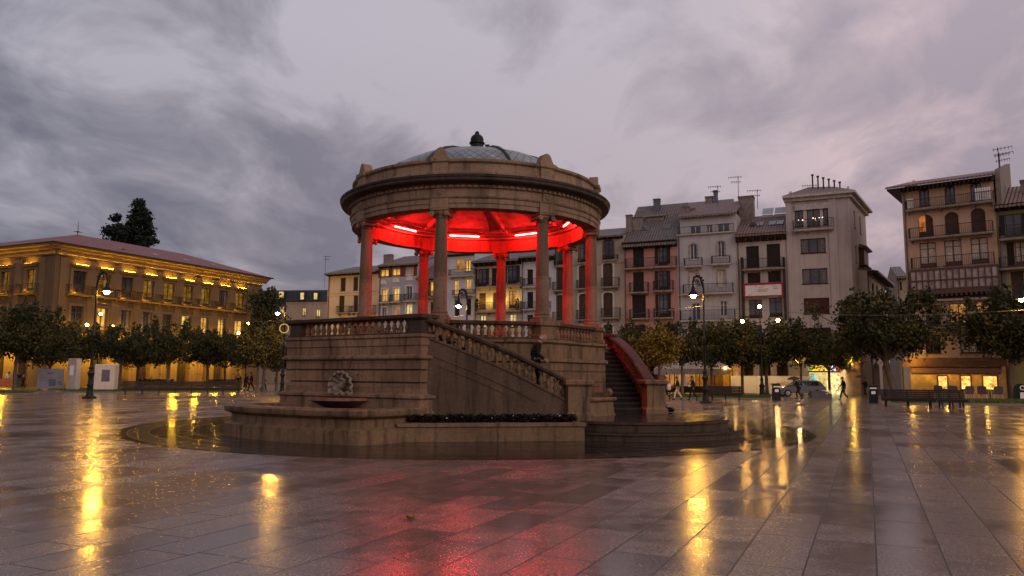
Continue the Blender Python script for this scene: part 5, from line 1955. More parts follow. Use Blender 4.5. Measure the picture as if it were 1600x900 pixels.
# ---------------------------------------------------------------- candelabra lamps with three globes
def make_candelabra():
    e = empty("candelabra_lamp")
    p = MB()
    p.lathe([(0.32, 0), (0.32, 0.15), (0.24, 0.25), (0.2, 0.8), (0.26, 0.95), (0.16, 1.1), (0.11, 1.3), (0.15, 1.5), (0.09, 1.7), (0.075, 4.2), (0.11, 4.3), (0.065, 4.4), (0.055, 7.6), (0.1, 7.7), (0.14, 7.78)], 10)
    p.build("post", M["iron"], e, True, 40)
    a = MB()
    for sg in (-1, 1):
        a.tube([(0, 0, 6.0), (sg * 0.5, 0, 5.85), (sg * 1.1, 0, 5.9), (sg * 1.5, 0, 6.2), (sg * 1.52, 0, 6.45)], 0.045, 6)
        a.tube([(0, 0, 6.6), (sg * 0.4, 0, 6.5), (sg * 0.9, 0, 6.15)], 0.03, 6)
        a.lathe([(0.05, 6.4), (0.13, 6.5), (0.13, 6.54)], 8, cx=sg * 1.52)
    a.build("arms", M["iron"], e, True, 40)
    for (x, z) in ((0, 7.98), (-1.52, 6.7), (1.52, 6.7)):
        g_ = MB()
        g_.ball((x, 0, z), 0.15, 12)
        g_.build("globe", M["globe"], e, True)
    return e


cand0 = make_candelabra()
for i, (u, Y, lab) in enumerate(((150, 82, "three-globe candelabra lamp directly behind the scroll-armed lamp in front of the palace"), (383, 96, "three-globe candelabra lamp near the palace's far end, above the long bench's end"), (1190.5, 67.5, "three-globe candelabra lamp in front of the white hoarding and the beige townhouse"), (1583, 80, "three-globe candelabra lamp among the branches in front of the olive green house"))):
    e = cand0 if i == 0 else copy_tree(cand0)
    e.location = gpd(u, Y)
    e.rotation_euler = (0, 0, R((65, 65, -20, -30)[i]) if i < 2 else R(-25))
    tag(e, lab, "street lamp", "three-globe candelabra lamps")


# ---------------------------------------------------------------- benches
def make_bench(Ln, nleg):
    e = empty("park_bench")
    s_ = MB()
    for k in range(4):
        s_.box(-Ln / 2, Ln / 2, -0.45 + k * 0.125, -0.45 + k * 0.125 + 0.105, 0.42, 0.48)
    s_.box(-Ln / 2, Ln / 2, -0.46, -0.43, 0.34, 0.47)
    s_.build("seat", M["wood_bench"], e)
    b = MB()
    for k in range(5):
        z = 0.46 + k * 0.115
        b.add([(-Ln / 2, 0.06 + (z - 0.46) * 0.25, z), (Ln / 2, 0.06 + (z - 0.46) * 0.25, z), (Ln / 2, 0.085 + (z - 0.46) * 0.25, z + 0.1), (-Ln / 2, 0.085 + (z - 0.46) * 0.25, z + 0.1),
               (-Ln / 2, 0.11 + (z - 0.46) * 0.25, z), (Ln / 2, 0.11 + (z - 0.46) * 0.25, z), (Ln / 2, 0.135 + (z - 0.46) * 0.25, z + 0.1), (-Ln / 2, 0.135 + (z - 0.46) * 0.25, z + 0.1)],
              [(0, 1, 2, 3), (5, 4, 7, 6), (3, 2, 6, 7), (0, 4, 5, 1), (0, 3, 7, 4), (1, 5, 6, 2)])
    b.build("backrest", M["wood_bench"], e)
    for k in range(nleg):
        x = -Ln / 2 + 0.25 + (Ln - 0.5) * k / (nleg - 1)
        l = MB()
        l.yz([(-0.42, 0), (-0.34, 0), (-0.22, 0.34), (0.1, 0.34), (0.16, 0), (0.25, 0), (0.16, 0.42), (0.30, 1.02), (0.25, 1.02), (0.08, 0.415), (-0.42, 0.415), (-0.30, 0.3)], x - 0.04, x + 0.04)
        l.build("leg", M["iron"], e)
    return e


def bench_between(ua, ub, Ya, Yb, nleg, lab, group=None):
    a, b = gpd(ua, Ya), gpd(ub, Yb)
    d = b - a
    e = make_bench(d.length, nleg)
    e.location = (a + b) / 2
    e.rotation_euler = (0, 0, math.atan2(d.y, d.x))
    tag(e, lab, "bench", group)
    return e


BG = "wooden benches round the square"
bench_between(191, 378, 60, 63.5, 8, "very long wooden bench with many iron legs in front of the palace lawn", BG)
bench_between(214, 272, 84, 86, 4, "wooden bench behind the long bench, the one nearer the lamp post and info boxes", BG)
bench_between(324, 368, 86, 88, 4, "wooden bench behind the long bench, near its far end and the three-globe lamp", BG)
bench_between(1107, 1160, 56.8, 56, 3, "short dark bench on the paving beside the street lamp and the white hoarding", BG)
bench_between(1375.5, 1459, 46.5, 45.5, 3, "dark slatted bench beside a litter bin, longer of the end-to-end pair", BG)
bench_between(1460.5, 1507, 45.3, 45, 3, "dark slatted bench before the lit shop, shorter of the end-to-end pair", BG)


# ---------------------------------------------------------------- litter bins
def make_bin():
    e = empty("litter_bin")
    b = MB()
    b.rloft(-0.27, 0.27, -0.24, 0.24, [(-0.03, 0.0), (0, 0.03), (0, 0.86), (-0.02, 0.88)])
    b.build("body", M["bin"], e)
    h = MB()
    for sx in (-0.25, 0.21):
        h.box(sx, sx + 0.04, -0.22, 0.22, 0.88, 1.08)
    h.box(-0.21, 0.21, 0.18, 0.22, 0.88, 1.08)
    h.rloft(-0.29, 0.29, -0.26, 0.26, [(0, 1.08), (0.01, 1.11), (0.01, 1.15), (-0.08, 1.24), (-0.12, 1.25)])
    h.build("hood", M["bin"], e)
    s_ = MB()
    s_.box(-0.22, 0.22, -0.262, -0.25, 0.965, 1.06)
    s_.build("pale_band", M["label_white"], e)
    t = MB()
    t.box(-0.13, 0.13, -0.25, -0.241, 0.62, 0.82)
    t.build("sticker", M["label_white"], e)
    return e


bin0 = make_bin()
for i, (u, Y, lab) in enumerate(((1212.3, 57, "dark litter bin with a pale band in front of the white hoarding and the car"), (1363.5, 52, "dark litter bin with a small square sticker beside the long dark bench on the right"))):
    e = bin0 if i == 0 else copy_tree(bin0)
    e.location = gpd(u, Y)
    e.rotation_euler = (0, 0, R(-8 - 12 * i))
    tag(e, lab, "bin", "litter bins on the paving")

# ---------------------------------------------------------------- trees
lm, lnt, lbs = new_mat("plane_leaves")
ln_ = noise(lnt, pos(lnt), 0.55, 3)
ln2 = noise(lnt, pos(lnt), 3.5, 2)
lc = ramp(lnt, math_node(lnt, "ADD", math_node(lnt, "MULTIPLY", ln_, 0.55), math_node(lnt, "MULTIPLY", ln2, 0.45)), [(0.36, (0.012, 0.018, 0.007)), (0.5, (0.040, 0.045, 0.014)), (0.64, (0.11, 0.078, 0.022))])
L(lnt, lc, lbs.inputs["Base Color"])
lbs.inputs["Roughness"].default_value = 0.6
lbs.inputs["Specular IOR Level"].default_value = 0.2
M["leaf"] = lm
M["leaf_yellow"] = plain("autumn_leaves", (0.21, 0.14, 0.022), 0.6, var=0.65, scale=2.5)
M["leaf_dark"] = plain("conifer_needles", (0.016, 0.024, 0.016), 0.7, var=0.5, scale=2.0)


def leaf_cards(mb, rnd, c, spread, n, size):
    for _ in range(n):
        p = Vector((rnd.gauss(0, spread), rnd.gauss(0, spread), rnd.gauss(0, spread * 0.75))) + c
        nrm = Vector((rnd.gauss(0, 1), rnd.gauss(0, 1), rnd.gauss(0.5, 1)))
        if nrm.length < 0.1:
            continue
        nrm.normalize()
        t1 = nrm.orthogonal().normalized()
        t1 = Matrix.Rotation(rnd.uniform(0, 6.28), 3, nrm) @ t1
        t2 = nrm.cross(t1)
        s = size * rnd.uniform(0.6, 1.3)
        mb.add([p - t1 * s * 0.5, p + t2 * s * 0.45 + nrm * s * 0.1, p + t1 * s * 0.55, p - t2 * s * 0.45 + nrm * s * 0.1], [(0, 1, 2, 3)])


def make_tree(name, seed, rx, z0, z1, leaf, nclump=46, per=112, size=0.26, trunk_r=0.2, lean=(0, 0), droop=0.0, skew=1.0):
    """trunk, limbs, crown of leaf clumps in an uneven, flattened outline"""
    rnd = random.Random(seed)
    e = empty(name)
    tk = MB()
    fork = z0 + 0.25 * (z1 - z0) * 0.4
    base = Vector((0, 0, 0))
    top = Vector((lean[0], lean[1], fork))
    tk.tube([base, base.lerp(top, 0.08), base.lerp(top, 0.5) + Vector((rnd.uniform(-.08, .08), rnd.uniform(-.08, .08), 0)), top], [trunk_r * 1.4, trunk_r, trunk_r * 0.85, trunk_r * 0.75], 9)
    clumps = []
    zc = (z0 + z1) / 2
    nl = 9
    lobes = []
    for i in range(nl):
        a = 2 * PI * i / nl + rnd.uniform(-0.3, 0.3)
        rr_ = rx * rnd.uniform(0.55, 1.05)
        zz = rnd.uniform(z0 + 0.25 * (z1 - z0), z1 - 0.1 * (z1 - z0))
        end = top + Vector((rr_ * math.cos(a), rr_ * math.sin(a) * skew, zz - fork))
        lobes.append(end)
        midp = top.lerp(end, 0.5) + Vector((0, 0, 0.35))
        tk.tube([top - Vector((0, 0, 0.15)), midp, end], [trunk_r * 0.5, trunk_r * 0.3, 0.03], 6)
        for q in range(2):
            e2 = midp + Vector((rnd.uniform(-1, 1), rnd.uniform(-1, 1), rnd.uniform(0.4, 1.3)))
            tk.tube([midp, e2], [trunk_r * 0.25, 0.02], 5)
    lobes.append(top + Vector((0, 0, z1 - fork - 0.3)))
    tk.build("trunk", M["trunk"], e, True)
    cr = MB()
    H_ = (z1 - z0) / 2
    for i in range(nclump):
        for _ in range(30):
            d = Vector((rnd.gauss(0, 1), rnd.gauss(0, 1), rnd.gauss(0, 1))).normalized() * (rnd.random() ** 0.42)
            a = math.atan2(d.y, d.x)
            wob = 0.82 + 0.18 * math.sin(3 * a + seed) + 0.13 * math.sin(5 * a + seed * 2.1)
            p = Vector((d.x * rx * wob, d.y * rx * wob * skew, d.z * H_ * (0.85 + 0.2 * math.sin(2 * a + seed * 1.7))))
            if p.z > -H_ * 0.75 - 0.25 * H_ * math.sin(a * 2 + seed):
                break
        c = top * 1.0
        c.z = zc
        leaf_cards(cr, rnd, c + p, rnd.uniform(0.32, 0.62), int(per * rnd.uniform(0.5, 1.4)), size)
    # sprays at the tips of limbs
    for e_ in lobes:
        leaf_cards(cr, rnd, e_, 0.4, int(per * 0.7), size)
        leaf_cards(cr, rnd, e_ + Vector((rnd.uniform(-.5, .5), rnd.uniform(-.5, .5), 0.5)), 0.28, int(per * 0.35), size)
    for q in range(9):
        a, rr_ = rnd.uniform(0, 2 * PI), rx * rnd.random() ** 0.5 * 0.85
        hh_ = rnd.uniform(0.5, 1.6)
        for t in range(4):
            leaf_cards(cr, rnd, top + Vector((rr_ * math.cos(a), rr_ * math.sin(a) * skew, zc - fork + H_ * 0.75 + hh_ * t / 3 - top.z * 0)), 0.32 - 0.06 * t, int(per * (0.42 - 0.09 * t)), size)
    cr.build("crown", leaf, e)
    return e


TREES_L = [
    (-22, 66, 3.9, "plane tree cut by the photo's left edge, before the palace's shorter front"),
    (23, 68, 3.9, "plane tree with a stout trunk by the small group of walkers near the palace corner"),
    (76, 76, 3.6, "plane tree rising right behind the low grey notice board"),
    (108, 82, 3.6, "plane tree with its dark trunk just left of the tall pillar-shaped sign"),
    (187, 78, 3.5, "plane tree just right of the white information box, behind the start of the long bench"),
    (214, 84, 3.5, "plane tree behind the bench nearest the information boxes"),
    (262, 74, 3.3, "plane tree behind the middle of the long bench"),
    (323, 80, 3.6, "plane tree in front of the palace's lit ground floor, right of the long bench's middle"),
    (350, 88, 3.4, "smaller-looking plane tree behind the far bench, by the palace's last arches"),
    (402, 70, 2.9, "plane tree with slim trunk beside the walkers past the long bench's end"),
    (432, 82, 2.9, "plane tree close behind the ringed street lamp, half hidden by the bandstand"),
]
proto = {}
for k in range(3):
    proto[k] = make_tree("plane_tree", 11 + k * 7, 4.0, 2.7, 7.0, M["leaf"])
used = set()
for i, (u, Y, rad, lab) in enumerate(TREES_L):
    k = i % 3
    e = proto[k] if k not in used else copy_tree(proto[k])
    used.add(k)
    s = rad / 4.3
    e.location = gpd(u, Y)
    e.scale = (s, s, s * 1.06 * (1.0 + 0.12 * math.sin(i * 2.3)) * 0.97)
    e.rotation_euler = (0, 0, R(37 * i))
    tag(e, lab, "tree", "plane trees in front of the palace")
tall = make_tree("plane_tree", 77, 1.5, 3.2, 9.4, M["leaf"], nclump=30, per=90, trunk_r=0.14)
tall.location = gpd(411, 74)
tag(tall, "slender taller tree whose narrow top rises above the others at the palace's far corner", "tree", "plane trees in front of the palace")

yt = make_tree("autumn_tree", 5, 1.85, 2.5, 5.1, M["leaf_yellow"], nclump=34, per=90, size=0.22, trunk_r=0.13)
yt.location = gpd(1030, 68)
tag(yt, "small tree with golden yellow leaves just right of the bandstand's curved stair rail", "tree")
TREES_R = [
    (992, 74, 3.1, 0.98, 0, "dark plane tree directly behind the bandstand's right-hand stair, left of the golden tree"),
    (1066, 71, 2.9, 0.98, 1, "plane tree right of the golden tree, its thin trunk behind the walkers"),
    (1112, 72, 3.0, 1.0, 2, "plane tree behind the short dark bench, between the street lamp and the hoarding"),
    (1160, 74, 3.2, 0.98, 0, "plane tree over the left half of the white hoarding"),
    (1198, 72, 3.7, 1.02, 1, "plane tree with its dark trunk beside the three-globe lamp post in front of the hoarding"),
    (1252, 75, 3.4, 0.98, 2, "plane tree over the parked car, left of the lit corner shop"),
    (1296, 78, 3.2, 0.98, 0, "plane tree whose branches hang above the lit corner shop's sign"),
]
for i, (u, Y, rad, sz, k, lab) in enumerate(TREES_R):
    e = copy_tree(proto[k])
    s = rad / 4.0
    e.location = gpd(u, Y)
    e.scale = (s, s, sz * (0.90 + 0.07 * math.sin(i * 2.9)))
    e.rotation_euler = (0, 0, R(50 + 61 * i))
    tag(e, lab, "tree", "plane trees in front of the townhouses")
bt = make_tree("plane_tree", 41, 5.5, 2.7, 8.6, M["leaf"], nclump=105, per=120, trunk_r=0.32, lean=(-0.7, 0))
bt.location = gpd(1398, 64)
tag(bt, "largest plane tree, with leaning trunk and broad crown before the street gap", "tree", "plane trees in front of the townhouses")
bt2 = make_tree("plane_tree", 59, 3.6, 2.8, 8.3, M["leaf"], nclump=80, per=115, trunk_r=0.22)
bt2.location = gpd(1582, 62)
tag(bt2, "plane tree with a pale twin-stemmed trunk in front of the olive green house", "tree", "plane trees in front of the townhouses")
bt3 = copy_tree(proto[1])
bt3.location = gpd(1652, 60)
bt3.scale = (0.85, 0.85, 1.05)
tag(bt3, "plane tree leaning into the photo from its right-hand edge", "tree", "plane trees in front of the townhouses")


def conifer(seed, h, r, lab, loc, n=340):
    rnd = random.Random(seed)
    e = empty("conifer_tree", loc)
    t = MB()
    t.tube([(0, 0, 0), (0, 0, h * 0.5), (0, 0, h * 0.97)], [0.7, 0.4, 0.05], 8)
    t.build("trunk", M["trunk"], e, True)
    c = MB()
    for i in range(n):
        z = h * (0.3 + 0.7 * (1 - rnd.random() ** 0.7) )
        f = (h - z) / h
        rr_ = r * 1.15 * min(1, 1.75 * f ** 0.6) * rnd.uniform(0.25, 1.0) ** 0.7
        a = rnd.uniform(0, 2 * PI)
        rr_ *= 0.85 + 0.2 * math.sin(3 * a + z * 0.6)
        leaf_cards(c, rnd, Vector((rr_ * math.cos(a), rr_ * math.sin(a), z - rr_ * 0.15)), 0.38 + 0.25 * f, 60, 0.52)
    leaf_cards(c, rnd, Vector((0, 0, h * 0.97)), 0.3, 30, 0.55)
    c.build("crown", M["leaf_dark"], e)
    tag(e, lab, "tree", "conifers behind the palace")
    return e


p1 = aty(201, 314, 132)
conifer(3, p1.z, 3.9, "taller pointed dark conifer rising behind the palace's red roof", gpd(201, 132))
p2 = aty(164, 335, 136)
conifer(8, p2.z, 3.4, "shorter rounded dark conifer behind the palace roof, left of the taller one", gpd(164, 136), 200)
# ---------------------------------------------------------------- lawns
gm, gnt, gbs = new_mat("lawn_grass")
L(gnt, ramp(gnt, noise(gnt, pos(gnt), 1.5, 6, 0.7), [(0.3, (0.03, 0.055, 0.012)), (0.7, (0.07, 0.115, 0.022))]), gbs.inputs["Base Color"])
gbs.inputs["Roughness"].default_value = 0.8
kerbm = stone("kerb_stone", (0.20, 0.16, 0.13), 0.4, 0.4)


def lawn(name, corners, lab, seed):
    """kerbed bed of grass; corners are ground points in order"""
    k = MB()
    cpt = sum(corners, Vector()) / len(corners)
    k.xy([(c.x, c.y) for c in corners], 0.002, 0.09)
    ko = k.build("kerb", kerbm)
    tag(ko, kind="structure")
    g_ = MB()
    inner = [c.lerp(cpt, 0.035) for c in corners]
    g_.xy([(c.x, c.y) for c in inner], 0.05, 0.12)
    rnd = random.Random(seed)
    n = len(inner)
    for _ in range(5200):
        i = rnd.randrange(1, n - 1)
        a, b = rnd.random(), rnd.random()
        if a + b > 1:
            a, b = 1 - a, 1 - b
        p = inner[0] + (inner[i] - inner[0]) * a + (inner[i + 1] - inner[0]) * b
        h = rnd.uniform(0.05, 0.15)
        an = rnd.uniform(0, PI)
        d = Vector((math.cos(an), math.sin(an), 0)) * 0.05
        le = Vector((rnd.uniform(-.05, .05), rnd.uniform(-.05, .05), 0))
        q = Vector((p.x, p.y, 0.12))
        g_.add([q - d, q + d, q + le + Vector((0, 0, h))], [(0, 1, 2)])
    tag(g_.build("grass", gm), lab, "grass", kind="stuff")


lawn("lawn", [gpd(-140, 57), gpd(48, 58), gpd(62, 62), gpd(-120, 68)], "kerbed patch of short grass at the left-hand edge, left of the path", 1)
lawn("lawn", [gpd(95, 66.5), gpd(140, 64), gpd(382, 68), gpd(378, 78), gpd(60, 76)], "strip of short grass behind the long bench and round the information boxes", 2)
lawn("lawn", [gpd(1046, 60), gpd(1205, 59.5), gpd(1208, 67), gpd(1046, 68)], "strip of short grass behind the short dark bench and bin", 3)
lawn("lawn", [gpd(1385, 50), gpd(1690, 50.5), gpd(1690, 60), gpd(1385, 59)], "strip of short grass between the right-hand benches and the lit shop", 4)

# ---------------------------------------------------------------- information boards on the left
greyp = plain("grey_board", (0.27, 0.26, 0.31), 0.5, var=0.15)
greyd = plain("grey_print", (0.15, 0.14, 0.17), 0.5)
conc = plain("pale_concrete", (0.42, 0.36, 0.31), 0.7, var=0.15)
concw = plain("white_concrete", (0.6, 0.53, 0.46), 0.7, var=0.12)


def px_span(u0, u1, v, Y):
    a, b = aty(u0, v, Y), aty(u1, v, Y)
    return a, b


a, b = px_span(58.5, 97, 590, 72)
zt, zb = aty(77, 576, 72).z, aty(77, 605.5, 72).z
e = empty("notice_board", (a.x, 72, 0), R(6))
tag(e, "wide low grey notice board standing on the path in front of the palace's yellow arches", "notice board")
W_ = b.x - a.x
m_ = MB()
m_.box(0, W_, 0, 0.12, 0.12, zt)
m_.build("panel", greyp, e)
for x in (0.15, W_ - 0.27):
    m_ = MB()
    m_.box(x, x + 0.12, 0.01, 0.11, 0, 0.12)
    m_.build("foot", M["iron"], e)
m_ = MB()
for (x0, x1, z0, z1) in ((0.05, 0.95, 0.55, 0.57), (0.38, 0.60, 0.74, 0.80), (0.05, 0.40, 0.42, 0.44), (0.45, 0.72, 0.15, 0.5), (0.8, 0.93, 0.3, 0.36), (0.82, 0.97, 0.2, 0.25)):
    m_.box(W_ * x0, W_ * x1, -0.012, -0.002, 0.12 + (zt - 0.12) * z0, 0.12 + (zt - 0.12) * z1)
m_.build("print", greyd, e)

a, b = px_span(105, 126.5, 585, 70)
zt = aty(115, 560, 70).z
e = empty("pillar_sign", (a.x, 70, 0), R(-12))
tag(e, "tall pale pillar-shaped sign with a small poster, left of the front street lamp", "sign")
W_ = (b.x - a.x) * 0.72
m_ = MB()
m_.rloft(0, W_, 0, 0.62, [(0.04, 0), (0.04, 0.1), (0, 0.14), (0, zt - 0.05), (-0.04, zt)])
m_.build("body", conc, e)
m_ = MB()
m_.box(W_ * 0.28, W_ * 0.72, -0.02, -0.003, zt * 0.48, zt * 0.78)
m_.build("poster", M["label_white"], e)
m_ = MB()
m_.box(W_ + 0.002, W_ + 0.02, 0.03, 0.58, 0.14, zt - 0.1)
m_.build("white_side", concw, e)

a, b = px_span(147.5, 177.5, 585, 69)
zt = aty(162, 569, 69).z
e = empty("information_box", (a.x, 69, 0), R(8))
tag(e, "squat white information box with a dark square picture, just right of the front street lamp", "sign")
W_ = b.x - a.x
m_ = MB()
m_.rloft(0, W_, 0, 0.9, [(0, 0), (0, zt - 0.06), (-0.05, zt)])
m_.build("body", concw, e)
m_ = MB()
m_.box(W_ * 0.36, W_ * 0.76, -0.02, -0.003, zt * 0.36, zt * 0.80)
m_.build("picture", greyd, e)

ob = MB()
p = gpd(3, 84)
ob.M = Matrix.Translation(p) @ Matrix.Rotation(R(20), 4, "Z")
ob.box(-2.6, 0.9, 0, 0.06, 0.15, 0.95)
for x in (-2.4, -0.8, 0.6):
    ob.box(x, x + 0.08, -0.25, 0.3, 0, 0.15)
tag(ob.build("barrier", plain("orange_board", (0.5, 0.16, 0.05), 0.6)), "orange barrier board low on the ground at the left-hand edge beside the walkers", "barrier")

# handrail by the white box
hr = MB()
for (u, Y) in ((183, 74), (191, 75), (199, 76)):
    q = gpd(u, Y)
    hr.tube([(q.x, q.y, 0), (q.x, q.y, 1.0)], 0.03, 6)
for z in (0.55, 1.0):
    hr.tube([(gpd(183, 74).x, 74, z), (gpd(199, 76).x, 76, z)], 0.03, 6)
tag(hr.build("handrail", M["rail_iron"]), "short iron handrail beside the white information box", "railing")

# ---------------------------------------------------------------- hoarding, terrace, shop on the right
ha, hb = row.loc(1142, 600, -3.0)[0], row.loc(1266, 600, -3.0)[0]
zt = row.loc(1200, 587.5, -3.0)[1]
e = empty("hoarding", row.pt(ha, -3.0), ROW_B)
tag(e, "long white site hoarding of joined panels with faded red lettering, behind the car and trees", "hoarding")
n = 6
for i in range(n):
    m_ = MB()
    x0, x1 = (hb - ha) * i / n, (hb - ha) * (i + 1) / n
    m_.box(x0 + 0.02, x1 - 0.02, 0, 0.05, 0.06, zt)
    m_.box(x0, x0 + 0.018, -0.03, 0.08, 0, zt + 0.03)
    m_.build("panel", M["white_paint"], e)
sq = MB()
rq = random.Random(4)
xs0 = row.loc(1203, 600, -3)[0] - ha
for k in range(9):
    x0 = xs0 + k * 0.24
    pts = [(x0 + 0.12 * t + 0.05 * math.sin(t * 3 + k), -0.014, 1.0 + 0.16 * math.sin(t * 2.2 + k * 1.7) + (0.12 if k in (5, 6) else 0)) for t in [q * 0.4 for q in range(7)]]
    sq.tube(pts, 0.022, 4)
sq.build("red_lettering", plain("faded_red", (0.42, 0.10, 0.05), 0.7), e)

# canvas terrace
ta, tb = row.loc(1022, 590, -6)[0], row.loc(1142, 590, -6)[0]
z1, z2 = row.loc(1080, 577, -6)[1], row.loc(1080, 583.5, -6)[1]
e = empty("cafe_terrace", row.pt(ta, -6), ROW_B)
tag(e, "covered cafe terrace with a pale canvas roof and valance, its inside glowing yellow", "terrace")
W_ = tb - ta
m_ = MB()
m_.yz([(0, z1), (0, z1 + 0.05), (4.8, z1 + 1.0), (4.8, z1 + 0.95)], 0, W_)
m_.box(0, W_, -0.03, -0.002, z2, z1 + 0.04)
for i in range(26):
    m_.box(W_ * i / 26 + 0.02, W_ * (i + 1) / 26 - 0.02, -0.035, -0.031, z2 - 0.12, z2 + 0.2)
m_.build("canvas_roof", plain("canvas", (0.55, 0.46, 0.38), 0.8, var=0.2), e)
m_ = MB()
for i in range(6):
    x = 0.1 + (W_ - 0.2) * i / 5
    m_.tube([(x, 0.08, 0), (x, 0.08, z1)], 0.05, 6)
    m_.tube([(x, 4.7, 0), (x, 4.7, z1 + 0.9)], 0.05, 6)
m_.build("posts", M["frame_dark"], e)
rnd = random.Random(3)
kinds = [plain("drape_ochre", (0.45, 0.29, 0.08), 0.8, var=0.5), plain("drape_brown", (0.16, 0.09, 0.05), 0.8, var=0.4), M["lit_dim"]]
x = 0.15
while x < W_ - 0.4:
    w_ = rnd.uniform(0.7, 1.9)
    m_ = MB()
    nn = 8
    for q in range(nn):
        xa, xb = x + w_ * q / nn, x + w_ * (q + 1) / nn
        m_.quad((xa, 4.2 + 0.1 * (q % 2), 0.05), (xb, 4.2 + 0.1 * ((q + 1) % 2), 0.05), (xb, 4.2 + 0.1 * ((q + 1) % 2), z1 + 0.7), (xa, 4.2 + 0.1 * (q % 2), z1 + 0.7))
    m_.build("drape", rnd.choice(kinds), e)
    x += w_ + 0.1
m_ = MB()
m_.box(0, W_, 0.3, 0.36, 0.1, 0.75)
m_.build("low_screen", M["frame_dark"], e)
for t in (0.15, 0.4, 0.66, 0.92):
    ld_ = bpy.data.lights.new("terrace_lamp", "POINT")
    ld_.energy = 70
    ld_.color = (1.0, 0.58, 0.10)
    ld_.shadow_soft_size = 0.15
    lo = bpy.data.objects.new("terrace_lamp", ld_)
    COL.objects.link(lo)
    lo.location = row.pt(ta + W_ * t, -3.2, z1 + 0.2)
m_ = MB()
x, z = row.loc(1133, 575, -6.1)
m_.ball((x - ta, -0.1, z), 0.14, 10)
m_.build("lantern", emit("terrace_lantern", (1.0, 0.62, 0.14), 12), e)
for k, (u, mt) in enumerate(((1069.5, M["label_white"]),)):
    m_ = MB()
    xa = row.loc(u, 595, -6)[0] - ta
    m_.box(xa - 0.18, xa + 0.18, -0.06, -0.04, 0.75, 1.75)
    m_.build("menu_board", mt, e)

# lit corner shop at the foot of the tower house
sa, sb, sc_ = (row.loc(u, 600, -0.5)[0] for u in (1265, 1313, 1345))
zs1, zs2, zs0 = row.loc(1290, 571, -0.5)[1], row.loc(1290, 579.5, -0.5)[1], row.loc(1290, 583, -0.5)[1]
e = empty("corner_shop", row.pt(sa, -0.5), ROW_B)
tag(e, "small corner shop with bright greenish-white windows and an illuminated yellow, white and red fascia", "shop")
W_, Wp = sb - sa, sc_ - sa
m_ = MB()
m_.box(-0.1, W_ + 0.1, 0, 0.48, zs1 + 0.05, zs1 + 0.6)
m_.box(-0.1, W_ + 0.1, -0.1, 0.48, zs0 - 0.05, zs2 - 0.02)
m_.box(-0.1, 0.05, 0, 0.48, 0, zs0 - 0.05)
m_.box(W_, Wp, -0.02, 0.48, 0, zs1 + 2.6)
for t in (0.28, 0.54):
    m_.box(W_ * t - 0.05, W_ * t + 0.05, 0, 0.2, 0.0, zs0 - 0.05)
m_.box(0.05, W_ * 0.54 - 0.05, 0.02, 0.3, 0.0, 0.45)
m_.build("shop_front", plain("shop_dark_stone", (0.24, 0.17, 0.12), 0.6), e)
sgn = [(0.0, 0.10, (0.25, 0.55, 0.05), 0.9), (0.10, 0.45, (1.0, 0.58, 0.04), 1.3), (0.52, 0.66, (1.0, 0.62, 0.05), 1.4), (0.66, 0.88, (0.75, 0.80, 1.0), 1.6), (0.88, 0.99, (0.8, 0.10, 0.04), 1.0)]
for k, (p0, p1_, c_, st_) in enumerate(sgn):
    m_ = MB()
    m_.box(W_ * p0, W_ * p1_ - 0.01, -0.12, -0.02, zs2, zs1)
    m_.build("fascia_panel", emit("fascia_%d" % k, c_, st_), e)
fc = bpy.data.curves.new("shop_name", "FONT")
fc.body = "LA"
fc.size = (zs1 - zs2) * 1.15
fc.extrude = 0.004
fo_ = bpy.data.objects.new("shop_name", fc)
COL.objects.link(fo_)
bpy.context.view_layer.update()
dg = bpy.context.evaluated_depsgraph_get()
me = bpy.data.meshes.new_from_object(fo_.evaluated_get(dg))
bpy.data.objects.remove(fo_)
lt = bpy.data.objects.new("lettering", me)
COL.objects.link(lt)
me.materials.clear()
me.materials.append(plain("sign_blue", (0.03, 0.05, 0.25), 0.5))
lt.parent = e
lt.location = (W_ * 0.68, -0.13, zs2 + 0.06)
lt.rotation_euler = (R(90), 0, 0)
panes = [(0.05, W_ * 0.28 - 0.05, 0.45, (0.45, 0.75, 0.55), 0.9), (W_ * 0.28 + 0.05, W_ * 0.54 - 0.05, 0.45, (0.95, 0.72, 0.20), 0.9), (W_ * 0.54 + 0.05, W_ - 0.02, 0.02, (1.0, 0.80, 0.32), 1.3)]
for k, (xa, xb, zb, c_, st_) in enumerate(panes):
    m_ = MB()
    m_.quad((xa, 0.25, zb), (xb, 0.25, zb), (xb, 0.25, zs0 - 0.06), (xa, 0.25, zs0 - 0.06))
    m_.build("shop_window", emit("shop_glow_%d" % k, c_, st_, var=2.8), e)
ld_ = bpy.data.lights.new("shop_light", "AREA")
ld_.energy = 170
ld_.size = 3.5
ld_.color = (1.0, 0.82, 0.42)
lo = bpy.data.objects.new("shop_light", ld_)
COL.objects.link(lo)
lo.location = row.pt(sa + W_ * 0.6, -0.7, zs0 - 0.3)
lo.rotation_euler = (R(75), 0, ROW_B)
ld_ = bpy.data.lights.new("corner_lamp", "POINT")
ld_.energy = 150
ld_.color = (1.0, 0.55, 0.08)
ld_.shadow_soft_size = 0.1
lo = bpy.data.objects.new("corner_lamp", ld_)
COL.objects.link(lo)
lo.location = row.pt(sc_ - 0.8, -1.6, zs1 + 0.4)

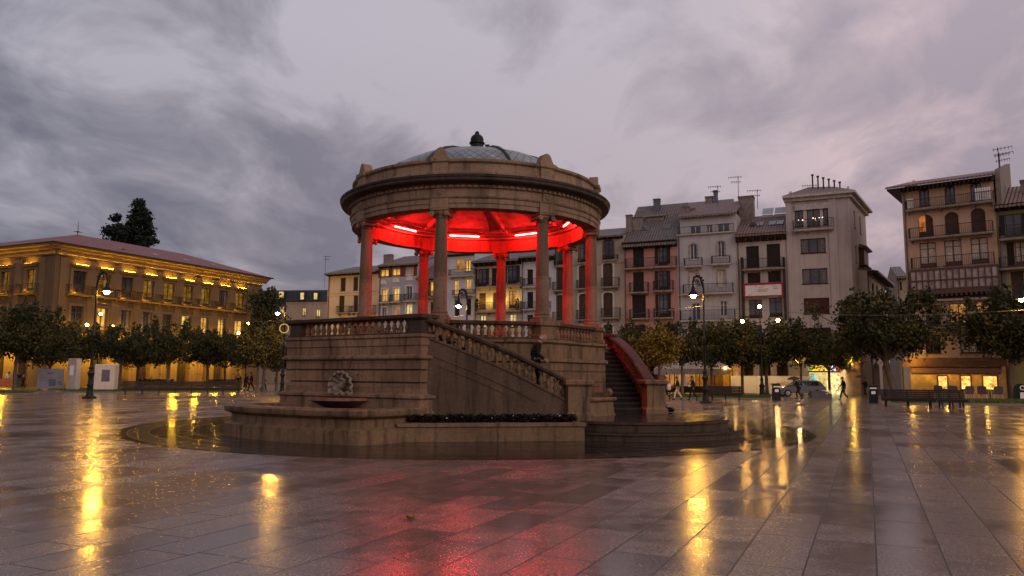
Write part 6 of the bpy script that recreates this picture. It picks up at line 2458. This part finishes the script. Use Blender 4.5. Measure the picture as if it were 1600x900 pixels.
# unseen fill lights added to brighten the hoarding, then side-street lights at the gap
for t in (0.1, 0.36, 0.62, 0.88):
    ld_ = bpy.data.lights.new("hoarding_fill", "POINT")
    ld_.energy = 130
    ld_.color = (1.0, 0.62, 0.22)
    ld_.shadow_soft_size = 0.15
    lo = bpy.data.objects.new("hoarding_fill", ld_)
    COL.objects.link(lo)
    lo.location = row.pt(ha + (hb - ha) * t, -5.6, 3.3)
for (u, Y, z, en) in ((1352, 86, 3.2, 160), (1375, 100, 3.2, 220), (1424, 70, 3.6, 120)):
    ld_ = bpy.data.lights.new("street_light", "POINT")
    ld_.energy = en
    ld_.color = (1.0, 0.55, 0.08)
    ld_.shadow_soft_size = 0.15
    lo = bpy.data.objects.new("street_light", ld_)
    COL.objects.link(lo)
    q = gpd(u, Y)
    lo.location = (q.x, q.y, z)
# wall lantern at the corner of the peach house
wl_ = empty("wall_lantern", rgt.pt(0.9, -0.45, rgt.loc(1424, 566, -0.4)[1]), RB)
tag(wl_, "bright wall lantern at the left corner of the peach apartment house's shop", "lamp")
m_ = MB()
m_.tube([(0, 0.448, 0.3), (0, 0.1, 0.42), (0, 0, 0.22)], 0.03, 6)
m_.build("bracket", M["iron"], wl_)
m_ = MB()
m_.ball((0, 0, 0), 0.17, 10)
m_.build("globe", M["globe"], wl_)

# low concrete block with a tilted white sheet
q = gpd(1268, 62.5)
q2 = gpd(1298, 62.5)
e = empty("concrete_block", q, R(-6))
tag(e, "low dark concrete block with a slanting white panel, before the corner shop", "block")
W_ = q2.x - q.x
m_ = MB()
m_.rloft(0, W_ * 0.7, 0, 0.8, [(0.03, 0), (0, 0.05), (0, 0.6), (-0.03, 0.63)])
m_.rloft(W_ * 0.7 + 0.01, W_, 0, 0.8, [(0.03, 0), (0, 0.05), (0, 0.34), (-0.02, 0.36)])
m_.build("body", plain("dark_concrete", (0.10, 0.09, 0.095), 0.5), e)
m_ = MB()
m_.xz([(W_ * 0.62, 0.645), (W_ * 0.72, 0.69), (W_ * 1.0, 0.42), (W_ * 0.98, 0.372)], -0.02, 0.78)
m_.build("white_panel", M["label_white"], e)

# ---------------------------------------------------------------- parked hatchback
e = empty("parked_car", gpd(1249, 69), R(180 - 4))
tag(e, "grey-blue hatchback parked in front of the white hoarding beside the corner shop", "car")
paint = plain("car_paint", (0.10, 0.12, 0.14), 0.22, var=0.1, spec=0.6)
# local x forward
prof_b = [(-2.05, 0.32), (-2.08, 0.6), (-2.0, 0.95), (-1.85, 1.0), (0.75, 0.98), (1.55, 0.86), (1.98, 0.70), (2.05, 0.5), (2.02, 0.28)]
cb_ = MB()
rings = [[(x * (0.985 if abs(y) < 0.85 else 1.0), y, z - (0.04 if (abs(y) > 0.87 and z > 0.8) else 0)) for x, z in prof_b] for y in (-0.89, -0.80, 0.80, 0.89)]
cb_.loft(rings)
cab_ = [[(-1.92, -0.78, 0.97), (1.05, -0.78, 0.96), (1.05, 0.78, 0.96), (-1.92, 0.78, 0.97)], [(-1.62, -0.66, 1.36), (0.25, -0.66, 1.40), (0.25, 0.66, 1.40), (-1.62, 0.66, 1.36)], [(-1.35, -0.58, 1.46), (-0.05, -0.58, 1.48), (-0.05, 0.58, 1.48), (-1.35, 0.58, 1.46)]]
cb_.loft(cab_)
cbo = cb_.build("body", paint, e, True, 35)
gl = MB()
for s in (-1, 1):
    for (xa, xb, xc, xd) in ((-0.35, 0.86, 0.18, -0.35), (-1.5, -0.45, -0.45, -1.38)):
        f = lambda x, z: (x, s * (0.785 - (z - 0.97) / 0.40 * 0.115), z)
        gl.add([f(xa, 1.0), f(xb, 1.0), f(xc, 1.35), f(xd, 1.35)], [(0, 1, 2, 3)])
gl.add([(1.06, -0.7, 0.98), (1.06, 0.7, 0.98), (0.28, 0.6, 1.40), (0.28, -0.6, 1.40)], [(0, 1, 2, 3)])
gl.add([(-1.935, -0.68, 1.02), (-1.935, 0.68, 1.02), (-1.66, 0.6, 1.35), (-1.66, -0.6, 1.35)], [(0, 1, 2, 3)])
gl.build("windows", M["glass"], e)
tyre, rim = plain("tyre_rubber", (0.012, 0.012, 0.012), 0.8), plain("alloy_rim", (0.35, 0.35, 0.36), 0.35, 0.8)
for x in (-1.28, 1.28):
    for s in (-1, 1):
        wh = MB(Matrix.Translation((x, s * 0.82, 0.32)) @ Matrix.Rotation(R(90), 4, "X"))
        wh.lathe([(0.2, -0.1), (0.3, -0.1), (0.32, -0.07), (0.32, 0.07), (0.3, 0.1), (0.2, 0.1)], 20)
        wo = wh.build("wheel", tyre, e, True, 40)
        wh = MB(Matrix.Translation((x, s * 0.82, 0.32)) @ Matrix.Rotation(R(90), 4, "X"))
        wh.lathe([(0.02, -0.09), (0.2, -0.085), (0.2, 0.085), (0.02, 0.09)], 16)
        for q in range(5):
            an = 2 * PI * q / 5
            wh.tube([(0, 0, -s * 0.105), (0.19 * math.cos(an), 0.19 * math.sin(an), -s * 0.1)], 0.03, 4)
        wh.build("rim", rim, wo)
for s in (-1, 1):
    h_ = MB()
    h_.ball((1.86, s * 0.66, 0.70), 0.13, 10, (1.0, 1.2, 0.6))
    h_.build("headlight", M["label_white"], e, True)
    h_ = MB()
    h_.ball((-2.0, s * 0.68, 0.82), 0.12, 10, (0.6, 1.0, 1.1))
    h_.build("tail_light", M["shutter_red"], e, True)
    h_ = MB()
    h_.ball((0.72, s * 0.98, 1.02), 0.1, 8, (0.8, 1.0, 0.7))
    h_.build("wing_mirror", paint, e, True)
bm_ = MB()
bm_.box(1.9, 2.06, -0.6, 0.6, 0.28, 0.42)
bm_.build("grille", M["iron"], e)

# ---------------------------------------------------------------- terrace chairs in front of the shop
chm = plain("grey_wicker", (0.10, 0.09, 0.10), 0.7, var=0.4, scale=14)


def make_chair():
    e = empty("wicker_chair")
    m_ = MB()
    m_.rloft(-0.27, 0.27, -0.26, 0.24, [(0, 0.40), (0.02, 0.42), (0.02, 0.46), (0, 0.47)])
    m_.build("seat", chm, e)
    m_ = MB()
    m_.loft([[(-0.28, -0.28, 0.44), (0.28, -0.28, 0.44), (0.28, -0.22, 0.44), (-0.28, -0.22, 0.44)], [(-0.30, -0.36, 0.85), (0.30, -0.36, 0.85), (0.30, -0.31, 0.85), (-0.30, -0.31, 0.85)], [(-0.24, -0.39, 0.95), (0.24, -0.39, 0.95), (0.24, -0.35, 0.95), (-0.24, -0.35, 0.95)]])
    m_.build("backrest", chm, e)
    for sx in (-1, 1):
        m_ = MB()
        m_.tube([(sx * 0.3, -0.3, 0.66), (sx * 0.31, 0.0, 0.68), (sx * 0.3, 0.22, 0.64), (sx * 0.28, 0.22, 0.42)], 0.03, 6)
        m_.build("armrest", chm, e)
        for sy in (-0.24, 0.2):
            m_ = MB()
            m_.tube([(sx * 0.25, sy, 0.41), (sx * 0.27, sy * 1.1, 0)], 0.022, 6)
            m_.build("leg", M["frame_white"], e)
    return e


ch0 = make_chair()
CH = [(1468, 62.0, "wicker chair at the lit shop, behind the left end of the shorter dark bench"), (1488.5, 61.6, "wicker chair at the lit shop, behind the middle of the shorter dark bench"), (1512, 61.0, "wicker chair just clear of the short bench's right end, before the shop"), (1534.5, 60.5, "wicker chair in front of the brightest shop window, the left of two there"), (1558, 60.2, "wicker chair at the brightest shop window, next to the pale tree trunk")]
for i, (u, Y, lab) in enumerate(CH):
    e = ch0 if i == 0 else copy_tree(ch0)
    e.location = gpd(u, Y + 2)
    e.rotation_euler = (0, 0, R(-30 + 9 * ((i * 7) % 5 - 2)))
    e.scale = (1.1, 1.1, 1.18)
    tag(e, lab, "chair", "wicker chairs outside the shop")
tb_ = empty("cafe_table", gpd(1546, 63.2))
tag(tb_, "small round cafe table between the two wicker chairs at the brightest shop window", "table")
m_ = MB()
m_.lathe([(0.02, 0.72), (0.34, 0.72), (0.36, 0.735), (0.34, 0.75), (0.02, 0.75)], 20)
m_.build("top", M["label_white"], tb_)
m_ = MB()
m_.lathe([(0.22, 0), (0.22, 0.02), (0.04, 0.05), (0.035, 0.72)], 12)
m_.build("pedestal", M["iron"], tb_)

# dark rounded advertising board at the right-hand edge
e = empty("rounded_sign", gpd(1594, 61), R(-20))
tag(e, "dark round-topped standing board with a pale ring and a white sheet", "sign")
m_ = MB()
pr = [(-0.5, 0.04)] + [(0.5 * -math.cos(PI * k / 12) , 0.85 + 0.5 * math.sin(PI * k / 12)) for k in range(13)] + [(0.5, 0.04)]
m_.xz(pr, 0, 0.14)
m_.box(-0.45, -0.33, -0.25, 0.4, 0, 0.04)
m_.box(0.33, 0.45, -0.25, 0.4, 0, 0.04)
m_.build("board", M["bin"], e)
m_ = MB()
m_.M = Matrix.Translation((0.14, -0.012, 1.02)) @ Matrix.Rotation(R(90), 4, "X")
m_.lathe([(0.12, 0), (0.12, 0.01), (0.19, 0.01), (0.19, 0)], 24)
m_.build("ring", M["label_white"], e)
m_ = MB()
m_.box(-0.05, 0.46, -0.02, -0.003, 0.12, 0.66)
m_.build("sheet", M["label_white"], e)

# ---------------------------------------------------------------- fallen leaf
rnd = random.Random(9)
lf = MB()
q = gp(641, 811)
for k in range(9):
    a = 2 * PI * k / 9
    ln = 0.075 + 0.03 * (k % 2)
    d = Vector((math.cos(a), math.sin(a), 0))
    s_ = Vector((-d.y, d.x, 0)) * 0.024
    c = Vector((q.x, q.y, 0.012))
    lf.add([c, c + d * ln * 0.55 - s_ + Vector((0, 0, 0.012)), c + d * ln + Vector((0, 0, 0.03 + 0.02 * rnd.random())), c + d * ln * 0.55 + s_ + Vector((0, 0, 0.016))], [(0, 1, 2, 3)])
lf.tube([(q.x, q.y, 0.012), (q.x + 0.06, q.y - 0.08, 0.02)], 0.004, 4)
tag(lf.build("fallen_leaf", plain("dry_leaf", (0.30, 0.13, 0.03), 0.6)), "single dry brown leaf lying on the wet paving in front of the bandstand", "leaf")
# ---------------------------------------------------------------- people
skin = plain("skin", (0.30, 0.165, 0.115), 0.55, var=0.1)
CLO = {n: plain("cloth_" + n, c, 0.8, var=0.25, scale=8) for n, c in dict(black=(0.012, 0.012, 0.014), navy=(0.02, 0.022, 0.035), green=(0.03, 0.032, 0.022), cream=(0.62, 0.52, 0.40), grey=(0.10, 0.10, 0.11), brown=(0.06, 0.035, 0.025), white=(0.55, 0.52, 0.5), denim=(0.035, 0.04, 0.065), maroon=(0.09, 0.025, 0.025)).items()}
HAIR = {n: plain("hair_" + n, c, 0.7) for n, c in dict(dark=(0.02, 0.014, 0.01), grey=(0.30, 0.28, 0.27), brown=(0.06, 0.035, 0.02)).items()}


def skin_mesh(name, chains, smooth=1):
    """chains of (point, radius) sharing joints by equal points -> one skinned surface"""
    vs, rs, es, idx = [], [], [], {}
    for ch in chains:
        prev = None
        for p, r in ch:
            key = tuple(round(c, 4) for c in p)
            if key not in idx:
                idx[key] = len(vs)
                vs.append(p)
                rs.append(r)
            i = idx[key]
            if prev is not None and prev != i:
                es.append((prev, i))
            prev = i
    me = bpy.data.meshes.new(name)
    me.from_pydata(vs, es, [])
    ob = bpy.data.objects.new(name, me)
    COL.objects.link(ob)
    md = ob.modifiers.new("skin", "SKIN")
    md.use_smooth_shade = True
    sv = me.skin_vertices[0].data
    seen = set()
    adj = {i: [] for i in range(len(vs))}
    for a, b in es:
        adj[a].append(b)
        adj[b].append(a)
    for i in range(len(vs)):
        r = rs[i]
        sv[i].radius = r if isinstance(r, tuple) else (r, r)
        sv[i].use_root = False
    for i in range(len(vs)):
        if i in seen:
            continue
        sv[i].use_root = True
        st = [i]
        while st:
            q = st.pop()
            if q in seen:
                continue
            seen.add(q)
            st += adj[q]
    sb = ob.modifiers.new("sub", "SUBSURF")
    sb.levels = sb.render_levels = smooth
    bpy.context.view_layer.update()
    dg = bpy.context.evaluated_depsgraph_get()
    out = bpy.data.meshes.new_from_object(ob.evaluated_get(dg))
    out.name = name
    bpy.data.objects.remove(ob)
    bpy.data.meshes.remove(me)
    return out


def head_geo(bmh, hc, face, tilt):
    """skull, jaw, nose, ears, eye hollows; facing +x rotated by tilt about y"""
    T = Matrix.Translation(hc) @ Matrix.Rotation(tilt, 4, "Y") @ Matrix.Rotation(face, 4, "Z")
    m = MB(T)
    n, k = 18, 12
    rings = []
    for j in range(1, k):
        ph = PI * j / k
        z = -math.cos(ph) * 0.118
        rr = math.sin(ph)
        rg = []
        for i in range(n):
            a = 2 * PI * i / n
            x, y = rr * 0.098 * math.cos(a), rr * 0.077 * math.sin(a)
            if z < -0.02:
                x = x * (1 - 0.25 * (-z / 0.118)) + 0.018 * (-z / 0.118)
                y *= 1 - 0.28 * (-z / 0.118)
            fr = math.cos(a)
            if fr > 0.8:
                if -0.045 < z < 0.01:
                    x += 0.02 * (fr - 0.8) / 0.2
                if abs(z + 0.07) < 0.02:
                    x += 0.005
            elif fr > 0.45 and abs(z - 0.012) < 0.02:
                x -= 0.010
            rg.append((x, y, z))
        rings.append(rg)
    m.loft(rings)
    for s in (-1, 1):
        m.ball((0.0, s * 0.078, -0.005), 0.03, 8, (0.7, 0.4, 1.1))
    return m


def hand_chain(w, e, side):
    """palm and five fingers continuing the forearm from elbow e to wrist w"""
    d = (w - e).normalized()
    s = Vector((0.9, 0, 0.1))
    s = (s - d * s.dot(d)).normalized()
    pc = w + d * 0.05
    ch = []
    for i, (off, ln) in enumerate(((0.030, 0.075), (0.010, 0.085), (-0.010, 0.078), (-0.028, 0.06))):
        b = w + d * 0.075 + s * off
        curl = d.cross(s) * (0.018 * side)
        ch.append([(tuple(b - d * 0.02), 0.010), (tuple(b + d * ln * 0.5 + curl * 0.6), 0.0085), (tuple(b + d * ln * 0.9 + curl * 2), 0.007)])
    t = w + d * 0.03 + s * 0.03
    ch.append([(tuple(t), 0.011), (tuple(t + s * 0.028 + d * 0.025), 0.0095), (tuple(t + s * 0.03 + d * 0.055), 0.008)])
    palm = [(tuple(w), 0.026), (tuple(w + d * 0.04), (0.04, 0.018)), (tuple(w + d * 0.085), (0.038, 0.014))]
    return palm, ch


POSES = {
    # pelvis, chest, neck, head centre, head tilt, (L knee, ankle, toe), (R ...), (L shoulder, elbow, wrist), (R ...)
    "walk": dict(pel=(0, 0, .95), chest=(.03, 0, 1.33), neck=(.05, 0, 1.49), head=(.085, 0, 1.615), tilt=0.1,
                 legs=(((.21, .09, .52), (.27, .09, .09), (.41, .1, .05)), ((-.03, -.09, .51), (-.30, -.09, .15), (-.20, -.1, .035))),
                 arms=(((.03, .19, 1.41), (-.09, .24, 1.14), (-.02, .23, .90)), ((.03, -.19, 1.41), (.09, -.25, 1.14), (.27, -.22, .97)))),
    "stand": dict(pel=(0, 0, .96), chest=(.01, 0, 1.34), neck=(.02, 0, 1.5), head=(.05, 0, 1.62), tilt=0.05,
                  legs=(((.03, .09, .51), (.0, .1, .08), (.15, .12, .035)), ((.01, -.09, .51), (-.04, -.1, .08), (.11, -.13, .035))),
                  arms=(((.01, .19, 1.42), (-.04, .25, 1.14), (.06, .23, .90)), ((.01, -.19, 1.42), (-.02, -.25, 1.15), (.15, -.21, .96)))),
    "stairs": dict(pel=(-.02, 0, .95), chest=(.06, 0, 1.31), neck=(.14, 0, 1.45), head=(.22, 0, 1.545), tilt=0.55,
                   legs=(((.12, .09, .52), (.11, .09, .07), (.25, .1, .03)), ((.16, -.1, .52), (-.02, -.1, .22), (.11, -.11, .17))),
                   arms=(((.05, .2, 1.38), (-.04, .25, 1.12), (.10, .24, .90)), ((.05, -.2, 1.38), (.02, -.27, 1.11), (.20, -.29, .97)))),
    "umbrella": dict(pel=(0, 0, .95), chest=(.03, 0, 1.33), neck=(.05, 0, 1.49), head=(.085, 0, 1.61), tilt=0.15,
                     legs=(((.15, .09, .52), (.16, .09, .09), (.30, .1, .04)), ((-.02, -.09, .51), (-.22, -.09, .13), (-.1, -.1, .035))),
                     arms=(((.03, .19, 1.41), (-.06, .24, 1.14), (.02, .23, .90)), ((.03, -.19, 1.41), (.12, -.2, 1.17), (.27, -.1, 1.30)))),
    "lean": dict(pel=(-.05, 0, .92), chest=(.12, 0, 1.24), neck=(.22, 0, 1.36), head=(.30, 0, 1.44), tilt=0.5,
                 legs=(((.16, .09, .5), (.12, .09, .09), (.26, .1, .04)), ((-.05, -.09, .5), (-.28, -.09, .15), (-.17, -.1, .035))),
                 arms=(((.1, .19, 1.31), (.10, .25, 1.05), (.24, .2, .88)), ((.1, -.19, 1.31), (.2, -.24, 1.07), (.38, -.16, 1.12)))),
    "sit": dict(pel=(0, 0, .52), chest=(.02, 0, .92), neck=(.03, 0, 1.08), head=(.06, 0, 1.20), tilt=0.1,
                legs=(((.42, .1, .50), (.44, .1, .08), (.58, .11, .035)), ((.42, -.1, .50), (.40, -.11, .08), (.54, -.12, .035))),
                arms=(((.02, .19, 1.0), (.04, .24, .74), (.24, .16, .62)), ((.02, -.19, 1.0), (.04, -.24, .74), (.24, -.16, .62)))),
}
V = Vector
PMESH = {}


def pose_meshes(pn, coat=0.0, long_hair=False):
    key = (pn, coat, long_hair)
    if key in PMESH:
        return PMESH[key]
    P = POSES[pn]
    pel, chest, neck, head = (V(P[k]) for k in ("pel", "chest", "neck", "head"))
    body, jacket, trousers, shoes = [], [], [], []
    waist = pel.lerp(chest, 0.42)
    body += [[(tuple(pel), (.125, .095)), (tuple(waist), (.115, .085)), (tuple(chest), (.14, .10)), (tuple(neck), .052), (tuple(neck.lerp(head, 0.6)), .05)]]
    jacket += [[(tuple(pel - V((0, 0, .13 + coat))), (.155 - .01 * (coat > 0), .125)), (tuple(waist), (.15, .12)), (tuple(chest), (.165, .125)), (tuple(neck - V((.01, 0, .02))), .07)]]
    for (kn, an, to), s in zip(P["legs"], (1, -1)):
        hip = V((pel.x, s * .09, pel.z - .05))
        kn, an, to = V(kn), V(an), V(to)
        body.append([(tuple(pel), (.125, .095)), (tuple(hip), .075), (tuple(kn), .05), (tuple(an), .036), (tuple(to), .03)])
        trousers.append([(tuple(pel + V((0, 0, .03))), (.14, .11)), (tuple(hip), .095), (tuple(kn), .075), (tuple(an + V((0, 0, .02))), .062)])
        heel = an + (an - to).normalized() * 0.035
        heel.z = an.z - 0.035
        toe = to + (to - an).normalized() * 0.02
        shoes.append((heel, an, toe))
    hands = []
    for (sh, el, wr), s in zip(P["arms"], (1, -1)):
        sh, el, wr = V(sh), V(el), V(wr)
        palm, fing = hand_chain(wr, el, s)
        body.append([(tuple(chest), (.14, .10)), (tuple(sh), .055), (tuple(el), .038)] + palm)
        hands += fing
        jacket.append([(tuple(chest), (.165, .125)), (tuple(sh), .075), (tuple(el), .058), (tuple(el.lerp(wr, .95)), .046)])
    bme = skin_mesh("body", body, 1)
    fme = skin_mesh("fingers", hands, 1)
    hm = head_geo(None, head, 0.0, P["tilt"])
    # join body, fingers and head into one mesh
    bm = bmesh.new()
    bm.from_mesh(bme)
    bm.from_mesh(fme)
    hme = hm.mesh("h", True, 80)
    bm.from_mesh(hme)
    for f in bm.faces:
        f.smooth = True
    bm.to_mesh(bme)
    bm.free()
    jme = skin_mesh("jacket", jacket, 1)
    tme = skin_mesh("trousers", trousers, 1)
    smes = []
    for heel, an, toe in shoes:
        m = MB()
        m.tube([heel + V((0, 0, .01)), an.lerp(toe, .35) + V((0, 0, -.01)), toe], [.042, .046, .03], 8)
        smes.append(m.mesh("shoe", True, 60))
    T = Matrix.Translation(head) @ Matrix.Rotation(P["tilt"], 4, "Y")
    hr_ = MB(T)
    rings = []
    for j in range(1, 9):
        ph = PI * j / 16 + PI * 0.5
        z = -math.cos(ph) * 0.128
        rr = math.sin(ph)
        rings.append([(rr * 0.104 * math.cos(2 * PI * i / 16) * 1.02 - 0.012, rr * 0.085 * math.sin(2 * PI * i / 16), z + 0.004) for i in range(16)])
    back = [[(-0.03 + 0.085 * math.cos(a) - 0.01, 0.086 * math.sin(a), z) for a in [PI * 0.55 + PI * 0.9 * i / 15 for i in range(16)]] for z in ((-0.30, -0.18, -0.08, 0.02) if long_hair else (-0.09, -0.04, 0.02))]
    hr_.loft(back, cap=False, closed=False)
    hr_.loft(rings)
    hme2 = hr_.mesh("hair", True, 70)
    PMESH[key] = (bme, jme, tme, smes, hme2)
    return PMESH[key]


def person(pn, loc, heading, jacket, trousers, hair, label, scale=1.0, coat=0.0, long_hair=False, group=None, bald=False, name="person"):
    bme, jme, tme, smes, hme = pose_meshes(pn, coat, long_hair)
    e = empty(name, loc, R(heading))
    e.scale = (scale, scale, scale)
    tag(e, label, "person", group)
    for nm, me, mt in [("body", bme, skin), ("jacket", jme, CLO[jacket]), ("trousers", tme, CLO[trousers])] + [("shoe", s, CLO["black"]) for s in smes] + ([] if bald else [("hair", hme, HAIR[hair])]):
        o = bpy.data.objects.new(nm, me)
        COL.objects.link(o)
        o.parent = e
        if not me.materials:
            me.materials.append(mt)
        o.material_slots[0].link = "OBJECT"
        o.material_slots[0].material = mt
    return e


# man coming down the bandstand's front stair
zt_, zb_ = 2.72, 0.48
rise_ = (zt_ - zb_) / 14
run_ = 3.6 / 13
sx_ = 1.10
k_ = int((sx_ + 1.55) / run_)
zfoot = zt_ - rise_ * (k_ + 1)
pm = FM(PHI_S) @ Vector((-1.55 + run_ * (k_ + 0.35), -5.0, zfoot))
man = person("stairs", Vector((KX, KY, 0)) + pm, PHI_S, "black", "black", "grey", "bald man in dark clothes with bowed head walking down the bandstand's front stair", 1.02, bald=True)
# fringe of grey hair round the bald head
P = POSES["stairs"]
fr = MB(Matrix.Translation(P["head"]) @ Matrix.Rotation(P["tilt"], 4, "Y"))
fr.loft([[(-0.015 + 0.1 * math.cos(a), 0.083 * math.sin(a), z) for a in [PI * 0.5 + PI * i / 14 for i in range(15)]] for z in (-0.05, -0.02, 0.02, 0.035)], cap=False, closed=False)
fr.build("hair", HAIR["grey"], man, True)

WG = None
person("walk", gpd(1059, 56.3), 170, "green", "cream", "brown", "walker in a dark jacket and cream trousers on the wet paving right of the bandstand", 0.99)
pb = person("walk", gpd(1083, 55.6), 172, "navy", "black", "dark", "walker all in dark clothes holding a pale bundle, beside the street lamp on the right", 1.02)
bg2 = MB()
bg2.ball((0.26, -0.12, 1.02), 0.15, 10, (0.8, 1.0, 0.6))
q = bg2.build("pale_bundle", CLO["white"], None, True)
q.location = pb.location
q.rotation_euler = pb.rotation_euler
tag(q, "pale bundle carried under the arm of the dark-clothed walker by the right-hand street lamp", "bundle")
bg3 = MB()
bg3.lathe([(0.02, 0.35), (0.13, 0.36), (0.17, 0.5), (0.15, 0.7), (0.06, 0.85)], 10)
q = bg3.build("white_bag", CLO["white"], None, True)
q.location = gpd(1045, 56.3) + Vector((0, 0, 0.35))
tag(q, "white bag held low in front of the cafe terrace, just right of the bandstand stair", "bag")
person("walk", gpd(1041, 57), 175, "black", "black", "dark", "dark figure carrying the white bag, close to the bandstand's right-hand newel", 0.98)
pl_ = person("lean", gpd(1247, 61), 170, "black", "black", "dark", "stooping walker in black in front of the parked car", 1.0)
person("walk", gpd(1318, 58.8), 168, "black", "black", "brown", "walker in a dark knee-length coat passing the lit corner shop", 1.03, coat=0.22)
pu = person("umbrella", gpd(1352, 68), 190, "black", "navy", "dark", "person in black under an umbrella behind the right-hand litter bin", 0.97)


def umbrella(loc, rz, lab, colname):
    e = empty("umbrella", loc, R(rz))
    tag(e, lab, "umbrella")
    m = MB()
    m.tube([(0.30, -0.10, 1.22), (0.27, -0.09, 2.02)], 0.012, 6)
    m.build("shaft", M["iron"], e)
    c = MB()
    rings = []
    for r, z in ((0.03, 2.02), (0.25, 1.97), (0.45, 1.86), (0.52, 1.76)):
        rings.append([(0.27 + r * (1 + 0.0 * i) * math.cos(2 * PI * i / 16), -0.09 + r * math.sin(2 * PI * i / 16), z - (0.04 * (r / 0.52) if i % 2 else 0)) for i in range(16)])
    c.loft(rings, cap=False)
    c.build("canopy", CLO[colname], e)
    return e


umbrella(pu.location, 190, "dark grey umbrella held up behind the right-hand litter bin", "grey")
umbrella(pl_.location + Vector((0, 0, -0.22)), 170, "small brown umbrella held low over the stooping walker by the parked car", "brown")

LEFT = [
    ("walk", 12, 86, 80, "white", "black", "dark", "walker in a white top just right of the orange barrier at the left-hand edge", 1.0),
    ("stand", 29, 82, 100, "black", "grey", "dark", "person in a black jacket right of the stout tree trunk by the palace corner", 1.04),
    ("walk", 35.5, 81, 70, "maroon", "black", "brown", "shorter person in a dark red top beside the black-jacketed one near the palace corner", 0.88),
    ("stand", 372, 71, -90, "black", "black", "dark", "person in black standing behind the far end of the long bench", 1.0),
    ("walk", 393, 77, 200, "black", "black", "dark", "broad dark figure walking between the long bench's end and the slim tree trunk", 1.05),
    ("walk", 411.5, 75, 20, "black", "navy", "dark", "dark walker striding right beside the slim tree trunk, away from the long bench", 1.0),
    ("stand", 431, 88, 30, "maroon", "black", "brown", "person in dark red beside the ringed lamp post at the edge of the bandstand", 0.98),
    ("walk", 386, 96, 30, "navy", "black", "dark", "small far-off walker in front of the three-globe lamp near the palace's end", 0.98),
]
for pn, u, Y, hd, jk, tr_, hr2, lab, sc2 in LEFT:
    person(pn, gpd(u, Y), hd, jk, tr_, hr2, lab, sc2)
sb1 = person("sit", gpd(207, 85.2) + Vector((0, -0.1, 0.0)), -85, "navy", "black", "dark", "seated person on the bench behind the long bench", 1.0)
s2 = bpy.data.objects
b2 = [o for o in bpy.data.objects if o.get("category") == "bench" and "info boxes" in o.get("label", "")][0]
loc = b2.matrix_world @ Vector((0, 0, 0)) if False else b2.location
hb = b2.rotation_euler.z
for (pers, lx) in ((sb1, -1.4),):
    pers.location = b2.location + Vector((math.cos(hb) * lx + math.sin(hb) * 0.12, math.sin(hb) * lx - math.cos(hb) * 0.12, 0.0))
    pers.rotation_euler = (0, 0, hb - PI / 2)
    pers["label"] = "seated person in dark clothes at the left end of the bench behind the long bench"
s3 = person("sit", b2.location + Vector((math.cos(hb) * -0.5 + math.sin(hb) * 0.12, math.sin(hb) * -0.5 - math.cos(hb) * 0.12, 0)), 0, "black", "navy", "brown", "second seated person, in black, right of the first on the bench behind the long bench", 0.97)
s3.rotation_euler = (0, 0, hb - PI / 2)

# ---------------------------------------------------------------- render settings
scene.render.resolution_x, scene.render.resolution_y = 1024, 576
vs_ = scene.view_settings
scene.display_settings.display_device = "sRGB"
vs_.view_transform = "Standard"
vs_.look = "None"
vs_.exposure = 0.0
vs_.gamma = 1.0
vs_.use_curve_mapping = False
scene.render.engine = "CYCLES"
cy = scene.cycles
cy.use_denoising = True
cy.max_bounces = 6
cy.diffuse_bounces = 3
cy.glossy_bounces = 3
cy.transmission_bounces = 2
cy.caustics_reflective = False
cy.caustics_refractive = False
cy.sample_clamp_indirect = 6.0
cy.sample_clamp_direct = 0.0
cy.use_light_tree = True
